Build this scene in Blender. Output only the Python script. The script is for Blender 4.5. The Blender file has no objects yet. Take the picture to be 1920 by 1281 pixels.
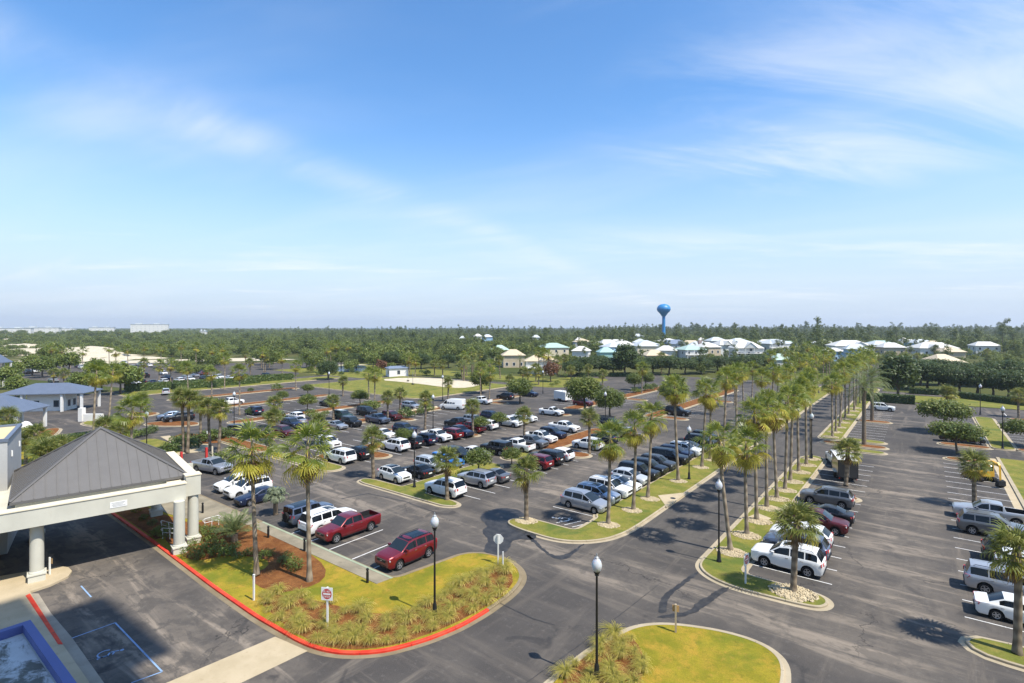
import bpy, bmesh, math, random
from mathutils import Vector, Matrix
from mathutils.geometry import tessellate_polygon
R = math.radians
rnd = random.Random(7)
scn = bpy.context.scene
COL = scn.collection

# ------------------------------------------------------------------ camera
# site frame: X runs across the main road, Y along it, Z up, metres
CAM_H, FPX, HOR = 19.0, 1005.0, 614.0
YAW = math.atan2(0.6097, 0.7926)
cd = bpy.data.cameras.new('camera'); cam = bpy.data.objects.new('camera', cd); COL.objects.link(cam)
cd.sensor_width = 36.0; cd.lens = FPX/1920*36; cd.shift_y = -(640.5-HOR)/1920
cd.clip_start = 0.2; cd.clip_end = 60000
cam.location = (0, 0, CAM_H); cam.rotation_euler = (R(90), 0, YAW)
scn.camera = cam
scn.render.resolution_x = 1024; scn.render.resolution_y = 683

# ------------------------------------------------------------------ sky, sun, exposure
SUN_EL, SUN_AZ = R(57.5), R(88.3)          # azimuth clockwise from +Y
world = bpy.data.worlds.new('World'); scn.world = world; world.use_nodes = True
def build_world():
    nt = world.node_tree; N = nt.nodes; L = nt.links; N.clear()
    out = N.new('ShaderNodeOutputWorld'); bg = N.new('ShaderNodeBackground')
    sky = N.new('ShaderNodeTexSky'); sky.sky_type = 'NISHITA'; sky.sun_disc = False
    sky.sun_elevation = SUN_EL; sky.sun_rotation = SUN_AZ; sky.altitude = 0
    sky.air_density = 1.0; sky.dust_density = 0.35; sky.ozone_density = 3.0
    bg.inputs['Strength'].default_value = SKY_STRENGTH
    hsv = N.new('ShaderNodeHueSaturation'); hsv.inputs['Saturation'].default_value = 1.20; hsv.inputs['Value'].default_value = 1.14
    L.new(sky.outputs[0], hsv.inputs['Color'])
    tc = N.new('ShaderNodeTexCoord'); sep = N.new('ShaderNodeSeparateXYZ'); L.new(tc.outputs['Generated'], sep.inputs[0])
    def m(op, a, b=None, c=None):
        n = N.new('ShaderNodeMath'); n.operation = op
        for i, v in enumerate((a, b, c)):
            if v is None: continue
            if isinstance(v, (int, float)): n.inputs[i].default_value = v
            else: L.new(v, n.inputs[i])
        return n.outputs[0]
    z = m('ADD', m('MAXIMUM', sep.outputs[2], 0.02), 0.06)
    # cloud plane coordinates, turned so that +v runs along the view axis of the town
    ca, sa = math.cos(-YAW), math.sin(-YAW)
    x = m('SUBTRACT', m('MULTIPLY', sep.outputs[0], ca), m('MULTIPLY', sep.outputs[1], sa))
    y = m('ADD', m('MULTIPLY', sep.outputs[0], sa), m('MULTIPLY', sep.outputs[1], ca))
    px, py = m('DIVIDE', x, z), m('DIVIDE', y, z)
    def noise(sx, sy, rot, scale, det, rough, dist, off=0.0):
        cb = N.new('ShaderNodeCombineXYZ'); L.new(px, cb.inputs[0]); L.new(py, cb.inputs[1]); cb.inputs[2].default_value = off
        mp = N.new('ShaderNodeMapping'); mp.inputs['Rotation'].default_value = (0, 0, rot); L.new(cb.outputs[0], mp.inputs[0])
        sc = N.new('ShaderNodeVectorMath'); sc.operation = 'MULTIPLY'; L.new(mp.outputs[0], sc.inputs[0]); sc.inputs[1].default_value = (sx, sy, 1)
        n = N.new('ShaderNodeTexNoise'); n.inputs['Scale'].default_value = scale; n.inputs['Detail'].default_value = det
        n.inputs['Roughness'].default_value = rough; n.inputs['Distortion'].default_value = dist
        L.new(sc.outputs[0], n.inputs['Vector']); return n.outputs[0]
    def ramp(v, a, b):
        r = N.new('ShaderNodeMapRange'); r.interpolation_type = 'SMOOTHSTEP'; L.new(v, r.inputs[0])
        r.inputs[1].default_value = a; r.inputs[2].default_value = b; return r.outputs[0]
    wisps = noise(0.20, 0.80, R(38), 1.5, 9, 0.66, 0.8, 3.1)
    patch = noise(0.55, 0.7, R(20), 0.55, 3, 0.5, 0.3, 11.4)
    veil = noise(0.3, 0.8, R(30), 0.9, 5, 0.55, 0.5, 21.0)
    c1 = m('MULTIPLY', ramp(wisps, 0.50, 0.80), ramp(patch, 0.50, 0.70))
    # a long cirrus band crossing the sky, and a feathered sheet beside it
    wob = m('MULTIPLY', m('SUBTRACT', noise(0.6, 0.6, 0, 0.9, 4, 0.55, 0.2, 5.0), 0.5), 0.42)
    bandd = m('ADD', m('SUBTRACT', m('MULTIPLY', px, 0.89), m('MULTIPLY', py, 0.46)), m('ADD', wob, 2.13))
    band = m('MULTIPLY', m('SUBTRACT', 1.0, ramp(m('ABSOLUTE', bandd), 0.0, 0.34)), ramp(wisps, 0.30, 0.80))
    edge = m('MULTIPLY', m('SUBTRACT', 1.0, ramp(m('ABSOLUTE', m('ADD', bandd, 0.32)), 0.02, 0.5)), ramp(veil, 0.38, 0.75))
    sheet_ = m('SUBTRACT', 1.0, ramp(m('ADD', m('POWER', m('SUBTRACT', px, 1.45), 2.0), m('POWER', m('SUBTRACT', py, 2.15), 2.0)), 0.1, 1.6))
    sheet_ = m('MULTIPLY', sheet_, ramp(noise(0.28, 0.95, R(-20), 1.6, 9, 0.66, 0.9, 31.0), 0.40, 0.70))
    cl = m('ADD', m('ADD', m('MULTIPLY', c1, 0.38), m('MULTIPLY', band, 0.42)), m('ADD', m('MULTIPLY', edge, 0.20), m('MULTIPLY', sheet_, 0.50)))
    cl = m('MINIMUM', m('ADD', cl, m('MULTIPLY', ramp(veil, 0.42, 0.78), 0.20)), 0.8)
    # thin bright air low over the horizon
    lowb = m('SUBTRACT', 1.0, ramp(sep.outputs[2], -0.02, 0.40)); lowb = m('MULTIPLY', m('POWER', lowb, 1.25), 0.97)
    puff = m('MULTIPLY', ramp(noise(0.5, 1.0, 0, 0.8, 6, 0.6, 0.3, 41.0), 0.5, 0.75), m('MULTIPLY', ramp(sep.outputs[2], 0.01, 0.06), m('SUBTRACT', 1.0, ramp(sep.outputs[2], 0.10, 0.22))))
    air = N.new('ShaderNodeMix'); air.data_type = 'RGBA'; L.new(lowb, air.inputs[0]); L.new(hsv.outputs[0], air.inputs[6]); air.inputs[7].default_value = AIR
    cl = m('MAXIMUM', cl, m('MULTIPLY', puff, 0.6))
    mix = N.new('ShaderNodeMix'); mix.data_type = 'RGBA'; L.new(cl, mix.inputs[0])
    L.new(air.outputs[2], mix.inputs[6]); mix.inputs[7].default_value = CLOUD
    L.new(mix.outputs[2], bg.inputs['Color']); L.new(bg.outputs[0], out.inputs['Surface'])
SKY_STRENGTH = 0.15; CLOUD = (4.9, 5.1, 5.3, 1); AIR = (3.05, 3.62, 4.42, 1)
build_world()
sd = bpy.data.lights.new('sun', 'SUN'); sd.energy = 4.8; sd.angle = R(0.53); sd.color = (1.0, 0.94, 0.84)
sun = bpy.data.objects.new('sun', sd); COL.objects.link(sun)
sdir = Vector((math.sin(SUN_AZ)*math.cos(SUN_EL), math.cos(SUN_AZ)*math.cos(SUN_EL), math.sin(SUN_EL)))
sun.rotation_euler = sdir.to_track_quat('Z', 'Y').to_euler(); sun.location = sdir*300
vs = scn.view_settings; vs.view_transform = 'Standard'; vs.look = 'None'; vs.gamma = 1.0; vs.use_curve_mapping = False
vs.exposure = 0.5
cy = scn.cycles; cy.max_bounces = 5; cy.diffuse_bounces = 2; cy.glossy_bounces = 3; cy.transmission_bounces = 2; cy.volume_bounces = 0; cy.transparent_max_bounces = 4
scn.render.filter_size = 1.25

# ------------------------------------------------------------------ helpers
def G(px, py, z=0.0):
    """ground survey: the site point (X, Y) seen at a photograph pixel, at height z"""
    d = (CAM_H-z)*FPX/(py-HOR); x = (px-960)/FPX*d
    return (x*0.7926 - d*0.6097, x*0.6097 + d*0.7926)
def depth_of(x, y): return -x*0.6097 + y*0.7926
def tag(o, label=None, cat=None, group=None, kind=None):
    if label: o['label'] = label
    if cat: o['category'] = cat
    if group: o['group'] = group
    if kind: o['kind'] = kind
    return o
def link(o, parent=None):
    COL.objects.link(o)
    if parent is not None: o.parent = parent
    return o
def empty(name, loc, rz=0, label=None, cat=None, group=None, sc=1.0):
    o = bpy.data.objects.new(name, None); o.empty_display_size = 0.3; COL.objects.link(o)
    o.location = (loc[0], loc[1], loc[2] if len(loc) > 2 else 0); o.rotation_euler = (0, 0, rz); o.scale = (sc, sc, sc)
    return tag(o, label, cat, group)
def place(mesh, name, parent=None, loc=(0, 0, 0), rot=(0, 0, 0), sc=1.0, mat=None):
    o = bpy.data.objects.new(name, mesh); link(o, parent)
    o.location = loc; o.rotation_euler = rot
    o.scale = sc if isinstance(sc, tuple) else (sc, sc, sc)
    if mat is not None:
        o.material_slots[0].link = 'OBJECT'; o.material_slots[0].material = mat
    return o
class MB:
    """collects faces for ONE mesh"""
    def __init__(s): s.v = []; s.f = []; s.m = []; s.c = None
    def face(s, pts, m=0):
        n = len(s.v); s.v += [tuple(p) for p in pts]; s.f.append(tuple(range(n, n+len(pts)))); s.m.append(m)
    def box(s, x0, y0, z0, x1, y1, z1, m=0, bottom=True):
        n = len(s.v); s.v += [(x0,y0,z0),(x1,y0,z0),(x1,y1,z0),(x0,y1,z0),(x0,y0,z1),(x1,y0,z1),(x1,y1,z1),(x0,y1,z1)]
        fs = [(4,5,6,7),(0,1,5,4),(1,2,6,5),(2,3,7,6),(3,0,4,7)] + ([(3,2,1,0)] if bottom else [])
        for f in fs: s.f.append(tuple(n+i for i in f)); s.m.append(m)
    def tube(s, pts, rad, seg=8, m=0, cap=True):
        rings = []
        for i, p in enumerate(pts):
            p = Vector(p); a = Vector(pts[max(i-1, 0)]); b = Vector(pts[min(i+1, len(pts)-1)])
            d = (b-a).normalized() if (b-a).length > 1e-6 else Vector((0,0,1))
            u = d.cross(Vector((0,1,0)) if abs(d.y) < 0.9 else Vector((1,0,0))).normalized(); w = d.cross(u)
            r = rad[i] if isinstance(rad, (list, tuple)) else rad
            n = len(s.v); s.v += [tuple(p + u*math.cos(2*math.pi*k/seg)*r + w*math.sin(2*math.pi*k/seg)*r) for k in range(seg)]
            rings.append(n)
        for a, b in zip(rings, rings[1:]):
            for k in range(seg):
                k2 = (k+1) % seg; s.f.append((a+k, a+k2, b+k2, b+k)); s.m.append(m)
        if cap:
            s.f.append(tuple(rings[0]+k for k in range(seg))[::-1]); s.m.append(m)
            s.f.append(tuple(rings[-1]+k for k in range(seg))); s.m.append(m)
    def lathe(s, prof, seg=16, m=0, cx=0, cy=0, axis='z'):
        rings = []
        for r, z in prof:
            n = len(s.v)
            for k in range(seg):
                a = 2*math.pi*k/seg; c, q = math.cos(a)*r, math.sin(a)*r
                s.v.append((cx+c, cy+q, z) if axis == 'z' else (cx+c, z, cy+q))
            rings.append(n)
        for a, b in zip(rings, rings[1:]):
            for k in range(seg):
                k2 = (k+1) % seg
                s.f.append((a+k, a+k2, b+k2, b+k) if axis == 'z' else (a+k2, a+k, b+k, b+k2)); s.m.append(m)
        for r0, flip in ((rings[0], True), (rings[-1], False)):
            t = tuple(r0+k for k in range(seg))
            if axis != 'z': flip = not flip
            s.f.append(t[::-1] if flip else t); s.m.append(m)
    def prism(s, poly, z0, z1, m=0, top=None):
        n = len(poly); b = len(s.v)
        s.v += [(p[0], p[1], z0) for p in poly] + [(p[0], p[1], z1) for p in poly]
        for k in range(n):
            k2 = (k+1) % n; s.f.append((b+k, b+k2, b+n+k2, b+n+k)); s.m.append(m)
        for t in tessellate_polygon([[Vector((p[0], p[1], 0)) for p in poly]]):
            q = [Vector((poly[i][0], poly[i][1], 0)) for i in t]
            if (q[1]-q[0]).cross(q[2]-q[0]).z < 0: t = t[::-1]
            s.f.append(tuple(b+n+i for i in t)); s.m.append(m if top is None else top)
    def mesh(s, name, mats=(), smooth=None):
        me = bpy.data.meshes.new(name); me.from_pydata(s.v, [], s.f)
        for mt in mats: me.materials.append(mt)
        if len(mats) > 1: me.polygons.foreach_set('material_index', s.m)
        if s.c is not None:
            at = me.attributes.new('leaf', 'FLOAT', 'FACE'); at.data.foreach_set('value', s.c)
        if smooth is not None:
            me.polygons.foreach_set('use_smooth', [True]*len(me.polygons))
            if smooth < 180: me.set_sharp_from_angle(angle=R(smooth))
        me.update(); return me
    def build(s, name, mats, parent=None, smooth=None, loc=(0,0,0), rot=(0,0,0)):
        if not isinstance(mats, (list, tuple)): mats = [mats]
        return place(s.mesh(name, mats, smooth), name, parent, loc, rot)
def sheet(name, poly, z, mat, kind='structure', parent=None):
    """a flat ground sheet"""
    me = bpy.data.meshes.new(name)
    vs_ = [(p[0], p[1], z) for p in poly]; fs = []
    for t in tessellate_polygon([[Vector((p[0], p[1], 0)) for p in poly]]):
        q = [Vector((poly[i][0], poly[i][1], 0)) for i in t]
        fs.append(tuple(t) if (q[1]-q[0]).cross(q[2]-q[0]).z > 0 else tuple(t)[::-1])
    me.from_pydata(vs_, [], fs); me.materials.append(mat); me.update()
    o = place(me, name, parent)
    if kind: o['kind'] = kind
    return o
def rrect(x0, y0, x1, y1, r, n=6):
    """rounded rectangle; r one radius or (sw, se, ne, nw)"""
    if not isinstance(r, (tuple, list)): r = (r,)*4
    out = []
    for (cx, cy, a0, q) in ((x0, y0, 180, r[0]), (x1, y0, 270, r[1]), (x1, y1, 0, r[2]), (x0, y1, 90, r[3])):
        q = min(q, (x1-x0)/2*0.999, (y1-y0)/2*0.999)
        mx = x0+q if cx == x0 else x1-q; my = y0+q if cy == y0 else y1-q
        if q < 0.02: out.append((cx, cy)); continue
        for k in range(n+1):
            a = R(a0+90*k/n); out.append((mx+math.cos(a)*q, my+math.sin(a)*q))
    return out
def smooth_poly(pts, it=2):
    for _ in range(it):
        o = []
        for i in range(len(pts)):
            a, b = pts[i], pts[(i+1) % len(pts)]
            o += [(a[0]*.75+b[0]*.25, a[1]*.75+b[1]*.25), (a[0]*.25+b[0]*.75, a[1]*.25+b[1]*.75)]
        pts = o
    return pts
def area(p): return sum(p[i][0]*p[(i+1) % len(p)][1]-p[(i+1) % len(p)][0]*p[i][1] for i in range(len(p)))/2
def offset(poly, d):
    """positive = outwards for a counter-clockwise polygon"""
    n = len(poly); out = []
    for i in range(n):
        a, b, c = Vector(poly[i-1]), Vector(poly[i]), Vector(poly[(i+1) % n])
        e1 = (b-a).normalized() if (b-a).length > 1e-6 else (c-b).normalized()
        e2 = (c-b).normalized() if (c-b).length > 1e-6 else e1
        n1, n2 = Vector((e1.y, -e1.x)), Vector((e2.y, -e2.x)); q = n1+n2
        if q.length < 1e-4: q = n1
        q.normalize(); k = d/max(q.dot(n1), 0.5)
        out.append((b.x+q.x*k, b.y+q.y*k))
    return out
ORD = ['first','second','third','fourth','fifth','sixth','seventh','eighth','ninth','tenth','eleventh','twelfth','thirteenth','fourteenth',
       'fifteenth','sixteenth','seventeenth','eighteenth','nineteenth','twentieth']

# ------------------------------------------------------------------ materials
MAT = {}
def material(name, color, rough=0.6, metal=0.0, spec=0.5, coat=0.0, nodes=None, trans=0.0):
    m = bpy.data.materials.new(name); m.use_nodes = True; nt = m.node_tree
    b = nt.nodes['Principled BSDF']; b.inputs['Base Color'].default_value = (*color, 1)
    b.inputs['Roughness'].default_value = rough; b.inputs['Metallic'].default_value = metal
    b.inputs['Specular IOR Level'].default_value = spec; b.inputs['Coat Weight'].default_value = coat
    b.inputs['Coat Roughness'].default_value = 0.05
    if trans: b.inputs['Transmission Weight'].default_value = trans
    if nodes: nodes(nt, b)
    MAT[name] = m; return m
class NT:
    """short-hand for node building"""
    def __init__(s, nt): s.nt = nt; s.N = nt.nodes; s.L = nt.links
    def coord(s, kind='Object', scale=(1,1,1), rot=0, loc=(0,0,0)):
        t = s.N.new('ShaderNodeTexCoord'); m = s.N.new('ShaderNodeMapping')
        m.inputs['Scale'].default_value = scale; m.inputs['Rotation'].default_value = (0,0,rot); m.inputs['Location'].default_value = loc
        s.L.new(t.outputs[kind], m.inputs[0]); return m.outputs[0]
    def pos(s, scale=(1,1,1), rot=0):
        t = s.N.new('ShaderNodeNewGeometry'); m = s.N.new('ShaderNodeMapping')
        m.inputs['Scale'].default_value = scale; m.inputs['Rotation'].default_value = (0,0,rot)
        s.L.new(t.outputs['Position'], m.inputs[0]); return m.outputs[0]
    def noise(s, vec, scale, detail=4, rough=0.55, dist=0.0):
        n = s.N.new('ShaderNodeTexNoise'); n.inputs['Scale'].default_value = scale; n.inputs['Detail'].default_value = detail
        n.inputs['Roughness'].default_value = rough; n.inputs['Distortion'].default_value = dist
        s.L.new(vec, n.inputs['Vector']); return n.outputs[0]
    def voro_edge(s, vec, scale):
        n = s.N.new('ShaderNodeTexVoronoi'); n.feature = 'DISTANCE_TO_EDGE'; n.inputs['Scale'].default_value = scale
        s.L.new(vec, n.inputs['Vector']); return n.outputs[0]
    def ramp(s, v, a, b, lo=0.0, hi=1.0, smooth=True):
        r = s.N.new('ShaderNodeMapRange'); r.interpolation_type = 'SMOOTHSTEP' if smooth else 'LINEAR'
        s.L.new(v, r.inputs[0]); r.inputs[1].default_value = a; r.inputs[2].default_value = b
        r.inputs[3].default_value = lo; r.inputs[4].default_value = hi; return r.outputs[0]
    def mix(s, f, a, b):
        n = s.N.new('ShaderNodeMix'); n.data_type = 'RGBA'
        for i, v in ((0, f), (6, a), (7, b)):
            if isinstance(v, (int, float)): n.inputs[i].default_value = v
            elif isinstance(v, tuple): n.inputs[i].default_value = (*v, 1)
            else: s.L.new(v, n.inputs[i])
        return n.outputs[2]
    def math(s, op, a, b=0.0):
        n = s.N.new('ShaderNodeMath'); n.operation = op
        for i, v in enumerate((a, b)):
            if isinstance(v, (int, float)): n.inputs[i].default_value = v
            else: s.L.new(v, n.inputs[i])
        return n.outputs[0]
    def attr(s, name):
        n = s.N.new('ShaderNodeAttribute'); n.attribute_name = name; return n.outputs['Fac']
    def objrand(s):
        n = s.N.new('ShaderNodeObjectInfo'); return n.outputs['Random']
    def bump(s, b, h, strength=0.3, dist=0.05):
        n = s.N.new('ShaderNodeBump'); n.inputs['Strength'].default_value = strength; n.inputs['Distance'].default_value = dist
        s.L.new(h, n.inputs['Height']); s.L.new(n.outputs[0], b.inputs['Normal'])
    def base(s, b, col): s.L.new(col, b.inputs['Base Color'])

def m_asphalt(nt, b):
    k = NT(nt); p = k.pos(); sp = k.N.new('ShaderNodeSeparateXYZ'); k.L.new(p, sp.inputs[0]); X, Y = sp.outputs[0], sp.outputs[1]
    edge = k.math('MULTIPLY', k.math('SUBTRACT', k.noise(p, 0.25, 3, 0.6), 0.5), 4.0)
    def win(v, a, c, soft):
        v = k.math('ADD', v, edge); return k.math('MULTIPLY', k.ramp(v, a-soft, a+soft), k.ramp(v, c-soft, c+soft, 1, 0))
    def zone(x0, x1, y0, y1, soft=1.6): return k.math('MULTIPLY', win(X, x0, x1, soft), win(Y, y0, y1, soft))
    drive = zone(-80, -26, -40, 17, 1.2); traffic = k.math('MAXIMUM', zone(-4.8, 1.6, 36, 100, 2.0), k.math('MAXIMUM', zone(-37.5, -32.5, 44, 90, 1.8), k.math('MAXIMUM', zone(-90, 0, 35, 40, 2.2), zone(-60.6, -56.2, 45, 92, 1.5))))
    road = zone(-21.6, -14.3, 46, 300, 0.6)
    c = k.mix(k.ramp(k.noise(p, 0.13, 6, 0.62), 0.32, 0.70), (0.040, 0.036, 0.033), (0.076, 0.067, 0.058))
    st1 = k.noise(k.pos((1.9, 0.20, 1)), 0.30, 7, 0.66, 0.5); st2 = k.noise(k.pos((0.22, 1.7, 1)), 0.33, 7, 0.66, 0.5)
    big = k.noise(p, 0.05, 3, 0.55)
    wear = k.math('MULTIPLY', k.ramp(k.math('MAXIMUM', st1, st2), 0.50, 0.68), k.ramp(big, 0.38, 0.62, 0.22, 0.8))
    c = k.mix(wear, c, (0.190, 0.158, 0.122))
    zo = k.math('MAXIMUM', k.math('MULTIPLY', traffic, 0.62), k.math('MULTIPLY', drive, 0.80))
    c = k.mix(k.math('MULTIPLY', zo, k.ramp(k.noise(p, 0.35, 6, 0.65), 0.30, 0.62, 0.15, 1.0)), c, (0.150, 0.126, 0.100))
    c = k.mix(k.math('MULTIPLY', zo, k.ramp(st2, 0.48, 0.64, 0, 0.95)), c, (0.30, 0.245, 0.185))
    c = k.mix(k.math('MULTIPLY', zo, k.ramp(k.noise(k.pos((1, 1.5, 1), 0.3), 0.55, 6, 0.65, 0.6), 0.48, 0.60, 0, 0.9)), c, (0.058, 0.052, 0.046))
    c = k.mix(k.math('MULTIPLY', road, 0.75), c, k.mix(k.ramp(k.noise(k.pos((1.2, 0.15, 1)), 0.8, 5, 0.6), 0.35, 0.7), (0.058, 0.052, 0.046), (0.096, 0.085, 0.073)))
    mid = k.noise(p, 2.1, 7, 0.72); c = k.mix(k.ramp(mid, 0.54, 0.70, 0, 0.42), c, (0.040, 0.037, 0.034)); c = k.mix(k.ramp(mid, 0.46, 0.30, 0, 0.40), c, (0.165, 0.148, 0.128))
    fine = k.noise(p, 20, 3, 0.7); c = k.mix(k.ramp(fine, 0.3, 0.75, 0, 0.30), c, (0.15, 0.14, 0.13))
    # old cracks and sealed joints
    pv = k.N.new('ShaderNodeVectorMath'); pv.operation = 'ADD'; k.L.new(p, pv.inputs[0]); wv = k.N.new('ShaderNodeCombineXYZ')
    k.L.new(k.math('MULTIPLY', k.noise(p, 0.5, 4, 0.65), 4.0), wv.inputs[0]); k.L.new(k.math('MULTIPLY', k.noise(k.pos((1,1,1), 1.0), 0.45, 4, 0.65), 4.0), wv.inputs[1]); k.L.new(wv.outputs[0], pv.inputs[1])
    e = k.voro_edge(pv.outputs[0], 0.062)
    crack = k.math('MULTIPLY', k.ramp(e, 0.0, 0.006, 1, 0), k.ramp(k.noise(p, 0.09, 3, 0.6), 0.46, 0.60))
    c = k.mix(k.math('MULTIPLY', crack, 0.75), c, (0.022, 0.021, 0.021))
    stain = k.ramp(k.noise(k.pos((1, 1, 1), 0.5), 0.30, 4, 0.55, 1.0), 0.63, 0.72)
    c = k.mix(k.math('MULTIPLY', stain, 0.55), c, (0.026, 0.026, 0.028))
    k.base(b, c); k.bump(b, fine, 0.25, 0.01)
material('asphalt', (0.07,)*3, 0.9, spec=0.25, nodes=m_asphalt)
def m_concrete(a, b_, stain):
    def f(nt, b):
        k = NT(nt); p = k.pos()
        c = k.mix(k.ramp(k.noise(p, 0.6, 5, 0.6), 0.3, 0.7), a, b_)
        c = k.mix(k.ramp(k.noise(p, 1.9, 6, 0.7, 0.3), 0.56, 0.8, 0, 0.7), c, stain)
        k.base(b, c); k.bump(b, k.noise(p, 14, 3), 0.2, 0.01)
    return f
material('concrete', (0.45, 0.4, 0.32), 0.85, spec=0.3, nodes=m_concrete((0.40, 0.325, 0.205), (0.47, 0.385, 0.255), (0.26, 0.19, 0.10)))
material('concrete_kerb', (0.4, 0.36, 0.28), 0.85, spec=0.3, nodes=m_concrete((0.33, 0.275, 0.185), (0.41, 0.345, 0.24), (0.19, 0.15, 0.095)))
material('concrete_brown', (0.2, 0.16, 0.1), 0.85, spec=0.3, nodes=m_concrete((0.185, 0.145, 0.085), (0.25, 0.20, 0.125), (0.10, 0.075, 0.045)))
material('concrete_grey', (0.4, 0.38, 0.34), 0.85, spec=0.3, nodes=m_concrete((0.28, 0.245, 0.19), (0.36, 0.315, 0.245), (0.15, 0.12, 0.08)))
material('concrete_stained', (0.22, 0.19, 0.14), 0.85, spec=0.3, nodes=m_concrete((0.19, 0.165, 0.115), (0.29, 0.25, 0.175), (0.10, 0.08, 0.045)))
material('concrete_green', (0.35, 0.4, 0.3), 0.85, spec=0.3, nodes=m_concrete((0.25, 0.30, 0.20), (0.33, 0.37, 0.26), (0.20, 0.20, 0.13)))
def m_red(nt, b):
    k = NT(nt); p = k.pos()
    c = k.mix(k.ramp(k.noise(p, 1.2, 5, 0.6), 0.35, 0.7), (0.60, 0.035, 0.018), (0.70, 0.075, 0.035))
    c = k.mix(k.ramp(k.noise(p, 2.2, 7, 0.75), 0.54, 0.68, 0, 0.8), c, (0.30, 0.07, 0.045)); c = k.mix(k.ramp(k.noise(k.pos((1, 1, 1), 0.8), 1.1, 7, 0.75), 0.62, 0.74, 0, 0.85), c, (0.11, 0.06, 0.05))
    k.base(b, c)
material('red_paint', (0.6, 0.05, 0.03), 0.6, spec=0.3, nodes=m_red)
def m_line(col, wear=0.5):
    def f(nt, b):
        k = NT(nt); p = k.pos()
        n = k.noise(p, 2.6, 6, 0.7)
        k.base(b, k.mix(k.ramp(n, 0.52, 0.74, 0, wear), col, (0.11, 0.105, 0.1)))
    return f
material('line_white', (0.7,)*3, 0.7, nodes=m_line((0.66, 0.65, 0.62), 0.9))
material('line_blue', (0.3, 0.5, 0.9), 0.7, nodes=m_line((0.23, 0.35, 0.52), 0.8))
def m_lawn(a, b_, dry, amt):
    def f(nt, b):
        k = NT(nt); p = k.pos()
        c = k.mix(k.ramp(k.noise(p, 0.35, 5, 0.6), 0.35, 0.65), a, b_)
        c = k.mix(k.ramp(k.noise(p, 0.75, 6, 0.65, 0.3), 0.42, 0.75, 0, amt), c, dry)
        c = k.mix(k.ramp(k.noise(k.pos((1, 1, 1), 0.7), 0.22, 5, 0.62, 0.5), 0.52, 0.68, 0, 0.8), c, (a[0]*0.62, a[1]*0.86, a[2]))
        c = k.mix(k.ramp(k.noise(p, 2.4, 6, 0.7), 0.50, 0.72, 0, 0.55), c, (a[0]*0.55, a[1]*0.62, a[2]*0.8)); c = k.mix(k.ramp(k.noise(k.pos((1, 1, 1), 1.9), 1.4, 6, 0.7), 0.56, 0.74, 0, 0.6), c, (dry[0], dry[1]*0.92, dry[2]*1.3))
        fine = k.noise(p, 16, 4, 0.75)
        c = k.mix(k.ramp(fine, 0.35, 0.7, 0, 0.5), c, tuple(v*0.45 for v in a))
        k.base(b, c); k.bump(b, fine, 0.7, 0.05)
    return f
material('lawn', (0.2, 0.22, 0.04), 0.95, spec=0.15, nodes=m_lawn((0.205, 0.190, 0.016), (0.335, 0.265, 0.026), (0.46, 0.275, 0.042), 0.95))
material('lawn_green', (0.2, 0.22, 0.04), 0.95, spec=0.15, nodes=m_lawn((0.140, 0.160, 0.028), (0.225, 0.215, 0.040), (0.34, 0.25, 0.075), 0.7))
def m_mulch(nt, b):
    k = NT(nt); p = k.pos()
    c = k.mix(k.ramp(k.noise(p, 1.1, 5, 0.65), 0.35, 0.68), (0.185, 0.068, 0.018), (0.33, 0.145, 0.045))
    fine = k.noise(p, 18, 4, 0.75); c = k.mix(k.ramp(fine, 0.35, 0.7), c, (0.10, 0.040, 0.016))
    k.base(b, c); k.bump(b, fine, 0.9, 0.06)
material('mulch', (0.25, 0.12, 0.05), 0.95, spec=0.15, nodes=m_mulch)
def m_ground(nt, b):
    k = NT(nt); p = k.pos()
    c = k.mix(k.ramp(k.noise(p, 0.012, 5, 0.6), 0.35, 0.65), (0.055, 0.075, 0.018), (0.11, 0.105, 0.035))
    c = k.mix(k.ramp(k.noise(p, 0.03, 4, 0.6), 0.60, 0.72, 0, 0.8), c, (0.32, 0.25, 0.15))
    fine = k.noise(p, 6, 4, 0.75); c = k.mix(k.ramp(fine, 0.35, 0.7, 0, 0.5), c, (0.04, 0.045, 0.012))
    k.base(b, c)
material('ground', (0.09, 0.1, 0.03), 0.95, spec=0.1, nodes=m_ground)
def m_sand(nt, b):
    k = NT(nt); p = k.pos()
    k.base(b, k.mix(k.ramp(k.noise(p, 0.5, 5, 0.6), 0.3, 0.7), (0.47, 0.40, 0.28), (0.56, 0.50, 0.38))); k.bump(b, k.noise(p, 3, 4), 0.4, 0.1)
material('sand', (0.65, 0.58, 0.45), 0.95, spec=0.15, nodes=m_sand)
material('water', (0.03, 0.07, 0.16), 0.12, spec=0.5)
material('sea', (0.05, 0.10, 0.17), 0.25, spec=0.5)
def m_stone(nt, b):
    k = NT(nt); k.base(b, k.mix(k.noise(k.pos(), 5, 3), (0.36, 0.29, 0.18), (0.58, 0.49, 0.33)))
material('stone', (0.6, 0.52, 0.38), 0.9, spec=0.2, nodes=m_stone)
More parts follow.
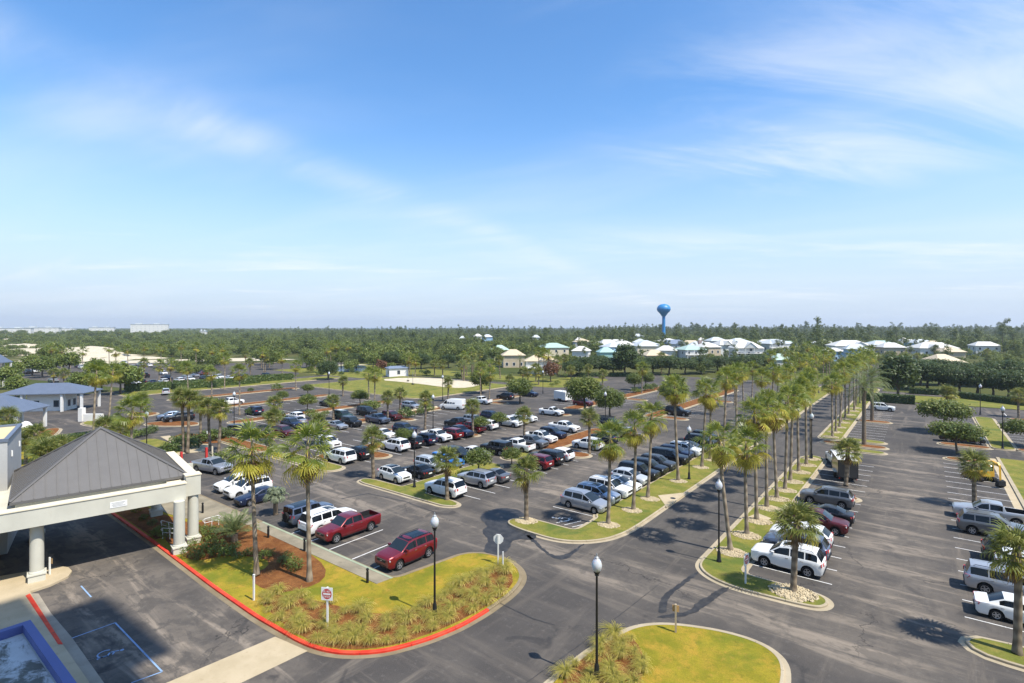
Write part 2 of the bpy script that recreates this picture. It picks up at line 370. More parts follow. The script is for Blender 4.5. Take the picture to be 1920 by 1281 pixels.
# foliage: leaf colour varies leaf by leaf
def m_leaf(a, b_, c_, trans=0.35):
    def f(nt, b):
        k = NT(nt); v = k.attr('leaf')
        col = k.mix(k.ramp(v, 0.0, 0.6, smooth=False), a, b_); col = k.mix(k.ramp(v, 0.6, 1.0, smooth=False), col, c_)
        col = k.mix(k.ramp(k.objrand(), 0, 1, 0, 0.22, False), col, tuple(x*0.62 for x in b_))
        k.base(b, col)
        tr = k.N.new('ShaderNodeBsdfTranslucent'); k.L.new(k.mix(0.5, col, tuple(min(1, x*1.6) for x in c_)), tr.inputs['Color'])
        ms = k.N.new('ShaderNodeMixShader'); ms.inputs[0].default_value = trans
        out = k.N['Material Output']; k.L.new(b.outputs[0], ms.inputs[1]); k.L.new(tr.outputs[0], ms.inputs[2]); k.L.new(ms.outputs[0], out.inputs['Surface'])
    return f
def leafmat(n, a, b_, c_, rough=0.55, trans=0.3): return material(n, b_, rough, spec=0.35, nodes=m_leaf(a, b_, c_, trans))
leafmat('leaf_palm', (0.040, 0.070, 0.010), (0.125, 0.170, 0.018), (0.38, 0.38, 0.06), 0.40, 0.30)
leafmat('leaf_palm_old', (0.21, 0.215, 0.022), (0.38, 0.36, 0.040), (0.58, 0.42, 0.08), 0.55)
leafmat('leaf_palm_dead', (0.11, 0.062, 0.025), (0.19, 0.115, 0.045), (0.30, 0.19, 0.08), 0.8, 0.15)
leafmat('leaf_sabal', (0.045, 0.070, 0.014), (0.130, 0.162, 0.028), (0.40, 0.38, 0.11), 0.40, 0.30)
leafmat('leaf_date', (0.075, 0.115, 0.032), (0.150, 0.190, 0.065), (0.27, 0.29, 0.11), 0.45)
leafmat('leaf_silver', (0.13, 0.16, 0.095), (0.23, 0.27, 0.16), (0.36, 0.40, 0.26), 0.5)
leafmat('leaf_oak', (0.052, 0.082, 0.016), (0.115, 0.155, 0.028), (0.225, 0.235, 0.055), 0.5)
leafmat('leaf_dark', (0.032, 0.058, 0.017), (0.062, 0.098, 0.026), (0.125, 0.155, 0.045), 0.5)
leafmat('leaf_light', (0.075, 0.115, 0.020), (0.150, 0.195, 0.036), (0.26, 0.27, 0.07), 0.5)
leafmat('leaf_pine', (0.062, 0.092, 0.026), (0.115, 0.150, 0.042), (0.20, 0.215, 0.075), 0.6)
leafmat('leaf_scrub', (0.105, 0.140, 0.028), (0.165, 0.205, 0.044), (0.25, 0.255, 0.075), 0.6)
leafmat('leaf_hedge', (0.055, 0.090, 0.020), (0.100, 0.145, 0.034), (0.17, 0.19, 0.06), 0.5)
leafmat('leaf_red', (0.11, 0.045, 0.025), (0.19, 0.085, 0.045), (0.22, 0.14, 0.06), 0.6)
leafmat('leaf_grass', (0.17, 0.18, 0.03), (0.46, 0.39, 0.075), (0.90, 0.70, 0.28), 0.6, 0.4)
def m_trunk(a, b_, ring):
    def f(nt, b):
        k = NT(nt); w = k.N.new('ShaderNodeTexWave'); w.bands_direction = 'Z'; w.inputs['Scale'].default_value = ring
        w.inputs['Distortion'].default_value = 2.5; w.inputs['Detail'].default_value = 2; k.L.new(k.coord('Object'), w.inputs['Vector'])
        c = k.mix(w.outputs[1], a, b_); c = k.mix(k.ramp(k.noise(k.coord('Object'), 3.0, 5, 0.7), 0.4, 0.75, 0, 0.6), c, tuple(x*0.55 for x in a))
        k.base(b, c); k.bump(b, w.outputs[1], 0.4, 0.03)
    return f
material('trunk_palm', (0.25, 0.2, 0.15), 0.9, spec=0.2, nodes=m_trunk((0.20, 0.155, 0.105), (0.33, 0.27, 0.195), 3.2))
material('trunk_sabal', (0.22, 0.17, 0.12), 0.9, spec=0.2, nodes=m_trunk((0.15, 0.115, 0.080), (0.27, 0.215, 0.15), 2.6))
material('bark', (0.12, 0.09, 0.06), 0.9, spec=0.2, nodes=m_trunk((0.09, 0.07, 0.05), (0.15, 0.12, 0.09), 1.0))
# paint and metal
def m_rough_paint(col, var=0.12, dirt=(0.2, 0.17, 0.12), amt=0.25):
    def f(nt, b):
        k = NT(nt); p = k.pos()
        c = k.mix(k.ramp(k.noise(p, 0.5, 5, 0.6), 0.3, 0.7), tuple(x*(1-var) for x in col), col)
        c = k.mix(k.ramp(k.noise(k.pos((2, 2, 0.35)), 1.2, 6, 0.7), 0.55, 0.85, 0, amt), c, dirt); k.base(b, c)
    return f
material('stucco', (0.6, 0.58, 0.5), 0.8, nodes=m_rough_paint((0.56, 0.545, 0.455)))
material('stucco_cream', (0.6, 0.5, 0.3), 0.8, nodes=m_rough_paint((0.64, 0.52, 0.29), amt=0.35))
material('trim_cream', (0.7, 0.62, 0.45), 0.7, nodes=m_rough_paint((0.74, 0.65, 0.47)))
material('wall_grey', (0.4, 0.4, 0.38), 0.8, nodes=m_rough_paint((0.40, 0.40, 0.385)))
material('white_paint', (0.75, 0.74, 0.70), 0.6, nodes=m_rough_paint((0.76, 0.74, 0.69), 0.08, amt=0.15))
def m_metalroof(col):
    def f(nt, b):
        k = NT(nt); p = k.pos()
        k.base(b, k.mix(k.ramp(k.noise(p, 0.9, 6, 0.65), 0.3, 0.75), tuple(x*0.93 for x in col), tuple(min(1, x*1.05) for x in col)))
    return f
material('roof_grey', (0.2, 0.2, 0.2), 0.55, 0.0, nodes=m_metalroof((0.118, 0.112, 0.105)))
material('roof_blue', (0.25, 0.3, 0.36), 0.45, 0.3, nodes=m_metalroof((0.155, 0.185, 0.24)))
material('blue_parapet', (0.1, 0.14, 0.45), 0.6, nodes=m_rough_paint((0.105, 0.125, 0.30), 0.1, amt=0.1))
def m_flatroof(nt, b):
    k = NT(nt); p = k.pos()
    c = k.mix(k.ramp(k.noise(p, 0.7, 5, 0.6), 0.3, 0.7), (0.46, 0.44, 0.40), (0.58, 0.57, 0.54))
    c = k.mix(k.ramp(k.noise(k.pos((1, 1.6, 1)), 0.42, 7, 0.72, 0.6), 0.47, 0.60, 0, 0.9), c, (0.085, 0.08, 0.055)); k.base(b, c)
material('flat_roof', (0.5,)*3, 0.9, nodes=m_flatroof)
material('black_metal', (0.012, 0.013, 0.014), 0.45, 0.2)
material('grey_metal', (0.30, 0.31, 0.31), 0.5, 0.4)
def m_patch(nt, b):
    k = NT(nt); p = k.pos(); k.base(b, k.mix(k.ramp(k.noise(p, 1.5, 5, 0.65), 0.35, 0.7), (0.022, 0.021, 0.021), (0.052, 0.048, 0.044)))
material('seal_patch', (0.02,)*3, 0.55, spec=0.4, nodes=m_patch)
material('white_metal', (0.70, 0.70, 0.66), 0.5)
material('sign_white', (0.78, 0.78, 0.75), 0.5)
material('sign_red', (0.52, 0.035, 0.03), 0.5)
material('wood', (0.42, 0.26, 0.11), 0.8, nodes=m_rough_paint((0.46, 0.29, 0.12), 0.25))
def m_globe(nt, b):
    b.inputs['Subsurface Weight'].default_value = 0.3
material('lamp_globe', (0.50, 0.52, 0.54), 0.25, spec=0.6, nodes=m_globe)
# cars
def paint(n, c, metal=0.25, rough=0.32):
    def f(nt, b):
        k = NT(nt); k.base(b, k.mix(k.ramp(k.noise(k.coord('Object'), 1.3, 4, 0.6), 0.3, 0.8, 0, 0.10), c, tuple(min(1, x*0.8+0.05) for x in c)))
    material('paint_'+n, c, rough, metal, spec=0.4, coat=0.65 if max(c) > 0.12 else 0.3, nodes=f)
for n_, c_, mt_ in (('white', (0.74, 0.74, 0.72), 0.0), ('silver', (0.42, 0.43, 0.45), 0.55), ('pearl', (0.56, 0.57, 0.57), 0.3), ('grey', (0.15, 0.152, 0.155), 0.45),
                ('black', (0.010, 0.010, 0.012), 0.1), ('navy', (0.014, 0.022, 0.055), 0.3), ('slate', (0.10, 0.125, 0.18), 0.5), ('red', (0.165, 0.005, 0.009), 0.3),
                ('maroon', (0.095, 0.010, 0.014), 0.3), ('blue', (0.02, 0.19, 0.56), 0.2), ('tan', (0.33, 0.30, 0.25), 0.45), ('charcoal', (0.055, 0.057, 0.06), 0.4),
                ('iceblue', (0.34, 0.39, 0.47), 0.5), ('plum', (0.04, 0.012, 0.05), 0.3), ('green', (0.02, 0.05, 0.04), 0.3)):
    paint(n_, c_, mt_)
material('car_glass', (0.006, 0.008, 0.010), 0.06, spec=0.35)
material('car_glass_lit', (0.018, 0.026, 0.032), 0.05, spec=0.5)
material('tyre', (0.016, 0.016, 0.016), 0.85, spec=0.2)
material('rim', (0.42, 0.42, 0.43), 0.35, 0.7)
material('rim_dark', (0.04, 0.04, 0.042), 0.4, 0.5)
material('car_black', (0.014, 0.014, 0.015), 0.6, spec=0.3)
material('head_lamp', (0.62, 0.65, 0.68), 0.1, 0.2, coat=0.6)
material('tail_lamp', (0.50, 0.015, 0.012), 0.3, coat=0.3)
material('plate', (0.70, 0.70, 0.66), 0.5)
material('chrome', (0.55, 0.56, 0.57), 0.2, 0.9)
material('excavator_yellow', (0.58, 0.31, 0.025), 0.45, nodes=m_rough_paint((0.60, 0.33, 0.025), 0.1, amt=0.2))
# houses
for n_, c_ in (('white', (0.66, 0.65, 0.60)), ('cream', (0.62, 0.54, 0.38)), ('blue', (0.30, 0.48, 0.64)), ('beige', (0.50, 0.41, 0.28)), ('teal', (0.30, 0.50, 0.46)), ('palegrey', (0.48, 0.49, 0.48))):
    material('wall_'+n_, c_, 0.8, nodes=m_rough_paint(c_))
for n_, c_ in (('white', (0.64, 0.62, 0.56)), ('green', (0.38, 0.50, 0.43)), ('beige', (0.56, 0.46, 0.31)), ('slate', (0.18, 0.22, 0.29)), ('pale', (0.50, 0.53, 0.53)), ('teal', (0.34, 0.50, 0.45)), ('brown', (0.15, 0.11, 0.09))):
    material('roofs_'+n_, c_, 0.6, 0.1, nodes=m_metalroof(c_))
material('window_dark', (0.03, 0.045, 0.06), 0.1, spec=0.6)
material('tower_blue', (0.025, 0.21, 0.47), 0.45, nodes=m_rough_paint((0.025, 0.215, 0.48), 0.08, amt=0.05))
# ------------------------------------------------------------------ the ground, the car parks and their islands
def big_sheet(name, x0, y0, x1, y1, z, mat): return sheet(name, [(x0,y0),(x1,y0),(x1,y1),(x0,y1)], z, mat)
FW = (-0.6097, 0.7926); RT = (0.7926, 0.6097)          # the town's far axis and its right hand
def far(d, x): return (FW[0]*d+RT[0]*x, FW[1]*d+RT[1]*x)
big_sheet('ground', -14000, -8000, 14000, 14000, -0.03, MAT['ground'])
sheet('sea', [far(3300, -900), far(2600, 6000), far(26000, 26000), far(30000, -9000)], 0.3, MAT['sea'])
ASPH = sheet('car_park_asphalt', [(-190, 44), (-118, 34), (-104, 22), (-80, 21), (-80, -10), (8.3, -10), (8.3, 105), (70, 104), (70, 170), (-10, 176), (-10, 205), (-100, 205), (-108, 178), (-108, 146), (-190, 140)], 0.0, MAT['asphalt'])
sheet('main_road', [(-21.62, 204), (-14.35, 204), (-14.4, 330), (-21.6, 330)], 0.004, MAT['asphalt'])

def island(name, poly, fill, near=False, h=0.15, gutter=0.34, red=None, fillname='lawn', gutmat='concrete_kerb'):
    """a kerbed bed: kerb stones (one by one where they can be told apart), gutter and soil"""
    if area(poly) < 0: poly = poly[::-1]
    inn = offset(poly, -0.24 if red else -0.17); out = offset(poly, gutter)
    n = len(poly)
    g = MB()
    for i in range(n):
        j = (i+1) % n; g.face([(*poly[i], 0.010), (*out[i], 0.010), (*out[j], 0.010), (*poly[j], 0.010)])
    g.build('gutter', MAT[gutmat], None)['kind'] = 'structure'
    sheet(fillname, offset(poly, -0.15), h-0.012, MAT[fill])
    kroot = None
    def seg(idx, red_):
        b = MB()
        for (i, j, ea, eb) in idx:
            a0, a1 = Vector(poly[i]), Vector(poly[j]); b0, b1 = Vector(inn[i]), Vector(inn[j])
            d = (a1-a0); L_ = d.length
            if L_ < 1e-5: continue
            p0 = a0.lerp(a1, ea); p1 = a0.lerp(a1, eb); q0 = b0.lerp(b1, ea); q1 = b0.lerp(b1, eb)
            e = 0.025
            t0 = p0.lerp(q0, 0.18); t1 = p1.lerp(q1, 0.18)
            b.face([(p0.x,p0.y,-0.02),(p1.x,p1.y,-0.02),(p1.x,p1.y,h-e),(p0.x,p0.y,h-e)])
            b.face([(p0.x,p0.y,h-e),(p1.x,p1.y,h-e),(t1.x,t1.y,h),(t0.x,t0.y,h)])
            b.face([(t0.x,t0.y,h),(t1.x,t1.y,h),(q1.x,q1.y,h),(q0.x,q0.y,h)])
            b.face([(q0.x,q0.y,h),(q1.x,q1.y,h),(q1.x,q1.y,h-0.06),(q0.x,q0.y,h-0.06)])
        return b
    mats = {False: MAT[gutmat], True: MAT['red_paint']}
    if not near:
        o = seg([(i, (i+1) % n, 0, 1) for i in range(n)], False).build('kerb', MAT[gutmat]); o['kind'] = 'structure'; return o
    # kerb stones about three metres long with open joints
    kroot = None; cur = []; run = 0.0
    STEP = 3.0; pieces = []
    for i in range(n):
        j = (i+1) % n; L_ = (Vector(poly[j])-Vector(poly[i])).length; pos = 0.0
        while L_-pos > 1e-6:
            take = min(STEP-run, L_-pos); ea, eb = pos/L_, (pos+take)/L_
            cur.append([i, j, ea, eb, L_]); pos += take; run += take
            if run >= STEP-1e-6: pieces.append(cur); cur = []; run = 0.0
    if cur: pieces.append(cur)
    for pc in pieces:
        if pc[0][3]-pc[0][2] > 0.03/max(pc[0][4], 0.031): pc[0][2] += 0.022/max(pc[0][4], 0.1)
        m = pc[len(pc)//2]; mid = Vector(poly[m[0]]).lerp(Vector(poly[m[1]]), (m[2]+m[3])/2)
        o = seg([tuple(q[:4]) for q in pc], False).build('kerb_stone' if kroot else 'kerb', mats[bool(red and red(mid.x, mid.y))], kroot)
        if kroot is None: kroot = o; o['kind'] = 'structure'
    return kroot
def rounder(pts, rad=0.9, n=4):
    """round every corner with a short curve"""
    out = []; N_ = len(pts)
    for i in range(N_):
        a, b, c = Vector(pts[i-1]), Vector(pts[i]), Vector(pts[(i+1) % N_]); r1 = min(rad, (b-a).length*0.48); r2 = min(rad, (c-b).length*0.48)
        p, q = b+(a-b).normalized()*r1, b+(c-b).normalized()*r2
        for k in range(n+1): t = k/n; v = p*(1-t)**2+b*2*t*(1-t)+q*t*t; out.append((v.x, v.y))
    return out
BIG = [(-76, 18.6), (-54, 18.1), (-40.9, 17.6), (-34.6, 17.5), (-29.7, 17.7), (-28.1, 18.0), (-26.5, 18.7), (-24.9, 20.2), (-23.8, 22.5), (-23.2, 24.8), (-23.05, 27.2),
       (-23.2, 30.2), (-23.7, 32.0), (-24.5, 33.2), (-25.8, 34.1), (-27.7, 34.5), (-29.4, 34.2), (-30.6, 33.2), (-31.7, 26.5), (-54.0, 26.4), (-64, 26.4), (-76, 26.4)]
island('big', rounder(BIG), 'lawn', True, gutmat='concrete_brown', red=lambda x, y: y < 27.4 and not (y > 25.5 and x < -30))
def px_poly(pts, z=0.0): return [G(x, y, z) for x, y in pts]
sheet('mulch_bed', smooth_poly(px_poly([(300,1003),(345,985),(420,968),(520,1003),(575,1033),(612,1063),(608,1088),(570,1105),(520,1112),(478,1098),(470,1078),(505,1062),(500,1047),(430,1040),(372,1052),(345,1046)], 0.14), 1), 0.146, MAT['mulch'])
sheet('mulch_bed', [(-75, 18.9), (-54.2, 18.5), (-54.2, 22.0), (-58, 21.9), (-62, 21.2), (-75, 21.6)], 0.149, MAT['mulch'])  # planting bed whose dark mulch also deepens the shade under the canopy
BED_B = px_poly([(478,1122),(520,1112),(620,1132),(700,1155),(790,1140),(850,1110),(900,1072),(945,1058),(966,1085),(948,1112),(903,1142),(850,1170),(790,1194),(720,1214),(650,1219),(602,1210),(545,1182)], 0.14)
sheet('mulch_bed', smooth_poly(BED_B, 1), 0.143, MAT['mulch'])
BOT = [(-15.9, 6), (-15.8, 24.0), (-15.5, 27.8), (-14.6, 31.4), (-13.6, 32.7), (-12.2, 33.6), (-10.1, 34.4), (-8.4, 34.6), (-7.2, 34.3), (-6.3, 33.4), (-5.9, 31.5), (-5.8, 6)]
island('bottom', rounder(BOT), 'lawn', True)
BED_C = px_poly([(1052,1281),(1085,1240),(1130,1205),(1165,1188),(1192,1200),(1212,1240),(1200,1281),(1195,1330),(1040,1330)], 0.14)
sheet('mulch_bed', smooth_poly(BED_C, 1), 0.146, MAT['mulch'])
STRIP_R = [(-14.35, 43.6), (-14.1, 42.6), (-13.4, 41.7), (-12.2, 41.0), (-10.5, 40.7), (-7.4, 40.9), (-6.0, 41.1), (-5.4, 41.5), (-5.15, 42.3), (-5.4, 43.0), (-6.1, 43.4), (-11.2, 43.5), (-11.25, 60), (-11.2, 87.5), (-11.8, 89.2), (-12.8, 89.8), (-13.8, 89.2), (-14.3, 87.5)]
island('verge', rounder(STRIP_R), 'lawn_green', True)
STRIP_L = [(-31.8, 40.6), (-30, 40.2), (-26.6, 40.1), (-25.0, 40.5), (-23.5, 41.6), (-22.4, 43.2), (-21.8, 45.5), (-21.65, 48), (-21.6, 93.5), (-22.4, 95.6), (-24, 96.4), (-25.6, 95.6), (-26.3, 93.5), (-26.35, 48.0), (-25.75, 47.4), (-25.75, 43.2), (-30.8, 43.2), (-32.0, 42.5), (-32.4, 41.5)]
island('verge', rounder(STRIP_L), 'lawn_green', True)
island('cap', rounder([(-54.0, 40.5), (-40.6, 40.5), (-39.5, 41.0), (-39.2, 41.5), (-39.6, 42.1), (-40.6, 42.4), (-45.2, 42.5), (-45.2, 56.5), (-46.2, 57.6), (-48.2, 57.6), (-49.2, 56.5), (-49.2, 42.5), (-54, 42.4), (-55.2, 42.1), (-55.6, 41.5), (-55.2, 40.8)], 0.4), 'lawn_green', True)
island('corner', smooth_poly([(1.8, 42.5), (2.4, 41.2), (4.2, 40.9), (9, 40.9), (14, 41), (14, 43.2), (9, 43.4), (3.0, 43.6)], 1), 'lawn_green', True)
def strip(x0, y0, x1, y1, fill='mulch', r=1.6, near=False): return island('strip', rrect(x0, y0, x1, y1, r), fill, near, fillname='planting_bed' if fill == 'mulch' else 'lawn')
strip(-49.2, 60.5, -45.6, 65.5, 'lawn_green'); strip(-49.2, 68.8, -45.2, 89.5)
strip(-44.4, 67.6, -38.9, 70.6)
strip(-76.6, 40.8, -61.6, 43.8, 'lawn_green'); strip(-71.2, 44.6, -67.4, 89.5); strip(-66.8, 49.2, -62.0, 52.2)
strip(-66.8, 69.4, -61.6, 71.4); strip(-81.5, 62.8, -76.6, 65.2); strip(-88.0, 73.2, -82.6, 75.4); strip(-67.0, 98.0, -60.6, 100.4)
strip(-92.0, 45.5, -88.6, 90.0); strip(-110.8, 50.0, -107.2, 90.0); strip(-134.4, 56.0, -130.8, 88.0); strip(-157.6, 56.0, -153.6, 92.0)
strip(-183.5, 52, -173.2, 121, 'lawn_green'); strip(-96, 41.0, -79.5, 43.8)
strip(-86.6, 103.0, -82.0, 106.0); strip(-67.2, 106.5, -63.4, 168); strip(-47.8, 107.5, -44.2, 170); strip(-89.5, 106, -88.0, 122)
strip(-43.8, 107.8, -38.5, 110.2); strip(-43.8, 140, -38.5, 142.6); strip(-62.8, 130, -57, 132.4)
strip(-26.3, 104, -21.7, 200, 'lawn_green'); strip(-14.4, 104.5, -11.0, 200, 'lawn_green')
strip(-11.0, 68.8, -5.7, 70.8); strip(-10.6, 96.6, -4.6, 99.0, 'lawn_green'); strip(-13.5, 100.8, -4.6, 103.4); strip(-10.8, 105.2, -5.0, 107.8, 'lawn_green'); strip(-10.8, 128.6, -5.2, 131.2)
strip(2.4, 98.8, 8.6, 101.2); strip(1.9, 111.0, 8.3, 113.4)
island('lot_lawn', rrect(-161, 96.6, -105.2, 139.5, (3, 5, 4, 3)), 'lawn_green', False)
sheet('overflow_lot', px_poly([(-60,712),(60,712),(235,728),(330,719),(450,711),(560,702),(560,694),(440,684),(300,679),(100,679),(-60,682)]), 0.0, MAT['asphalt'])
sheet('sand_flat', px_poly([(40,686),(250,676),(470,671),(560,674),(470,677),(250,681)]), 0.004, MAT['sand'])
sheet('back_lot', px_poly([(430,702),(650,690),(650,680),(430,681)]), 0.002, MAT['asphalt'])
sheet('back_lane', px_poly([(440,706),(640,694),(640,690),(440,700)]), 0.006, MAT['asphalt'])
sheet('sand_court', smooth_poly(px_poly([(706,713),(770,718.5),(845,728.5),(880,728),(905,721),(850,711.5),(760,708.5)]), 1), 0.16, MAT['sand'])
sheet('lawn', rrect(-108, 141, -89.5, 178, 7), 0.02, MAT['lawn_green'])
sheet('lawn', [(-230, 124), (-166, 124), (-165, 148), (-150, 152), (-110, 150), (-110, 165), (-230, 175)], 0.012, MAT['lawn_green'])
sheet('pond', smooth_poly(px_poly([(633,698),(683,698),(690,690),(684,685),(640,686),(628,692)]), 2), 0.05, MAT['water'])
sheet('sand_bank', smooth_poly(px_poly([(620,686),(690,685),(690,683.5),(625,684)]), 1), 0.06, MAT['sand'])
# east side
sheet('lawn', [(8.6, -10), (80, -10), (80, 104.0), (8.6, 104.5)], 0.09, MAT['lawn_green'])
k_ = MB(); k_.box(8.25, -10, -0.02, 8.62, 104.8, 0.14); k_.build('kerb', MAT['concrete_kerb'])['kind'] = 'structure'
sheet('gutter', [(7.5, 43.6), (8.25, 43.6), (8.25, 104), (7.5, 104)], 0.008, MAT['concrete'])
island('median', rrect(8.3, 112.2, 11.3, 150, 1.4), 'lawn_green'); strip(11.3, 112.4, 40, 114.5); strip(14, 150, 40, 152)
sheet('lawn', [(-9.5, 170.5), (5, 169), (70, 167), (70, 186), (-9.5, 186)], 0.09, MAT['lawn_green'])
sheet('service_road', [(-12, 188), (80, 186), (80, 192), (-12, 194)], 0.004, MAT['asphalt'])
# concrete near the entrance
sheet('valley_gutter', px_poly([(300,1286),(516,1194),(577,1221),(452,1281),(300,1350)]), 0.011, MAT['concrete'])
sw = px_poly([(-200,1120),(0,1084),(112,1065),(128,1067),(135,1074),(128,1084),(95,1100),(56,1113),(108,1199),(165,1281),(230,1400),(-160,1400)])
b_ = MB(); b_.prism(sw if area(sw) > 0 else sw[::-1], -0.02, 0.15); b_.build('pavement', MAT['concrete'])['kind'] = 'structure'
sheet('gutter', px_poly([(56,1113),(72,1113),(95,1149),(135,1196),(195,1281),(250,1360),(215,1360),(165,1281),(108,1199)]), 0.012, MAT['concrete_grey'])
rk = px_poly([(48,1117),(56,1113),(118,1208),(109,1208)], 0.16); b_ = MB(); b_.prism(rk if area(rk) > 0 else rk[::-1], 0.1, 0.168); b_.build('kerb', MAT['red_paint'])['kind'] = 'structure'
for (p_, q_) in (((100,1212),(150,1204)), ((128,1245),(176,1235)), ((30,1140),(70,1130))):
    a_, c_ = Vector(G(*p_, 0.15)), Vector(G(*q_, 0.15)); n_ = (c_-a_).normalized(); w_ = Vector((-n_.y, n_.x))*0.012
    sheet('pavement_joint', [tuple(a_-w_), tuple(c_-w_), tuple(c_+w_), tuple(a_+w_)], 0.154, MAT['concrete_grey'])
# walk beside the red cars
b_ = MB(); b_.prism([(-50.8, 25.15), (-31.9, 25.15), (-31.75, 26.30), (-50.8, 26.30)], 0.10, 0.165); b_.build('walkway', MAT['concrete_stained'])['kind'] = 'structure'
b_ = MB(); b_.prism([(-50.8, 26.31), (-31.75, 26.31), (-31.7, 26.52), (-50.8, 26.52)], 0.02, 0.172); b_.build('kerb', MAT['concrete_green'])['kind'] = 'structure'
b_ = MB(); b_.prism(smooth_poly([(-73, 22), (-62, 21.5), (-56.5, 22.5), (-53, 25.0), (-50.8, 25.1), (-50.8, 26.35), (-60, 26.35), (-73, 26.2)], 1), 0.05, 0.168); b_.build('walkway', MAT['concrete_stained'])['kind'] = 'structure'
# storm inlets in the verge
for q in ([(1234,929),(1290,923),(1272,936),(1250,951)], [(1396,972),(1420,962),(1446,972),(1428,982),(1408,980)]):
    p = px_poly(q, 0.15); b_ = MB(); b_.prism(p if area(p) > 0 else p[::-1], 0.0, 0.156); o = b_.build('storm_inlet', MAT['concrete']); tag(o, 'concrete storm inlet slab in the verge ' + ('with the parked minivan row' if q[0][0] == 1234 else 'behind the sabal by the white cars'), 'drain')
    c = Vector((sum(a[0] for a in p)/len(p), sum(a[1] for a in p)/len(p))); m = MB(); m.prism([(c.x+math.cos(a)*0.3, c.y+math.sin(a)*0.3) for a in [i*math.pi/6 for i in range(12)]], 0.15, 0.166); m.build('manhole_lid', MAT['black_metal'], o)

# lawns, walk and drive behind the canopy
sheet('lawn', px_poly([(25,925),(25,850),(180,828),(232,842),(330,866),(345,885),(200,905)]), 0.015, MAT['lawn'])
sheet('lawn', smooth_poly(px_poly([(225,862),(238,838),(270,823),(300,823),(352,845),(310,860)]), 1), 0.02, MAT['lawn_green'])
sheet('curved_walk', px_poly([(300,819),(318,817),(345,832),(390,833),(400,839),(392,846),(345,851),(312,863),(303,857),(348,845)]), 0.03, MAT['concrete'])
sheet('mulch_bed', smooth_poly(px_poly([(322,820),(345,812),(425,820),(432,828),(395,832),(352,832)]), 1), 0.034, MAT['mulch'])
sheet('drive', px_poly([(-90,845),(-90,752),(245,744),(245,800),(120,812)]), 0.0045, MAT['asphalt'])
sheet('drive', px_poly([(40,835),(60,795),(190,786),(300,797),(440,806),(440,826),(320,819),(230,822),(130,830)]), 0.006, MAT['asphalt'])
island('drive_bed', smooth_poly(px_poly([(150,793),(200,783),(265,789),(262,797),(200,801),(160,799)]), 2), 'lawn_green'); island('drive_bed', smooth_poly(px_poly([(262,796),(310,790),(375,792),(372,799),(300,801)]), 2), 'mulch'); island('drive_bed', smooth_poly(px_poly([(235,775),(300,773),(290,780),(250,783)]), 2), 'mulch')
island('drive_bed', smooth_poly(px_poly([(60,828),(70,808),(115,802),(110,812),(90,826)]), 2), 'mulch')
# sealed and stained places in the asphalt
def patch(pts, it=2):
    p = smooth_poly(px_poly(pts), it); q = []
    for i in range(len(p)):
        a, b = Vector(p[i]), Vector(p[(i+1) % len(p)]); n = max(1, int((b-a).length/0.22)); wd = 0.07 if it else 0.015
        q += [tuple(a.lerp(b, k/n)+Vector((rnd.uniform(-wd, wd), rnd.uniform(-wd, wd)))) for k in range(n)]
    p = q; sheet('sealed_patch', p if area(p) > 0 else p[::-1], 0.0125, MAT['seal_patch'], None, ASPH)
patch([(905,962),(935,952),(972,955),(988,968),(968,984),(985,997),(1010,1004),(1000,1014),(962,1010),(955,1030),(932,1046),(916,1050),(906,1030),(918,1010),(900,1000),(916,985),(898,974)])
patch([(985,1004),(1030,1045),(1060,1052),(1085,1030),(1097,1020),(1092,1020),(1070,1036),(1048,1044),(1025,1036),(995,1003)], 1)
patch([(1232,1152),(1238,1122),(1250,1112),(1306,1071),(1310,1076),(1262,1112),(1250,1126),(1252,1148)]); patch([(1225,1158),(1262,1150),(1290,1148),(1305,1130),(1362,1098),(1368,1106),(1322,1136),(1300,1152),(1255,1160)])
patch([(985,1281),(1130,1178),(1240,1092),(1240.4,1092.4),(1130.8,1179),(987,1281)], 0); patch([(925,1125),(1000,1160),(1040,1172),(1040,1172.7),(999,1161.2),(924,1126)], 0); patch([(640,935),(690,925),(760,940),(820,962),(819.6,962.8),(759,941),(690,926),(640.5,936)], 0)
# painted markings
lm = MB(); lm.face([(-0.5, -0.05, 0), (0.5, -0.05, 0), (0.5, 0.05, 0), (-0.5, 0.05, 0)]); LINE = lm.mesh('parking_line', [MAT['line_white']])
def lines(x0, x1, ys):
    for y in ys: place(LINE, 'parking_line', ASPH, ((x0+x1)/2, y, 0.0085), sc=(x1-x0, 1, 1))
def rng(a, b, st=2.8):
    out = []
    while a <= b: out.append(a); a += st
    return out
lines(-11.0, -5.4, [y for y in rng(45.8, 147, 2.8) if not (68.5 < y < 71 or 88 < y < 108 or 128 < y < 131.5)])
lines(2.1, 7.6, [y for y in rng(46.0, 97, 2.8)] + rng(116, 146, 2.8))
lines(11.6, 17.0, rng(116, 148)); lines(22, 27.5, rng(116, 148))
lines(-31.2, -26.5, rng(47.7, 93)); lines(-44.6, -38.9, [y for y in rng(44.8, 90, 2.65) if not 67.5 < y < 70.7])
lines(-54.8, -49.5, rng(45.4, 90)); lines(-67.0, -61.8, [y for y in rng(47.7, 90) if not 49 < y < 52.5 and not 69 < y < 71.6])
lines(-76.5, -71.4, rng(47.0, 90)); lines(-88.2, -82.6, [y for y in rng(47.8, 90) if not 73 < y < 75.6]); lines(-97.4, -92.2, rng(47, 90))
lines(-106.8, -101.5, rng(54, 88)); lines(-116.2, -111, rng(54, 88)); lines(-129.8, -125, rng(58, 86))
for x0, x1 in ((-31.2, -26.6), (-43.8, -38.6), (-53.2, -48.2), (-62.8, -57.6), (-72.8, -67.6)):
    lines(x0, x1, [y for y in rng(112, 166)])
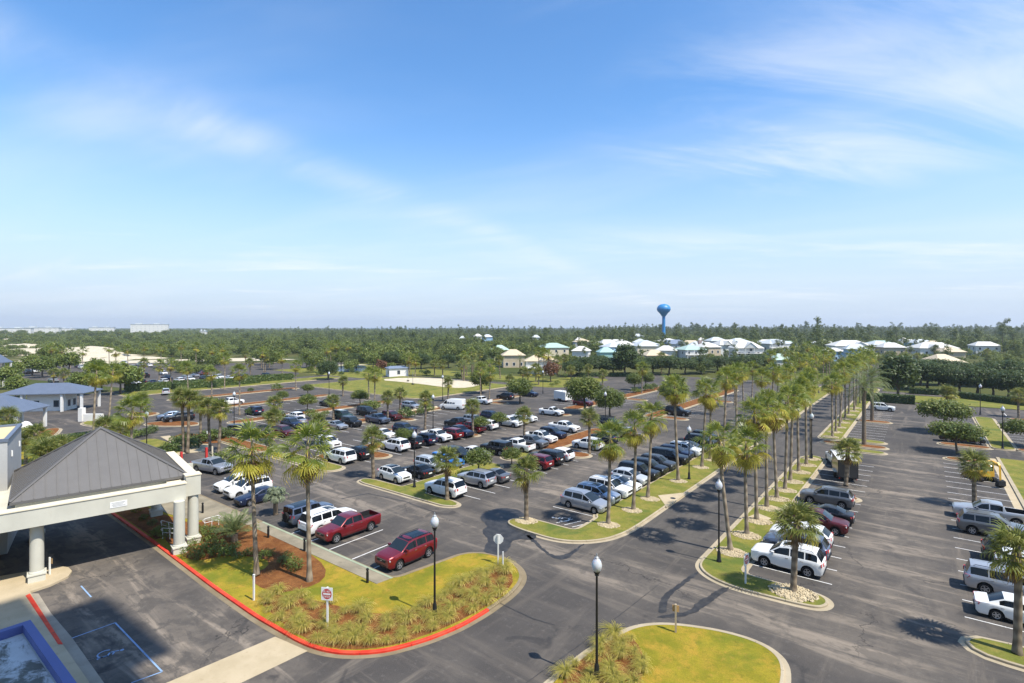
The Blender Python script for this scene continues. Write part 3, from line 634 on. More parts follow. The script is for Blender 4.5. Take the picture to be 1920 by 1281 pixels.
for k in range(4): place(LINE, 'parking_line', ASPH, (14+k*4.2, 158, 0.009), rot=(0, 0, R(90)), sc=(4.5, 1.3, 1))
lw = MB()                                      # stalls beside the red cars
for x in (-34.4, -37.15, -40.3, -43.2, -46.2): place(LINE, 'parking_line', ASPH, (x, 29.6, 0.010), rot=(0, 0, R(90)), sc=(5.8, 1.1, 1))
for (p, q) in (((135,1197),(216,1168)), ((216,1168),(304,1260)), ((304,1260),(246,1281)), ((152,1099),(171,1120))):
    a, b = Vector(G(*p)), Vector(G(*q)); n = (b-a).normalized(); w = Vector((-n.y, n.x))*0.045
    sheet('stall_line', [tuple(a-w), tuple(b-w), tuple(b+w), tuple(a+w)], 0.0145, MAT['line_blue'], None, ASPH)
def wheelchair(cx, cy, rz, s, name, mat):
    b = MB()
    def bar(p, q, w):
        p, q = Vector(p), Vector(q); n = (q-p).normalized(); k = Vector((-n.y, n.x))*w
        b.face([(*(p-k), 0), (*(q-k), 0), (*(q+k), 0), (*(p+k), 0)])
    for i in range(15):
        a0, a1 = R(-200+i*16), R(-200+(i+1)*16)
        b.face([(0.30*math.cos(a0), 0.30*math.sin(a0)-0.2, 0), (0.38*math.cos(a0), 0.38*math.sin(a0)-0.2, 0), (0.38*math.cos(a1), 0.38*math.sin(a1)-0.2, 0), (0.30*math.cos(a1), 0.30*math.sin(a1)-0.2, 0)])
    bar((-0.12, 0.42), (-0.05, 0.0), 0.05); bar((-0.09, 0.03), (0.28, 0.0), 0.05); bar((0.24, 0.02), (0.40, -0.42), 0.05); bar((0.38, -0.40), (0.52, -0.36), 0.04); bar((-0.10, 0.24), (0.2, 0.22), 0.04)
    b.face([(-0.13+0.10*math.cos(i*0.6283), 0.56+0.10*math.sin(i*0.6283), 0.0) for i in range(10)])
    o = b.build(name, mat, ASPH, loc=(cx, cy, 0.0155), rot=(0, 0, rz)); o.scale = (s, s, 1); return o
wc = G(205, 1225); wheelchair(wc[0], wc[1], R(-35), 1.05, 'wheelchair_symbol', MAT['line_blue'])
wc = G(1064, 976); wheelchair(wc[0]-0.7, wc[1], R(90), 1.5, 'wheelchair_symbol', MAT['line_white'])
for k in range(3):
    a = Vector((-28.4+k*0.9, 43.9)); sheet('hatch_line', [(a.x, a.y), (a.x+0.1, a.y), (a.x+0.85, a.y+1.9), (a.x+0.75, a.y+1.9)], 0.009, MAT['line_white'], None, ASPH)
# ------------------------------------------------------------------ vehicles
def interp(tbl, x):
    if x >= tbl[0][0]: return tbl[0][1]
    for (a, va), (b, vb) in zip(tbl, tbl[1:]):
        if x >= b: return va+(vb-va)*(x-a)/(b-a) if a != b else vb
    return tbl[-1][1]
# x from nose (+) to tail (-); top = centre-line height, belt = shoulder height
SPEC = {
 'suv': dict(L=4.75, W=1.90, zb=0.27, rw=0.365, wb=(1.42, -1.42), belt=[(2.4, 0.90), (1.9, 1.00), (1.1, 1.08), (-1.6, 1.12), (-2.4, 1.08)],
   top=[(2.4, 0.92), (2.25, 1.02), (1.95, 1.08), (1.12, 1.17), (0.42, 1.64), (-0.1, 1.73), (-1.75, 1.70), (-1.95, 1.65), (-2.28, 1.16), (-2.4, 1.06)],
   cowl=1.12, head=0.42, rh=-1.95, tail=-2.28, win=[(1.12, -0.24), (-0.31, -1.20), (-1.27, -2.02)], roofw=0.765, rails=True),
 'suv_big': dict(L=5.25, W=2.02, zb=0.30, rw=0.40, wb=(1.62, -1.50), belt=[(2.65, 0.98), (2.2, 1.08), (1.15, 1.15), (-2.1, 1.20), (-2.65, 1.16)],
   top=[(2.65, 1.00), (2.5, 1.10), (2.2, 1.15), (1.15, 1.23), (0.5, 1.78), (-0.1, 1.87), (-2.1, 1.84), (-2.3, 1.80), (-2.55, 1.22), (-2.65, 1.12)],
   cowl=1.15, head=0.5, rh=-2.3, tail=-2.55, win=[(1.15, -0.20), (-0.28, -1.25), (-1.33, -2.30)], roofw=0.78, rails=True),
 'boxy': dict(L=4.65, W=1.95, zb=0.36, rw=0.42, wb=(1.45, -1.40), belt=[(2.3, 1.02), (2.1, 1.12), (0.95, 1.16), (-1.95, 1.18), (-2.3, 1.16)],
   top=[(2.3, 1.04), (2.2, 1.14), (2.0, 1.17), (0.95, 1.21), (0.55, 1.76), (0.1, 1.83), (-2.0, 1.82), (-2.18, 1.79), (-2.26, 1.22), (-2.3, 1.16)],
   cowl=0.95, head=0.55, rh=-2.18, tail=-2.26, win=[(0.95, -0.30), (-0.40, -1.25), (-1.37, -2.10)], roofw=0.84, rails=False, spare=True),
 'hatch': dict(L=4.45, W=1.86, zb=0.25, rw=0.35, wb=(1.33, -1.33), belt=[(2.25, 0.80), (1.8, 0.92), (0.95, 1.03), (-1.4, 1.13), (-2.25, 1.06)],
   top=[(2.25, 0.82), (2.1, 0.92), (1.8, 1.00), (1.08, 1.12), (0.22, 1.57), (-0.3, 1.64), (-1.35, 1.59), (-1.62, 1.52), (-2.08, 1.13), (-2.25, 1.05)],
   cowl=1.08, head=0.22, rh=-1.62, tail=-2.08, win=[(1.08, -0.32), (-0.39, -1.20), (-1.27, -1.76)], roofw=0.74, rails=False),
 'sedan': dict(L=4.85, W=1.84, zb=0.21, rw=0.335, wb=(1.43, -1.40), belt=[(2.45, 0.68), (2.0, 0.82), (0.95, 0.93), (-1.6, 0.99), (-2.45, 0.93)],
   top=[(2.45, 0.70), (2.3, 0.80), (2.0, 0.87), (0.95, 1.00), (0.05, 1.40), (-0.5, 1.45), (-1.0, 1.42), (-1.75, 1.08), (-2.2, 1.03), (-2.45, 0.94)],
   cowl=0.95, head=0.05, rh=-1.0, tail=-1.75, win=[(0.95, -0.35), (-0.42, -1.25)], roofw=0.68, rails=False),
 'minivan': dict(L=5.15, W=2.00, zb=0.23, rw=0.345, wb=(1.58, -1.50), belt=[(2.55, 0.80), (2.1, 0.94), (1.35, 1.06), (-2.2, 1.12), (-2.55, 1.05)],
   top=[(2.55, 0.82), (2.4, 0.93), (2.1, 1.00), (1.35, 1.16), (0.3, 1.70), (-0.3, 1.77), (-1.9, 1.75), (-2.1, 1.70), (-2.42, 1.16), (-2.55, 1.04)],
   cowl=1.35, head=0.3, rh=-2.1, tail=-2.42, win=[(1.35, 0.18), (0.10, -1.05), (-1.13, -2.05)], roofw=0.74, rails=True),
 'pickup': dict(L=5.85, W=2.03, zb=0.36, rw=0.42, wb=(1.92, -1.72), belt=[(2.95, 0.98), (2.5, 1.11), (1.4, 1.20), (-1.0, 1.24), (-2.95, 1.24)],
   top=[(2.95, 1.00), (2.8, 1.13), (2.5, 1.18), (1.4, 1.28), (0.75, 1.80), (0.25, 1.90), (-0.55, 1.88), (-0.80, 1.82), (-0.98, 1.34), (-1.0, 1.30), (-2.95, 1.30)],
   cowl=1.4, head=0.75, rh=-0.80, tail=-0.98, win=[(1.4, 0.22), (0.14, -0.78)], roofw=0.76, rails=False, bed=(-1.06, -2.84)),
 'pickup_single': dict(L=5.5, W=2.00, zb=0.34, rw=0.40, wb=(1.75, -1.60), belt=[(2.75, 0.95), (2.3, 1.08), (1.3, 1.16), (0.0, 1.20), (-2.75, 1.20)],
   top=[(2.75, 0.97), (2.6, 1.10), (2.3, 1.14), (1.3, 1.24), (0.7, 1.74), (0.3, 1.82), (0.05, 1.82), (-0.1, 1.76), (-0.28, 1.30), (-0.32, 1.26), (-2.75, 1.26)],
   cowl=1.3, head=0.7, rh=-0.1, tail=-0.28, win=[(1.3, -0.02)], roofw=0.76, rails=False, bed=(-0.38, -2.64)),
 'van': dict(L=5.95, W=2.05, zb=0.28, rw=0.36, wb=(1.95, -1.75), belt=[(3.0, 0.85), (2.6, 1.10), (2.1, 1.25), (-2.9, 1.32), (-3.0, 1.3)],
   top=[(3.0, 0.88), (2.85, 1.05), (2.6, 1.22), (2.1, 1.42), (1.3, 2.25), (0.6, 2.48), (-2.85, 2.46), (-2.93, 2.40), (-2.98, 1.45), (-3.0, 1.35)],
   cowl=2.1, head=1.3, rh=-2.93, tail=-2.98, win=[(2.1, 1.0)], roofw=0.86, rails=False),
}
PARTS = {}
def car_parts(kind):
    """meshes of one kind of vehicle: list of (name, mesh, location, mirrored?)"""
    if kind in PARTS: return PARTS[kind]
    S = SPEC[kind]; L, W, zb, rw = S['L'], S['W'], S['zb'], S['rw']; hw0 = W/2
    ra = rw+0.075; bed = S.get('bed')
    xs = {L/2, L/2-0.05, L/2-0.16, L/2-0.45, -L/2, -L/2+0.05, -L/2+0.14, S['cowl'], S['head'], S['rh'], S['tail']}
    for w in S['wb']:
        for f in (-1, -0.92, -0.7, -0.38, 0, 0.38, 0.7, 0.92, 1): xs.add(round(w+ra*f, 3))
    for a, b in S['win']: xs |= {a, b}
    for t in S['top'][1:-1]: xs.add(t[0])
    if bed: xs |= {bed[0]+0.03, bed[0], bed[1], bed[1]-0.03}
    xs = sorted((x for x in xs if -L/2 <= x <= L/2), reverse=True)
    keep = [xs[0]]
    need = {S['cowl'], S['head'], S['rh'], S['tail']} | {e for w in S['win'] for e in w} | (set(bed) if bed else set())
    for x in xs[1:]:
        if keep[-1]-x < 0.028 and x not in need and x > -L/2+1e-6:
            continue
        keep.append(x)
    xs = keep
    def sect(x):
        e = L/2-abs(x); cz = zb
        rnd_ = 1-0.17*max(0, 1-e/0.42)**2.0 if x > 0 else 1-0.10*max(0, 1-e/0.30)**2.0
        hw = hw0*rnd_*(1-0.02*max(0, abs(x)-L*0.3)/(L*0.2))
        if e < 0.16: cz = zb+0.16*(1-e/0.16)*0.9
        for w in S['wb']:
            if abs(x-w) < ra: cz = max(cz, rw+math.sqrt(max(0, ra*ra-(x-w)**2))-0.01)
        zt = interp(S['top'], x); zbt = min(interp(S['belt'], x), zt-0.02)
        cab = S['cowl'] > x > S['tail']
        if cab:
            f = min(1.0, max(0.0, (zt-zbt-0.08)/0.5)); ht = hw*(0.86+(S['roofw']-0.86)*f)
        else: ht = hw*0.86
        cz = min(cz, zbt-0.10)
        h = zbt-cz
        lo = (hw*0.935, zbt+0.012); E = (ht, max(zt-0.085, zbt+0.014)); l = lambda q: (lo[0]+(E[0]-lo[0])*q, lo[1]+(E[1]-lo[1])*q)
        pts = [(hw*0.93, cz), (hw*0.985, cz+0.10*h), (hw, cz+0.45*h), (hw*0.99, cz+0.80*h), (hw*0.955, zbt), l(0.07), l(0.93), (ht*0.95, E[1]+(zt-E[1])*0.62), (ht*0.55, zt-0.012), (0, zt)]
        if bed and bed[1] <= x <= bed[0]:
            rail = zt; fl = rail-0.42
            pts[5] = (hw*0.93, zbt+0.03); pts[6] = (hw*0.90, rail); pts[7] = (hw*0.84, rail); pts[8] = (hw*0.83, fl); pts[9] = (0, fl)
        elif bed and x < bed[0]+0.2 and not cab:
            pts[5] = (hw*0.93, zbt+0.03); pts[6] = (hw*0.90, zt); pts[7] = (hw*0.84, zt); pts[8] = (hw*0.5, zt); pts[9] = (0, zt)
        return pts
    secs = [sect(x) for x in xs]; n = len(xs)
    body = MB(); glass = {'windshield': MB(), 'rear_window': MB()}; sidew = {}; liner = MB()
    def inwin(a, b):
        for k, (p, q) in enumerate(S['win']):
            if a <= p+1e-6 and b >= q-1e-6: return k
        return None
    for i in range(n-1):
        xa, xb = xs[i], xs[i+1]; A, B = secs[i], secs[i+1]
        for j in range(9):
            for sgn in (1, -1):
                q = [(xa, sgn*A[j][0], A[j][1]), (xa, sgn*A[j+1][0], A[j+1][1]), (xb, sgn*B[j+1][0], B[j+1][1]), (xb, sgn*B[j][0], B[j][1])]
                if sgn < 0: q = q[::-1]
                tgt = body
                if j == 5 and S['cowl']+1e-6 >= xa and xb >= S['tail']-1e-6:
                    k = inwin(xa, xb)
                    if k is not None:
                        tgt = sidew.setdefault((k, sgn), MB())
                elif j >= 7 and S['cowl']+1e-6 >= xa and xb >= S['head']-1e-6: tgt = glass['windshield']
                elif j >= 7 and S['rh']+1e-6 >= xa and xb >= S['tail']-1e-6 and kind != 'van': tgt = glass['rear_window']
                elif bed and j >= 7 and bed[0]+1e-6 >= xa and xb >= bed[1]-1e-6: tgt = liner
                tgt.face(q)
    for i, flip in ((0, False), (n-1, True)):
        A = secs[i]; x = xs[i]
        ring = [(x, p[0], p[1]) for p in A] + [(x, -p[0], p[1]) for p in A[-2::-1]]
        body.face(ring[::-1] if flip else ring)
    def weld(mb, name, mat, sm=35):
        me = mb.mesh(name, [mat]); bm = bmesh.new(); bm.from_mesh(me); bmesh.ops.remove_doubles(bm, verts=bm.verts, dist=0.0008)
        bmesh.ops.dissolve_degenerate(bm, edges=bm.edges, dist=0.0008); bm.normal_update(); bm.to_mesh(me); bm.free()
        me.polygons.foreach_set('use_smooth', [True]*len(me.polygons)); me.set_sharp_from_angle(angle=R(sm)); me.update(); return me
    P = []
    P.append(('body', weld(body, kind+'_body', MAT['paint_white']), (0,0,0), None))
    for k, mb in glass.items():
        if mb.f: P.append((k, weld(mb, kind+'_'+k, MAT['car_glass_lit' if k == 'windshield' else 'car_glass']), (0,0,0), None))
    for (k, sgn), mb in sidew.items(): P.append(('side_window', weld(mb, kind+'_side_window', MAT['car_glass']), (0,0,0), None))
    if liner.f: P.append(('bed', weld(liner, kind+'_bed', MAT['car_black']), (0,0,0), None))
    ub = MB(); ub.box(-L/2+0.12, -hw0+0.26, zb-0.02, L/2-0.12, hw0-0.26, min(0.92, rw*2+0.05)); ub.box(S['wb'][1]+ra+0.02, -hw0*0.94, zb-0.05, S['wb'][0]-ra-0.02, hw0*0.94, zb+0.05)  # dark boxes added to block light and keep the wheel wells dark
    P.append(('underbody_blocker', ub.mesh(kind+'_underbody_blocker', [MAT['car_black']]), (0,0,0), None))
    ty = MB(); ty.lathe([(rw*0.62, -0.10), (rw*0.93, -0.115), (rw, -0.07), (rw, 0.07), (rw*0.93, 0.115), (rw*0.62, 0.10)], 18, axis='y')
    rim = MB(); rim.lathe([(rw*0.64, 0.06), (rw*0.64, 0.112), (rw*0.56, 0.104), (rw*0.52, 0.075), (0.06, 0.085), (0.05, 0.105), (0.01, 0.107)], 18, axis='y')
    for k in range(5):
        a = k*2*math.pi/5; c, s_ = math.cos(a), math.sin(a); w = 0.042
        rim.face([(c*0.05-s_*w, 0.108, s_*0.05+c*w), (c*rw*0.6-s_*w*0.7, 0.111, s_*rw*0.6+c*w*0.7), (c*rw*0.6+s_*w*0.7, 0.111, s_*rw*0.6-c*w*0.7), (c*0.05+s_*w, 0.108, s_*0.05-c*w)])
    tym = ty.mesh(kind+'_tyre', [MAT['tyre']], 40); rm = rim.mesh(kind+'_rim', [MAT['rim']], 30)
    for w in S['wb']:
        for sgn in (1, -1): P.append(('wheel', tym, (w, sgn*(hw0-0.125), rw), sgn)); P.append(('>rim', rm, None, None))
    # lamps, grille, plate, mirrors, handles, rails: thin shells lying on the skin
    def shell(pts, d=0.014):
        m = MB(); c = [Vector(p) for p in pts]; nrm = (c[1]-c[0]).cross(c[2]-c[0]).normalized(); ce = sum(c, Vector())/len(c)
        if nrm.dot(Vector((ce.x, ce.y, 0))) < 0: nrm = -nrm
        o = [p+nrm*d for p in c]; m.face(o)
        for i in range(len(c)): m.face([c[i-1], c[i], o[i], o[i-1]])
        return m
    f1 = secs[2]; f2 = secs[3]; x1, x2 = xs[2], xs[3]; x0 = xs[0]; F0 = secs[0]
    zh = F0[4][1]; fh = F0[4][1]-F0[0][1]
    for sgn in (1, -1):
        q = [(xs[1]+0.012, sgn*secs[1][3][0]*0.55, zh-0.17*fh-0.06), (xs[2]+0.0, sgn*(f1[2][0]+0.012), zh-0.12*fh-0.06), (x2, sgn*(f2[3][0]+0.016), zh-0.03), (x1+0.02, sgn*(f1[4][0]+0.004), zh+0.02), (xs[1]+0.016, sgn*secs[1][4][0]*0.62, zh-0.01)]
        if sgn < 0: q = q[::-1]
        P.append(('headlight', shell(q, 0.028).mesh(kind+'_headlight', [MAT['head_lamp']]), (0,0,0), None))
    g = MB(); g.box(x0-0.06, -hw0*0.50, zh-0.46*fh, x0+0.022, hw0*0.50, zh-0.06*fh); g.box(x0-0.06, -hw0*0.62, F0[0][1]+0.03, x0+0.016, hw0*0.62, F0[0][1]+0.16*fh)
    P.append(('grille', g.mesh(kind+'_grille', [MAT['car_black']]), (0,0,0), None))
    c = MB(); c.box(x0+0.012, -0.12, zh-0.32*fh, x0+0.034, 0.12, zh-0.24*fh); c.box(x0+0.01, -hw0*0.51, zh-0.075*fh, x0+0.03, hw0*0.51, zh-0.035*fh); P.append(('badge', c.mesh(kind+'_badge', [MAT['chrome']]), (0,0,0), None))
    xe = xs[-1]; Z0 = secs[-1]; zt_ = Z0[4][1]; th = zt_-Z0[0][1]; t2 = secs[-3]
    for sgn in (1, -1):
        hi = zt_+(0.04 if kind in ('sedan', 'pickup', 'pickup_single') else 0.10)
        q = [(xe-0.01, sgn*Z0[3][0]*0.66, zt_-0.26*th), (xe-0.01, sgn*Z0[3][0]*0.66, hi-0.04), (xe+0.04, sgn*(secs[-2][4][0]+0.012), hi-0.03), (xs[-4], sgn*(secs[-4][3][0]+0.018), zt_+0.0), (xs[-3], sgn*(t2[3][0]+0.016), zt_-0.30*th)]
        if sgn < 0: q = q[::-1]
        P.append(('tail_light', shell(q, 0.035).mesh(kind+'_tail_light', [MAT['tail_lamp']]), (0,0,0), None))
    m = MB(); m.box(xe-0.02, -0.26, zt_-0.50*th, xe+0.02, 0.26, zt_-0.50*th+0.15); P.append(('licence_plate', m.mesh(kind+'_plate', [MAT['plate']]), (0,0,0), None))
    m = MB(); m.box(xe-0.045, -hw0*0.80, Z0[0][1]-0.03, xe+0.1, hw0*0.80, Z0[0][1]+0.13*th); P.append(('bumper', m.mesh(kind+'_bumper', [MAT['car_black']]), (0,0,0), None))
    mi = MB(); mi.box(-0.10, -0.11, -0.07, 0.06, 0.11, 0.08); mim = mi.mesh(kind+'_mirror', [MAT['paint_white']])
    for sgn in (1, -1): P.append(('mirror', mim, (S['cowl']-0.28, sgn*(hw0+0.06), interp(S['belt'], S['cowl']-0.3)+0.10), None))
    ha = MB(); ha.box(-0.10, -0.022, -0.016, 0.10, 0.022, 0.016); ham = ha.mesh(kind+'_handle', [MAT['chrome']])
    for k, (p, q) in enumerate(S['win'][:2]):
        for sgn in (1, -1): P.append(('door_handle', ham, (q+0.14, sgn*(hw0*0.99), interp(S['belt'], q)-0.12), None))
    if S['rails']:
        ra_ = MB(); zt1 = interp(S['top'], (S['head']+S['rh'])/2); yy = hw0*S['roofw']*0.90
        ra_.tube([(S['head']-0.25, 0, zt1-0.06), (S['head']-0.4, 0, zt1+0.035), (S['rh']+0.3, 0, zt1+0.02), (S['rh']+0.12, 0, zt1-0.09)], 0.02, 5); ram = ra_.mesh(kind+'_rail', [MAT['car_black']])
        for sgn in (1, -1): P.append(('roof_rail', ram, (0, sgn*yy, 0), None))
    if S.get('spare'):
        m = MB(); m.lathe([(rw*0.95, -0.1), (rw, -0.05), (rw, 0.08), (rw*0.9, 0.11), (rw*0.5, 0.09)], 18, axis='y'); sm_ = m.mesh(kind+'_spare', [MAT['tyre']], 40); P.append(('spare_wheel', sm_, (-L/2-0.1, 0, 0.98), 'rear'))
    PARTS[kind] = P; return P
SIMPLE = {}
def simple_car(kind):
    if kind in SIMPLE: return SIMPLE[kind]
    mats = []; v = []; f = []; mi = []
    for (nm, me, loc, flag) in car_parts(kind):
        if nm in ('door_handle', 'badge', 'roof_rail', 'licence_plate', 'mirror'): continue
        if nm == '>rim': loc, flag = last
        last = (loc, flag)
        M = Matrix.Translation(loc)
        if flag == -1: M = M @ Matrix.Rotation(math.pi, 4, 'Z')
        if flag == 'rear': M = M @ Matrix.Rotation(math.pi/2, 4, 'Z')
        mt = me.materials[0]
        if mt not in mats: mats.append(mt)
        b = len(v); v += [tuple(M @ q.co) for q in me.vertices]
        for p in me.polygons: f.append(tuple(b+i for i in p.vertices)); mi.append(mats.index(mt))
    me = bpy.data.meshes.new(kind+'_far'); me.from_pydata(v, [], f)
    for m in mats: me.materials.append(m)
    me.polygons.foreach_set('material_index', mi); me.polygons.foreach_set('use_smooth', [True]*len(f)); me.set_sharp_from_angle(angle=R(35)); me.update()
    SIMPLE[kind] = me; return me
WORD = {'suv': 'crossover', 'suv_big': 'large SUV', 'boxy': 'boxy off-roader', 'hatch': 'sloping-back crossover', 'sedan': 'sedan', 'minivan': 'minivan', 'pickup': 'crew-cab pickup', 'pickup_single': 'single-cab pickup', 'van': 'cargo van'}
OBJNAME = {'suv': 'parked_suv', 'suv_big': 'parked_suv', 'boxy': 'parked_suv', 'hatch': 'parked_car', 'sedan': 'parked_car', 'minivan': 'parked_minivan', 'pickup': 'pickup_truck', 'pickup_single': 'pickup_truck', 'van': 'cargo_van'}
CATN = {'suv': 'SUV', 'suv_big': 'SUV', 'boxy': 'SUV', 'hatch': 'car', 'sedan': 'car', 'minivan': 'minivan', 'pickup': 'pickup truck', 'pickup_single': 'pickup truck', 'van': 'van'}
def car(kind, colr, x, y, deg, label, group, detail=True, sc=1.0, roof=None, rim=None):
    """deg: direction of the nose, 0 = +X, 90 = +Y"""
    deg += rnd.uniform(-1.6, 1.6); k_ = {'suv': (1.02, 1.04, 1.08), 'hatch': (1.02, 1.04, 1.06), 'suv_big': (1.0, 1.02, 1.05), 'boxy': (1.0, 1.02, 1.05)}.get(kind, (1, 1, 1.02)); sc = tuple(sc*q for q in k_)
    if not detail:
        o = place(simple_car(kind), OBJNAME[kind], None, (x, y, 0.0), (0, 0, R(deg)), sc)
        o.material_slots[0].link = 'OBJECT'; o.material_slots[0].material = MAT['paint_'+colr]
        return tag(o, label, CATN[kind], group)
    root = empty(OBJNAME[kind], (x, y, 0.0), R(deg), label, CATN[kind], group); root.scale = sc; last = None; body = None
    for (nm, me, loc, flag) in car_parts(kind):
        if nm == '>rim': place(me, 'rim', last, mat=MAT['rim_dark'] if rim == 'dark' else None); continue
        par = body if nm in ('door_handle', 'badge', 'licence_plate', 'roof_rail') else root
        rz = math.pi if flag == -1 else (math.pi/2 if flag == 'rear' else 0)
        last = place(me, nm, par, loc, (0, 0, rz))
        if nm == 'body': body = last
        if nm in ('body', 'mirror'): last.material_slots[0].link = 'OBJECT'; last.material_slots[0].material = MAT['paint_'+colr]
    if roof:
        S = SPEC[kind]; zt = interp(S['top'], (S['head']+S['rh'])/2); m = MB(); hw = S['W']/2*S['roofw']*(0.84 if roof == 'full' else 0.55)
        a, b = (S['head']-0.08, S['rh']+0.05) if roof in ('full', 'white') else (S['head']-0.15, S['head']-0.95)
        nseg = 4
        for i in range(nseg):
            p, q = a+(b-a)*i/nseg, a+(b-a)*(i+1)/nseg
            for sg in (1, -1):
                zp, zq = interp(S['top'], p)+0.006, interp(S['top'], q)+0.006
                f_ = [(p, 0, zp), (p, sg*hw, zp-0.012), (q, sg*hw, zq-0.012), (q, 0, zq)]; m.face(f_ if sg < 0 else f_[::-1])
        m.build('sunroof' if roof != 'white' else 'roof_panel', MAT['car_glass'] if roof != 'white' else MAT['paint_white'], root)
    return root
E2 = 'row facing the road verge'
def row(label_row, group, cars, detail=True):
    for (kind, colr, x, y, deg, lab, *ex) in cars:
        car(kind, colr, x, y, deg, lab, group, detail, **(ex[0] if ex else {}))
row('', 'cars parked beside the entrance lawn', [
 ('suv', 'red', -33.45, 29.4, -90, 'dark red family SUV with black roof rails beside the entrance lawn', dict(roof='full', sc=1.04)),
 ('pickup', 'red', -41.9, 29.9, -90, 'red crew-cab pickup with black covered bed parked nose to the walkway'),
 ('suv_big', 'white', -44.8, 29.7, 90, 'long white SUV with sunroof beside the red crew-cab pickup', dict(roof='sun')),
 ('boxy', 'slate', -48.0, 29.6, 90, 'boxy grey off-roader with rear spare wheel beside long white SUV', dict(roof='full')),
 ('sedan', 'navy', -57.6, 29.6, -90, 'navy blue sedan parked by the silvery pindo palm', ),
 ('suv', 'white', -60.9, 30.0, -90, 'white crossover between the navy sedan and a white hatchback', dict(roof='sun')),
 ('hatch', 'white', -64.2, 30.2, -90, 'white crossover beside the porte-cochere roof corner'),
 ('pickup', 'silver', -74.2, 31.8, 12, 'silver crew-cab pickup behind the porte-cochere roof'),
])
G1 = 'cars in the row along the palm verge'
row('', G1, [
 ('minivan', 'silver', -28.2, 49.3, 0, 'silver minivan at the junction end of the palm verge row'),
 ('suv', 'iceblue', -28.3, 52.1, 0, 'pale blue-silver crossover parked next to the silver minivan', dict(roof='sun')),
 ('suv_big', 'white', -28.3, 55.0, 0, 'white SUV with dark sunroof, third car along the palm verge row', dict(roof='sun', sc=0.96)),
 ('sedan', 'white', -28.4, 57.8, 0, 'white rounded sedan in the palm verge row before the storm inlet', dict(roof='sun')),
 ('hatch', 'pearl', -28.5, 60.6, 0, 'pearl silver crossover beside the white sedan in verge row'),
 ('suv_big', 'black', -28.6, 63.4, 0, 'black large SUV beside the pearl crossover in the verge row', dict(sc=0.97)),
 ('suv', 'black', -28.5, 66.2, 0, 'black crossover between two large black SUVs in the verge row'),
 ('suv', 'charcoal', -28.4, 69.0, 0, 'charcoal crossover with silver roof rails in the verge row'),
 ('suv_big', 'black', -28.4, 73.2, 0, 'long black SUV behind the black street lamp in the verge row'),
 ('suv', 'navy', -28.6, 76.2, 0, 'navy crossover next to a white crossover in the verge row'),
 ('suv', 'white', -28.3, 79.2, 0, 'white crossover with sunroof between dark cars at far end of verge row', dict(roof='sun')),
 ('sedan', 'charcoal', -28.4, 82.2, 0, 'charcoal sedan past the white crossover in the verge row'),
 ('suv', 'black', -28.4, 86.5, 0, 'black crossover near the far end of the verge row'),
 ('suv', 'black', -28.6, 90.0, 0, 'last black crossover of the verge row by the cross street'),
])
G2 = 'cars in the middle rows of the lot'
row('', G2, [
 ('suv', 'white', -43.2, 43.7, 180, 'white crossover with dark rear window next to the grass island cap', dict(sc=1.04)),
 ('suv', 'silver', -42.9, 48.7, 180, 'silver-grey crossover beside the white one by the grass cap'),
 ('sedan', 'grey', -42.7, 51.4, 180, 'grey sedan seen from behind beside the silver-grey crossover'),
 ('suv', 'red', -41.8, 59.6, 180, 'bright red crossover seen from behind near the mulch island'),
 ('suv_big', 'black', -42.0, 62.4, 180, 'black SUV between a red and a white crossover'),
 ('hatch', 'white', -41.8, 65.3, 180, 'white coupe-backed crossover beside the mulch island'),
 ('suv', 'white', -41.8, 73.8, 180, 'white crossover half hidden behind the nearest verge palm crown'),
 ('suv', 'navy', -42.0, 79.6, 180, 'navy crossover seen from behind beyond the verge palms'),
 ('suv', 'tan', -42.0, 85.2, 180, 'tan crossover beyond the verge palms near the cross street'),
 ('hatch', 'white', -52.2, 43.9, 0, 'white crossover with black glass roof facing the grass cap lamp', dict(roof='full', sc=1.02)),
 ('sedan', 'black', -51.5, 47.0, 180, 'black car with dark red tail lamps beside white glass-roofed crossover', dict(roof='full', sc=1.03)),
 ('suv', 'pearl', -52.0, 49.9, 0, 'pearl silver crossover behind the cap sabal palm'),
 ('boxy', 'blue', -51.4, 52.5, 0, 'bright blue boxy off-roader under the cap sabal palm', dict(roof='white')),
 ('suv', 'black', -52.9, 56.2, 0, 'black crossover in the shade of the round oak in the lot'),
 ('sedan', 'white', -52.4, 59.2, 0, 'white sedan mostly hidden behind the round oak'),
 ('boxy', 'black', -51.0, 62.4, 180, 'black boxy SUV beside the small oak and white pickup', dict(sc=1.08)),
 ('pickup', 'white', -49.8, 66.0, 180, 'white crew-cab pickup seen from behind beside the small oak'),
 ('pickup', 'grey', -49.6, 69.4, 0, 'grey crew-cab pickup facing the verge between two white pickups'),
 ('pickup', 'white', -50.4, 73.2, 0, 'white crew-cab pickup with sunroof and open bed', dict(roof='sun')),
 ('suv', 'navy', -50.6, 77.2, 0, 'dark blue crossover beside the white pickup with open bed'),
 ('pickup', 'white', -52.2, 83.5, 0, 'white pickup behind the nearest verge palm crown, far middle row'),
])
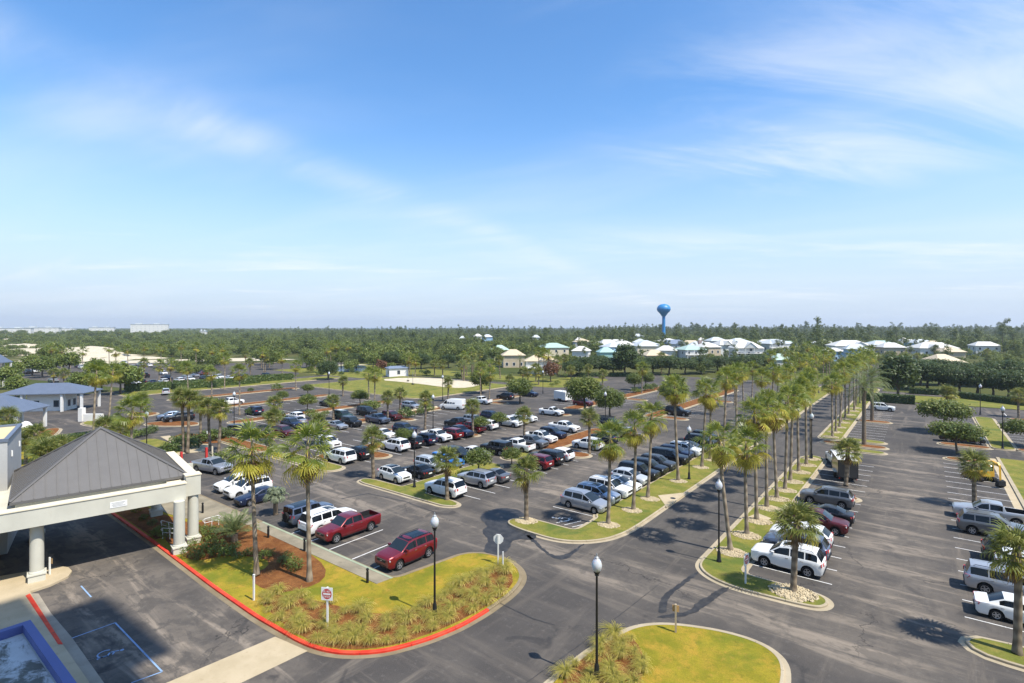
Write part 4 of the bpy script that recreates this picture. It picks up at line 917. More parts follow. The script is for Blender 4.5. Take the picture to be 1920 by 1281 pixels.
row('', G2, [
 ('suv_big', 'white', -65.6, 45.3, 180, 'white SUV beside the planted cap behind the twin tall palms'),
 ('hatch', 'black', -65.4, 48.1, 180, 'black coupe-backed car with blue-tinted glass next to mulch stub', dict(roof='full', sc=1.05)),
 ('suv', 'white', -65.0, 54.8, 180, 'white crossover seen from behind beside mulch stub with sabal', dict(roof='sun', sc=1.04)),
 ('suv_big', 'black', -65.0, 57.7, 180, 'black SUV beside the white crossover behind lot lamp', dict(sc=0.97)),
 ('suv', 'navy', -64.7, 60.4, 180, 'navy crossover behind the lot lamp globe'),
 ('pickup', 'white', -65.0, 63.6, 0, 'white crew-cab pickup facing out behind the lot lamp'),
 ('suv', 'red', -64.4, 66.3, 180, 'red crossover seen from behind next to a white pickup'),
 ('pickup', 'navy', -64.6, 68.6, 0, 'dark navy pickup facing out beside the red crossover'),
 ('pickup', 'red', -65.4, 72.8, 0, 'red pickup with dark cab behind the stub sabal', dict(roof='full')),
 ('suv', 'white', -65.0, 76.4, 180, 'white crossover seen from behind beside the red pickup'),
 ('suv_big', 'white', -63.2, 81.4, 0, 'large white SUV facing out in the middle of the lot'),
 ('hatch', 'white', -63.5, 84.4, 0, 'white crossover second from the large white SUV'),
 ('suv', 'white', -63.8, 87.4, 0, 'white crossover third from the large white SUV'),
 ('pickup_single', 'white', -64.0, 97.2, 0, 'white single-cab work pickup by the concrete stub'),
 ('suv', 'white', -74.6, 49.4, 0, 'white crossover facing out behind the twin tall palms'),
 ('sedan', 'white', -74.0, 60.0, 0, 'white sedan behind the mulch stub sabal'),
 ('suv', 'navy', -73.8, 64.4, 0, 'navy crossover beside a small round oak'),
 ('pickup', 'black', -70.2, 74.4, 180, 'black crew-cab pickup behind the stub sabal with red pickup'),
 ('suv', 'silver', -70.0, 78.8, 0, 'silver crossover beside the black crew-cab pickup'),
 ('suv', 'navy', -70.4, 84.6, 0, 'dark navy crossover behind the row of white cars'),
])
G3 = 'cars in the back rows of the lot'
row('', G3, [
 ('sedan', 'silver', -87.4, 59.8, 0, 'silver sedan in the back row beside a black off-roader'),
 ('boxy', 'black', -87.3, 62.8, 0, 'black boxy off-roader facing out in the back row'),
 ('pickup', 'slate', -86.2, 68.2, 0, 'slate grey crew-cab pickup facing out in the back row'),
 ('suv', 'maroon', -86.8, 72.2, 0, 'maroon crossover beside the slate pickup in back row'),
 ('boxy', 'green', -95.2, 66.5, 0, 'dark green off-roader with white roof in the back row', dict(roof='white')),
 ('suv_big', 'black', -95.4, 72.6, 0, 'black SUV behind the slate pickup by mulch strip'),
 ('suv', 'maroon', -88.6, 49.9, 0, 'maroon crossover behind the twin palms by a sabal'),
 ('suv', 'navy', -95.0, 55.0, 0, 'blue crossover beside the white car near the bushy sabal'),
 ('hatch', 'white', -102.6, 60.2, 180, 'white crossover by the long mulch strip'),
 ('sedan', 'silver', -98.2, 58.0, 180, 'silver car tucked below the white crossover by mulch strip'),
 ('suv', 'navy', -116.0, 58.4, 180, 'navy crossover alone at the mulch strip'),
 ('suv_big', 'black', -113.8, 75.4, 180, 'black SUV beside the pale sabal on the mulch strip'),
 ('boxy', 'charcoal', -95.6, 46.0, 40, 'charcoal off-roader turning near the corner shrubs'),
 ('van', 'white', -86.6, 90.0, 198, 'white cargo van at the end of the stone-edged bed'),
 ('pickup', 'white', -87.4, 101.0, 180, 'white pickup seen from behind beyond the cargo van'),
 ('suv', 'black', -87.8, 111.2, 180, 'black crossover in oak shade past the white pickup'),
 ('pickup', 'navy', -86.4, 119.6, 0, 'dark pickup under the spreading oak'),
 ('suv', 'maroon', -65.4, 113.2, 0, 'dark red crossover under the spreading oak row'),
 ('suv_big', 'black', -42.2, 113.6, 0, 'black SUV by the far mulch stub beyond the verge palms'),
 ('suv', 'charcoal', -47.4, 92.4, 0, 'charcoal crossover near the cross street behind palm crowns'),
 ('suv', 'silver', -94.6, 84.4, 0, 'silver crossover under the lot palms in the back row'),
])
G4 = 'cars in the lot right of the main road'
row('', G4, [
 ('suv', 'white', -8.55, 46.9, 180, 'white crossover with two sunroofs by the sabal at the verge end', dict(roof='sun', sc=1.05)),
 ('suv', 'slate', -8.5, 50.1, 180, 'slate blue crossover next to the white crossover with two sunroofs'),
 ('hatch', 'white', -8.6, 52.9, 180, 'white crossover behind the sabal crown at verge end', dict(sc=1.04)),
 ('suv', 'maroon', -7.9, 57.6, 0, 'maroon crossover facing the aisle beside a black sedan'),
 ('sedan', 'black', -7.8, 60.9, 180, 'black sedan beside the maroon crossover'),
 ('suv', 'grey', -8.3, 66.3, 180, 'dark grey crossover with red tail lamps beside the mulch stub', dict(sc=1.02)),
 ('pickup', 'silver', 5.2, 70.4, 180, 'silver crew-cab pickup facing the aisle on the excavator side'),
 ('suv', 'grey', 5.0, 65.6, 0, 'grey SUV seen from behind next to the silver crew-cab pickup', dict(sc=1.05)),
 ('suv', 'charcoal', 6.2, 58.9, 0, 'charcoal car peeping out beside the white crossover'),
 ('suv', 'white', 6.8, 56.2, 0, 'white crossover behind the sabal by the corner bed'),
 ('suv_big', 'silver', 4.9, 51.6, 0, 'long silver SUV seen from behind beside the white sedan', dict(sc=0.98)),
 ('sedan', 'white', 5.1, 47.6, 0, 'white sedan seen from behind by the corner bed'),
 ('pickup', 'black', 4.9, 115.2, 0, 'black pickup under the wind-flattened oaks'),
 ('suv', 'white', -7.6, 148.4, 0, 'white crossover alone beside the date palm'),
])
for o_ in [q for q in COL.objects if q.name.startswith('cargo_van')]:
    for k, (a, b) in enumerate(((0.9, 0.35), (0.2, -0.25), (-0.4, -1.0))):
        m_ = MB(); m_.face([(a, 1.005, 1.45), (b, 1.005, 1.45), (b, 0.985, 1.85-0.06*k), (a, 0.985, 1.85-0.06*k)][::-1]); m_.build('side_lettering', MAT['paint_slate'], o_)
# the far overflow lot on the left, seen small
FARCARS = [(15,688,'white'),(25,694,'black'),(31,699,'white'),(45,688,'navy'),(62,686,'black'),(66,697,'white'),(52,699,'black'),(146,687,'navy'),(153,690,'white'),(135,714,'charcoal'),(142,719,'silver'),(153,716,'white'),
 (164,722,'red'),(167,731,'white'),(228,687,'slate'),(233,681,'white'),(250,689,'white'),(263,685,'white'),(279,686,'white'),(247,705,'navy'),(259,711,'white'),(271,706,'black'),(306,701,'white'),(254,720,'white'),(264,719,'black'),(285,718,'navy'),
 (306,718,'white'),(313,711,'navy'),(336,715,'white'),(346,711,'silver'),(356,713,'white'),(365,705,'silver'),(373,697,'black'),(380,703,'red'),(383,711,'black'),(398,712,'white'),(411,709,'white'),(431,710,'white'),(459,708,'navy'),(408,682,'black'),
 (318,785,'slate'),(336,788,'black'),(500,706,'black'),(190,686,'silver'),(205,690,'white'),(100,715,'silver')]
for i, (x, y, c) in enumerate(FARCARS):
    p = G(x, y+2); kd = ['suv', 'sedan', 'suv', 'pickup', 'hatch', 'suv_big'][i*7 % 6]
    near = y > 780
    car(kd, c, p[0], p[1], rnd.choice([0, 180]) if not near else -100, ('%s %s in the far overflow lot behind the clipped hedge' % (c, WORD[kd])) if not near else '%s %s beside the drive island with fan palms' % (c, WORD[kd]), 'cars in the far overflow lot' if not near else 'cars by the drive island', near)
p = G(311, 740); car('suv', 'pearl', p[0], p[1], 160, 'pearl crossover driving on the far lane by the hedge', 'cars in the far overflow lot', False)
p = G(433, 760); car('pickup', 'white', p[0], p[1], 90, 'white pickup waiting beside the lane palms', 'cars in the back rows of the lot', False)
# ------------------------------------------------------------------ plants
pr = random.Random(21)
def fan_frond(seed, pl, br, nseg, droop, spread=118):
    """one fan leaf: stalk along +X, then a pleated fan of drooping blades"""
    q = random.Random(seed); b = MB(); b.c = []
    w = 0.022
    def stalk(t): return Vector((pl*t, 0, -0.10*pl*t*t))
    for i in range(2):
        a, c = stalk(i/2), stalk((i+1)/2)
        b.face([(a.x, -w, a.z), (c.x, -w, c.z), (c.x, w, c.z), (a.x, w, a.z)]); b.c.append(0.85)
    h = stalk(1.0)
    for k in range(nseg):
        f = (k+0.5)/nseg*2-1; a = R(spread)*f + q.uniform(-0.05, 0.05)
        ln = br*(1.0-0.30*abs(f)**2)*q.uniform(0.86, 1.08)
        d = Vector((math.cos(a), math.sin(a), 0)); s = Vector((-d.y, d.x, 0))
        lift = 0.10*ln*(1-abs(f)) ; wd = ln*R(spread)*(0.80 if nseg > 12 else 1.0)/nseg
        p0 = h+d*0.03; p1 = h+d*(ln*0.55)+Vector((0, 0, lift-droop*ln*0.10)); p2 = h+d*(ln*0.86)+Vector((0, 0, lift-droop*ln*0.34)); p3 = h+d*(ln*0.95)+Vector((0, 0, lift-droop*ln*(0.62+q.uniform(0, 0.25))))
        fold = Vector((0, 0, wd*0.35))
        b.face([p0-s*0.012, p1-s*wd*0.5-fold, p1+fold*0.2, p0]); b.face([p0, p1+fold*0.2, p1+s*wd*0.5-fold, p0+s*0.012])
        b.face([p1-s*wd*0.5-fold, p2-s*wd*0.22, p2+s*wd*0.22, p1+s*wd*0.5-fold]); b.face([p2-s*wd*0.22, p3, p2+s*wd*0.22])
        v = q.random()*0.75; b.c += [v*0.8, v, min(1, v+0.15), min(1, v+0.35)]
    return b
def feather_frond(seed, ln, npair, arch, wid, rec=0.0):
    q = random.Random(seed); b = MB(); b.c = []
    def mid(t):
        a = arch*t; return Vector((ln*t*(1-0.22*t*t*arch-rec*t**3), 0, ln*(0.30*t-0.62*arch*t*t)))
    for i in range(5):
        a, c = mid(i/5), mid((i+1)/5); w = 0.035*(1-i/6)
        b.face([(a.x, -w, a.z), (c.x, -w*0.8, c.z), (c.x, w*0.8, c.z), (a.x, w, a.z)]); b.c.append(0.7)
    for k in range(npair):
        t = 0.12+0.86*k/npair; p = mid(t); d = (mid(min(1, t+0.03))-mid(t-0.03)).normalized()
        l = wid*math.sin(math.pi*min(1, 0.12+t*0.85))**0.6*q.uniform(0.85, 1.1)
        for sg in (1, -1):
            e = (Vector((0, sg, 0))*0.85+d*0.55+Vector((0, 0, 0.28-0.2*q.random()))).normalized()
            m = p+e*l*0.55; tip = p+e*l+Vector((0, 0, -l*0.32)); s = d*0.030
            b.face([p-s, m-s*1.2, tip, m+s*1.2]) ; b.c.append(q.random()*0.9)
    return b
GA = math.pi*(3-math.sqrt(5))
def frond_plan(seed, n, e0, e1, jit=0.12):
    q = random.Random(seed); out = []
    for k in range(n):
        f = k/(n-1); out.append((k*GA+q.uniform(-0.25, 0.25), R(e0+(e1-e0)*f**0.85)+q.uniform(-jit, jit), q.uniform(-0.45, 0.45), q.uniform(0.86, 1.10)))
    return out
def frond_matrix(az, el, roll, s, z=0): return Matrix.Translation((0, 0, z)) @ Matrix.Rotation(az, 4, 'Z') @ Matrix.Rotation(-el, 4, 'Y') @ Matrix.Rotation(roll, 4, 'X') @ Matrix.Scale(s, 4)
def merge(parts, name, mat):
    v = []; f = []; c = []
    for mb, M in parts:
        n = len(v); v += [tuple(M @ Vector(p)) for p in mb.v]; f += [tuple(n+i for i in t) for t in mb.f]; c += mb.c
    m = MB(); m.v = v; m.f = f; m.m = [0]*len(f); m.c = c
    return m.mesh(name, [mat])
# leaf meshes
KIND = {
 'fan': dict(green='leaf_palm', trunk='trunk_palm', plans=[(18, 82, -20), (8, -18, -62), (11, -60, -87)]),
 'sabal': dict(green='leaf_sabal', trunk='trunk_sabal', plans=[(28, 86, -18), (4, -22, -45), (4, -55, -80)]),
}
FR = {}
for kd, (pl, br, dr) in {'fan': (1.25, 1.22, 0.70), 'sabal': (0.92, 1.10, 0.62)}.items():
    for lod, ns in (('hi', 17), ('lo', 9)):
        FR[kd, 'green', lod] = [fan_frond(100+i, pl*(0.9+0.1*i), br*(0.94+0.06*i), ns, dr*(0.8+0.25*i)) for i in range(3)]
        FR[kd, 'old', lod] = [fan_frond(140+i, pl*1.0, br*0.98, ns, dr*1.5, 95) for i in range(2)]
        FR[kd, 'dead', lod] = [fan_frond(160+i, pl*0.75, br*0.95, max(7, ns-6), 0.5, 42) for i in range(2)]
FRM = {}
for (kd, ty, lod), ls in FR.items():
    if lod == 'hi':
        mt = MAT[KIND[kd]['green'] if ty == 'green' else ('leaf_palm_old' if ty == 'old' else 'leaf_palm_dead')]
        FRM[kd, ty] = [mb.mesh('%s_frond' % kd, [mt]) for mb in ls]
CROWN = {}
def crown_mesh(kd, lod, var):
    key = (kd, lod, var)
    if key in CROWN: return CROWN[key]
    out = {}
    red = 1.0 if lod == 'hi' else 0.72
    for ty, (n, e0, e1) in zip(('green', 'old', 'dead'), KIND[kd]['plans']):
        n = max(3, int(n*red)); pts = []
        for i, (az, el, ro, s) in enumerate(frond_plan(var*31+len(ty), n, e0, e1)):
            ls = FR[kd, ty, lod]; pts.append((ls[i % len(ls)], frond_matrix(az, el, ro, s*(1.12 if lod == 'lo' else 1.0))))
        mt = MAT[KIND[kd]['green'] if ty == 'green' else ('leaf_palm_old' if ty == 'old' else 'leaf_palm_dead')]
        out[ty] = merge(pts, '%s_%s_%s' % (kd, ty, lod), mt)
    CROWN[key] = out; return out
TRUNK = {}
def trunk_mesh(kd, var, r):
    key = (kd, var)
    if key in TRUNK: return TRUNK[key]
    b = MB(); pts = []; rad = []; q = random.Random(var); bx, by = q.uniform(-0.35, 0.35), q.uniform(-0.35, 0.35)
    for i in range(9):
        t = i/8; w = t*t*(1-t)*2.2
        pts.append((bx*w, by*w, t)); rad.append(r*(1.0+0.55*max(0, 1-t*9)**2-0.28*t) if kd == 'fan' else r*(1.05+0.4*max(0, 1-t*7)**2-0.1*t+(0.22 if t > 0.86 else 0)))
    b.tube(pts, rad, 10); TRUNK[key] = b.mesh(kd+'_trunk', [MAT[KIND[kd]['trunk']]], 60); return TRUNK[key]
def palm(kd, x, y, h, label, group, z=0.12, lod='hi', split=False, sc=1.0, name=None):
    root = empty(name or ('fan_palm' if kd == 'fan' else 'sabal_palm'), (x, y, z), pr.uniform(0, 6.28), label, 'palm', group)
    root.rotation_euler = (pr.gauss(0, 0.028), pr.gauss(0, 0.028), pr.uniform(0, 6.28)); var = pr.randrange(4)
    place(trunk_mesh(kd, var, 0.175 if kd == 'fan' else 0.20), 'trunk', root, (0, 0, -0.05), sc=(1, 1, h+0.05))
    if split:
        crown = bpy.data.objects.new('crown_shaft', None)
        for ty, (n, e0, e1) in zip(('green', 'old', 'dead'), KIND[kd]['plans']):
            for i, (az, el, ro, s) in enumerate(frond_plan(var*31+len(ty)+int(x), n, e0, e1)):
                ls = FRM[kd, ty]; o = place(ls[i % len(ls)], 'frond' if ty != 'dead' else 'dead_frond', root)
                o.matrix_local = frond_matrix(az, el, ro, s*sc*(1.15 if ty == 'old' else 1.3 if ty == 'dead' else 1.0), h)
        bpy.data.objects.remove(crown)
    else:
        cm = crown_mesh(kd, lod, var % 3)
        for ty, nm in (('green', 'crown'), ('old', 'yellow_fronds'), ('dead', 'dead_fronds')):
            place(cm[ty], nm, root, (0, 0, h), sc=sc)
    return root
# stones heaped round palm feet
def stone_heap(seed, rx, ry, n, h=0.16):
    q = random.Random(seed); b = MB()
    for _ in range(n):
        a, t = q.uniform(0, 6.283), math.sqrt(q.random()); x, y = math.cos(a)*t*rx, math.sin(a)*t*ry; s = q.uniform(0.045, 0.10); z = h*(1-t*t)*0.9+0.01
        m = Matrix.Translation((x, y, z)) @ Matrix.Rotation(q.uniform(0, 3), 4, Vector((q.random(), q.random(), 1)).normalized()) @ Matrix.Diagonal((s*q.uniform(0.8, 1.5), s, s*0.7, 1))
        o = [(1,0,0),(-1,0,0),(0,1,0),(0,-1,0),(0,0,1),(0,0,-1)]; k = len(b.v); b.v += [tuple(m @ Vector(p)) for p in o]
        for f in ((0,2,4),(2,1,4),(1,3,4),(3,0,4),(2,0,5),(1,2,5),(3,1,5),(0,3,5)): b.f.append(tuple(k+i for i in f)); b.m.append(0)
    b.lathe([(max(rx, ry)*0.86, -0.02), (max(rx, ry)*0.6, h*0.5), (0.3, h*0.8), (0.02, h*0.85)], 14)
    return b.mesh('stone_heap', [MAT['stone']])
HEAP = [stone_heap(i, 1.25, 1.0, 420) for i in range(3)]
def heap(x, y, label, group, z=0.13, sc=1.0): tag(place(HEAP[pr.randrange(3)], 'stone_heap', None, (x, y, z), (0, 0, R(8)+pr.uniform(-0.2, 0.2)), sc), label, 'stones', group)
# verges along the main road
YL = [46.3, 51.5, 56.1, 64.7, 72.9, 77.8, 83.2, 89.8]; HL = [8.3, 8.7, 9.1, 11.6, 10.6, 9.3, 11.2, 11.6]
for i, (y, h) in enumerate(zip(YL, HL)):
    palm('fan', -24.0+0.25*math.sin(i*2.1), y, h, '%s tall fan palm from the junction on the verge beside the parked minivan row' % ORD[i], 'tall palms on the verge by the car row', split=i < 6, sc=0.88)
    heap(-23.9, y-0.1, 'cream stones around the foot of the %s palm on the minivan row verge' % ORD[i], 'stone rings under verge palms', sc=0.85)
YR = [47.0, 51.6, 56.1, 60.7, 64.6, 68.6, 72.9, 78.3, 82.8, 87.2]; HR = [9.4, 8.2, 10.6, 10.9, 9.6, 10.4, 11.2, 10.2, 11.0, 11.4]
for i, (y, h) in enumerate(zip(YR, HR)):
    palm('fan', -12.95+0.15*math.sin(i*1.7), y, h, '%s tall fan palm from the junction on the verge opposite the minivan row' % ORD[i], 'tall palms on the opposite verge', split=i < 6, sc=0.88)
    heap(-12.8, y-0.1, 'cream stones around the foot of the %s palm on the verge opposite the minivan row' % ORD[i], 'stone rings under verge palms')
for side, x0, gname in ((0, -24.0, 'car park'), (1, -12.8, 'date palm')):
    y = 106.5; i = 0
    while y < 199:
        palm('fan', x0+pr.uniform(-0.3, 0.3), y, pr.uniform(8.6, 11.8), sc=pr.uniform(0.78, 0.95), label='tall fan palm on the far verge beyond the cross street, %s side' % gname, group='far verge palms, %s side' % gname, lod='hi' if y < 150 else 'lo')
        if y < 150: heap(x0, y, 'cream stones around a far verge palm foot, %s side' % gname, 'far stone rings, %s side' % gname)
        y += pr.uniform(4.8, 7.0) if side else pr.uniform(6.0, 9.5); i += 1
# palms by photograph survey: (base x, base y, crown-centre y, kind, label, group)
SURV = [
 (481,1080,836,'fan','tall fan palm with hanging skirt beside the marker post, nearer the canopy','twin palms on the entrance lawn',True),
 (580,1090,838,'fan','tall fan palm with hanging skirt on the entrance lawn in front of red pickup','twin palms on the entrance lawn',True),
 (987,977,882,'sabal','round sabal palm at the tip of the grass verge by the wheelchair bay','sabal palms in the car park',True),
 (1487,1112,978,'sabal','sabal palm standing in stones at the verge end by white crossover','sabal palms in the car park',True),
 (1908,1226,1035,'sabal','thick sabal palm on the corner bed by the white sedan','sabal palms in the car park',True),
 (700,895,820,'sabal','sabal palm at the island cap end by white glass-roofed crossover','sabal palms in the car park',True),
 (838,937,860,'sabal','sabal palm on the grass cap in front of the blue off-roader','sabal palms in the car park',True),
 (1586,910,842,'sabal','sabal palm behind the dark grey crossover, by the black trailer','sabal palms in the car park',True),
 (1827,948,868,'sabal','sabal palm beside the yellow mini excavator','sabal palms in the car park',True),
 (887,818,762,'sabal','sabal palm on the stub beside the red pickup','sabal palms in the car park',False),
 (983,826,778,'sabal','sabal palm beside the large white SUV','sabal palms in the car park',False),
 (1105,850,782,'sabal','sabal palm crown behind the nearest verge palm','sabal palms in the car park',False),
 (727,793,745,'sabal','sabal palm on the stub by the maroon crossover','sabal palms in the car park',False),
 (750,778,737,'sabal','sabal palm at the end of the stone-edged bed','sabal palms in the car park',False),
 (797,804,747,'sabal','sabal palm left of the lot lamp, opposite the cargo van','sabal palms in the car park',False),
 (625,786,752,'sabal','pale sabal palm on the long mulch strip','sabal palms in the car park',False),
 (513,826,782,'sabal','bushy sabal palm behind the twin fan palms','sabal palms in the car park',False),
 (515,800,755,'sabal','sabal palm behind the bushy one near the navy crossover','sabal palms in the car park',False),
 (598,832,792,'sabal','sabal palm crown showing over the right twin palm','sabal palms in the car park',False),
 (840,752,717,'sabal','sabal palm on the far side of the sand court','sabal palms in the car park',False),
 (643,742,714,'sabal','sabal palm at the lawn corner by the lane','sabal palms in the car park',False),
 (901,743,690,'fan','slim fan palm by the oak at the lawn edge','slim tall palms around the lot',False),
 (702,766,702,'fan','slim tall fan palm in front of the lawn','slim tall palms around the lot',False),
 (692,748,700,'fan','slim fan palm behind its twin in front of the lawn','slim tall palms around the lot',False),
 (449,777,697,'fan','slim tall fan palm on the mulch point by the drive','slim tall palms around the lot',False),
 (555,732,685,'fan','slim tall fan palm at the lane strip end','slim tall palms around the lot',False),
 (917,748,700,'fan','second slim palm by the oak at the lawn edge','slim tall palms around the lot',False),
 (1450,0,0,'','','',False),
]
for (bx, by, cy, kd, lab, grp, spl) in SURV:
    if not kd: continue
    x, y = G(bx, by, 0.12); d = (CAM_H-0.12)*FPX/(by-HOR); h = max(2.2, CAM_H-(cy-HOR)*d/FPX-0.2)
    palm(kd, x, y, h, lab, grp, split=spl, sc=1.0 if by > 1070 and kd == 'fan' else 0.92)
x, y = G(1487, 1112, .12); heap(x, y, 'wide cream stone bed under the sabal at the verge end', None, sc=1.25); x, y = G(987, 977, .12); heap(x, y, 'cream stones under the sabal by the wheelchair bay', None, sc=0.9)
# further palms seen small: clusters on the left drive and behind the lots
FAR_P = [(78,912,845,'s'),(88,915,850,'s'),(110,905,842,'s'),(138,905,848,'s'),(248,905,770,'f'),(224,862,810,'s'),(200,860,800,'s'),(266,780,750,'s'),(345,848,745,'s'),(352,850,748,'s'),(376,830,760,'s'),(394,845,765,'s'),(410,850,768,'s'),
 (174,835,700,'f'),(204,790,695,'f'),(397,750,700,'f'),(353,735,690,'f'),(421,730,672,'f'),(320,716,684,'f'),(298,716,685,'f'),(270,712,680,'s'),(368,690,650,'f'),(302,690,652,'f'),(205,688,652,'f'),(270,688,650,'f'),(340,688,648,'f'),(95,692,652,'f'),(115,690,657,'f'),(132,690,660,'f'),
 (155,690,658,'f'),(218,690,660,'f'),(398,690,656,'f'),(240,688,655,'f'),(420,690,652,'f'),(460,690,665,'s'),(470,706,680,'s'),(530,708,670,'f'),(497,705,670,'s'),(495,706,660,'f'),(12,830,780,'s'),(20,860,810,'s'),(48,870,825,'s'),(65,872,815,'s'),(55,700,680,'s'),(120,720,700,'s'),(140,735,708,'s'),(100,722,700,'s'),
 (620,690,648,'f'),(630,690,646,'f'),(650,688,648,'f'),(612,692,655,'f'),(765,705,672,'f'),(778,706,675,'f'),(768,700,668,'s'),(815,705,682,'s'),(830,708,683,'s'),(875,705,675,'s'),(888,703,672,'s'),(867,712,685,'s'),(905,716,690,'s'),(922,712,685,'f'),(938,710,675,'s'),(870,700,668,'f'),
 (885,690,660,'f'),(900,692,665,'s'),(1005,716,690,'s'),(990,722,698,'s'),(1010,722,698,'s'),(980,718,697,'s'),(955,735,712,'s'),(1071,712,694,'s'),(1103,708,691,'s'),(1130,723,702,'s'),(1203,738,690,'f'),(1240,700,668,'s'),(1020,705,662,'f'),(1010,705,660,'f'),(1028,702,665,'f'),(1045,705,675,'s'),(1060,703,672,'s'),
 (1445,720,668,'f'),(1470,700,660,'f'),(1490,702,655,'f'),(1515,700,650,'f'),(1530,700,658,'f'),(1410,745,690,'f'),(1394,765,697,'f'),(1377,760,700,'f'),(1360,780,705,'f'),(1540,690,660,'f'),(1560,690,662,'s'),(1630,715,668,'f'),(1615,720,670,'f'),(1600,715,665,'f'),(1645,690,668,'s'),
 (1775,768,735,'s'),(1783,768,738,'s'),(1910,783,742,'s'),(1700,700,668,'s'),(1720,690,668,'s'),(1850,680,660,'s')]
gl = {'f': 'slender long-trunked fan palm', 's': 'short round-headed sabal palm'}
for (bx, by, cy, k) in FAR_P:
    x, y = G(bx, by); d = CAM_H*FPX/(by-HOR); h = min(13, max(2.5, CAM_H-(cy-HOR)*d/FPX))
    nearp = by > 790
    reg = 'by the drive islands' if nearp else 'between the overflow lot and the dunes' if bx < 460 and by < 700 else 'along the overflow lot lanes' if bx < 600 else 'behind the sand court' if bx < 960 else 'around the drive bend before the oak belt' if bx < 1300 else 'beyond the cross street behind the verge' if bx < 1590 else 'by the service road lawn'
    lab = gl[k]+' '+reg if not nearp else ('sabal palm by the drive islands left of the gabled pavilion' if k == 's' else 'tall palm by the drive islands near the pavilion')
    palm('fan' if k == 'f' else 'sabal', x, y, h, lab, 'background %s palms %s' % ('fan' if k == 'f' else 'sabal', reg), z=0, lod='hi' if by > 725 else 'lo')
# feather palms
def feather_palm(x, y, h, ln, n, mats, label, arch, wid, name, e0, e1, tr=0.28, rec=0.0, npair=24, group=None):
    root = empty(name, (x, y, 0.1), pr.uniform(0, 6.28), label, 'palm', group)
    b = MB(); b.tube([(0, 0, -0.05), (0.02, 0.02, h*0.5), (0, 0, h)], [tr*1.2, tr, tr*1.05], 10); b.build('trunk', MAT['trunk_sabal'], root, 60)
    ms = [feather_frond(300+i, ln*(0.92+0.08*i), npair, arch*(0.85+0.2*i), wid, rec).mesh('feather_frond', [MAT[mats]]) for i in range(3)]
    for i, (az, el, ro, s) in enumerate(frond_plan(int(abs(x)*7), n, e0, e1)):
        o = place(ms[i % 3], 'frond', root); o.matrix_local = frond_matrix(az, el, ro*0.5, s, h)
p_ = G(1635, 790); feather_palm(p_[0], p_[1], 8.6, 4.6, 46, 'leaf_date', 'large date palm with wide feathery crown on the far verge side', 0.75, 0.55, 'date_palm', 80, -32, npair=34)
p_ = G(1620, 835); feather_palm(p_[0], p_[1], 9.2, 4.2, 38, 'leaf_date', 'second date palm in front of the wide one, dark trunk', 0.85, 0.5, 'date_palm', 80, -35, npair=30)
p_ = G(517, 965); feather_palm(p_[0], p_[1], 1.7, 1.9, 30, 'leaf_silver', 'silvery pindo palm beside the navy sedan', 0.9, 0.42, 'pindo_palm', 78, -5, 0.22, 0.35)
p_ = G(440, 1018); feather_palm(p_[0], p_[1], 0.7, 2.6, 26, 'leaf_date', 'low green feather palm in the mulch near the canopy columns', 0.55, 0.5, 'pindo_palm', 72, 6, 0.26)
for (bx, by) in ((490,690),(505,690),(575,690),(590,692),(975,700),(885,712),(918,705),(1000,690),(870,715),(895,705)):
    x, y = G(bx, by); feather_palm(x, y, 5.5, 3.2, 22, 'leaf_date', 'feathery date palm in the background planting', 0.7, 0.6, 'date_palm', 80, -25, npair=12, group='background date palms')
# broad-leaved trees
def leaf_cloud(seed, clusters, per, leaf, jitter=0.9, up=0.35):
    """leaf-sized faces gathered in clumps; clusters = [(x, y, z, radius)]"""
    q = random.Random(seed); b = MB(); b.c = []
    for (cx, cy, cz, cr) in clusters:
        tone = q.uniform(0.0, 0.55)
        for _ in range(max(4, int(per*cr*cr))):
            d = Vector((q.gauss(0, 1), q.gauss(0, 1), q.gauss(0, 1))).normalized(); r = cr*(q.random()**0.38)
            p = Vector((cx, cy, cz))+Vector((d.x*r, d.y*r, d.z*r*0.75))
            n = (d*0.8+Vector((q.uniform(-1, 1), q.uniform(-1, 1), q.uniform(-0.4, 1)+up))*jitter).normalized()
            u = n.orthogonal().normalized(); w = n.cross(u); a = q.uniform(0, 3.14); u, w = u*math.cos(a)+w*math.sin(a), w*math.cos(a)-u*math.sin(a)
            s = leaf*q.uniform(0.6, 1.25)
            b.face([p-u*s, p-w*s*0.55, p+u*s, p+w*s*0.55]); b.c.append(min(1, tone+q.random()*0.45))
    return b
def oak_clusters(seed, rx, rz, n, zc, crmin=0.28, crmax=0.42, wind=0.0):
    q = random.Random(seed); out = []
    for k in range(n):
        t = (k+0.5)/n; ph = k*GA; zz = 1-1.75*t; rr = math.sqrt(max(0, 1-zz*zz))
        f = q.uniform(0.62, 1.0); c = rx*q.uniform(crmin, crmax)
        out.append((math.cos(ph)*rr*rx*f*0.80+wind*zz, math.sin(ph)*rr*rx*f*0.80, zc+zz*rz*f*0.80, c))
    return out
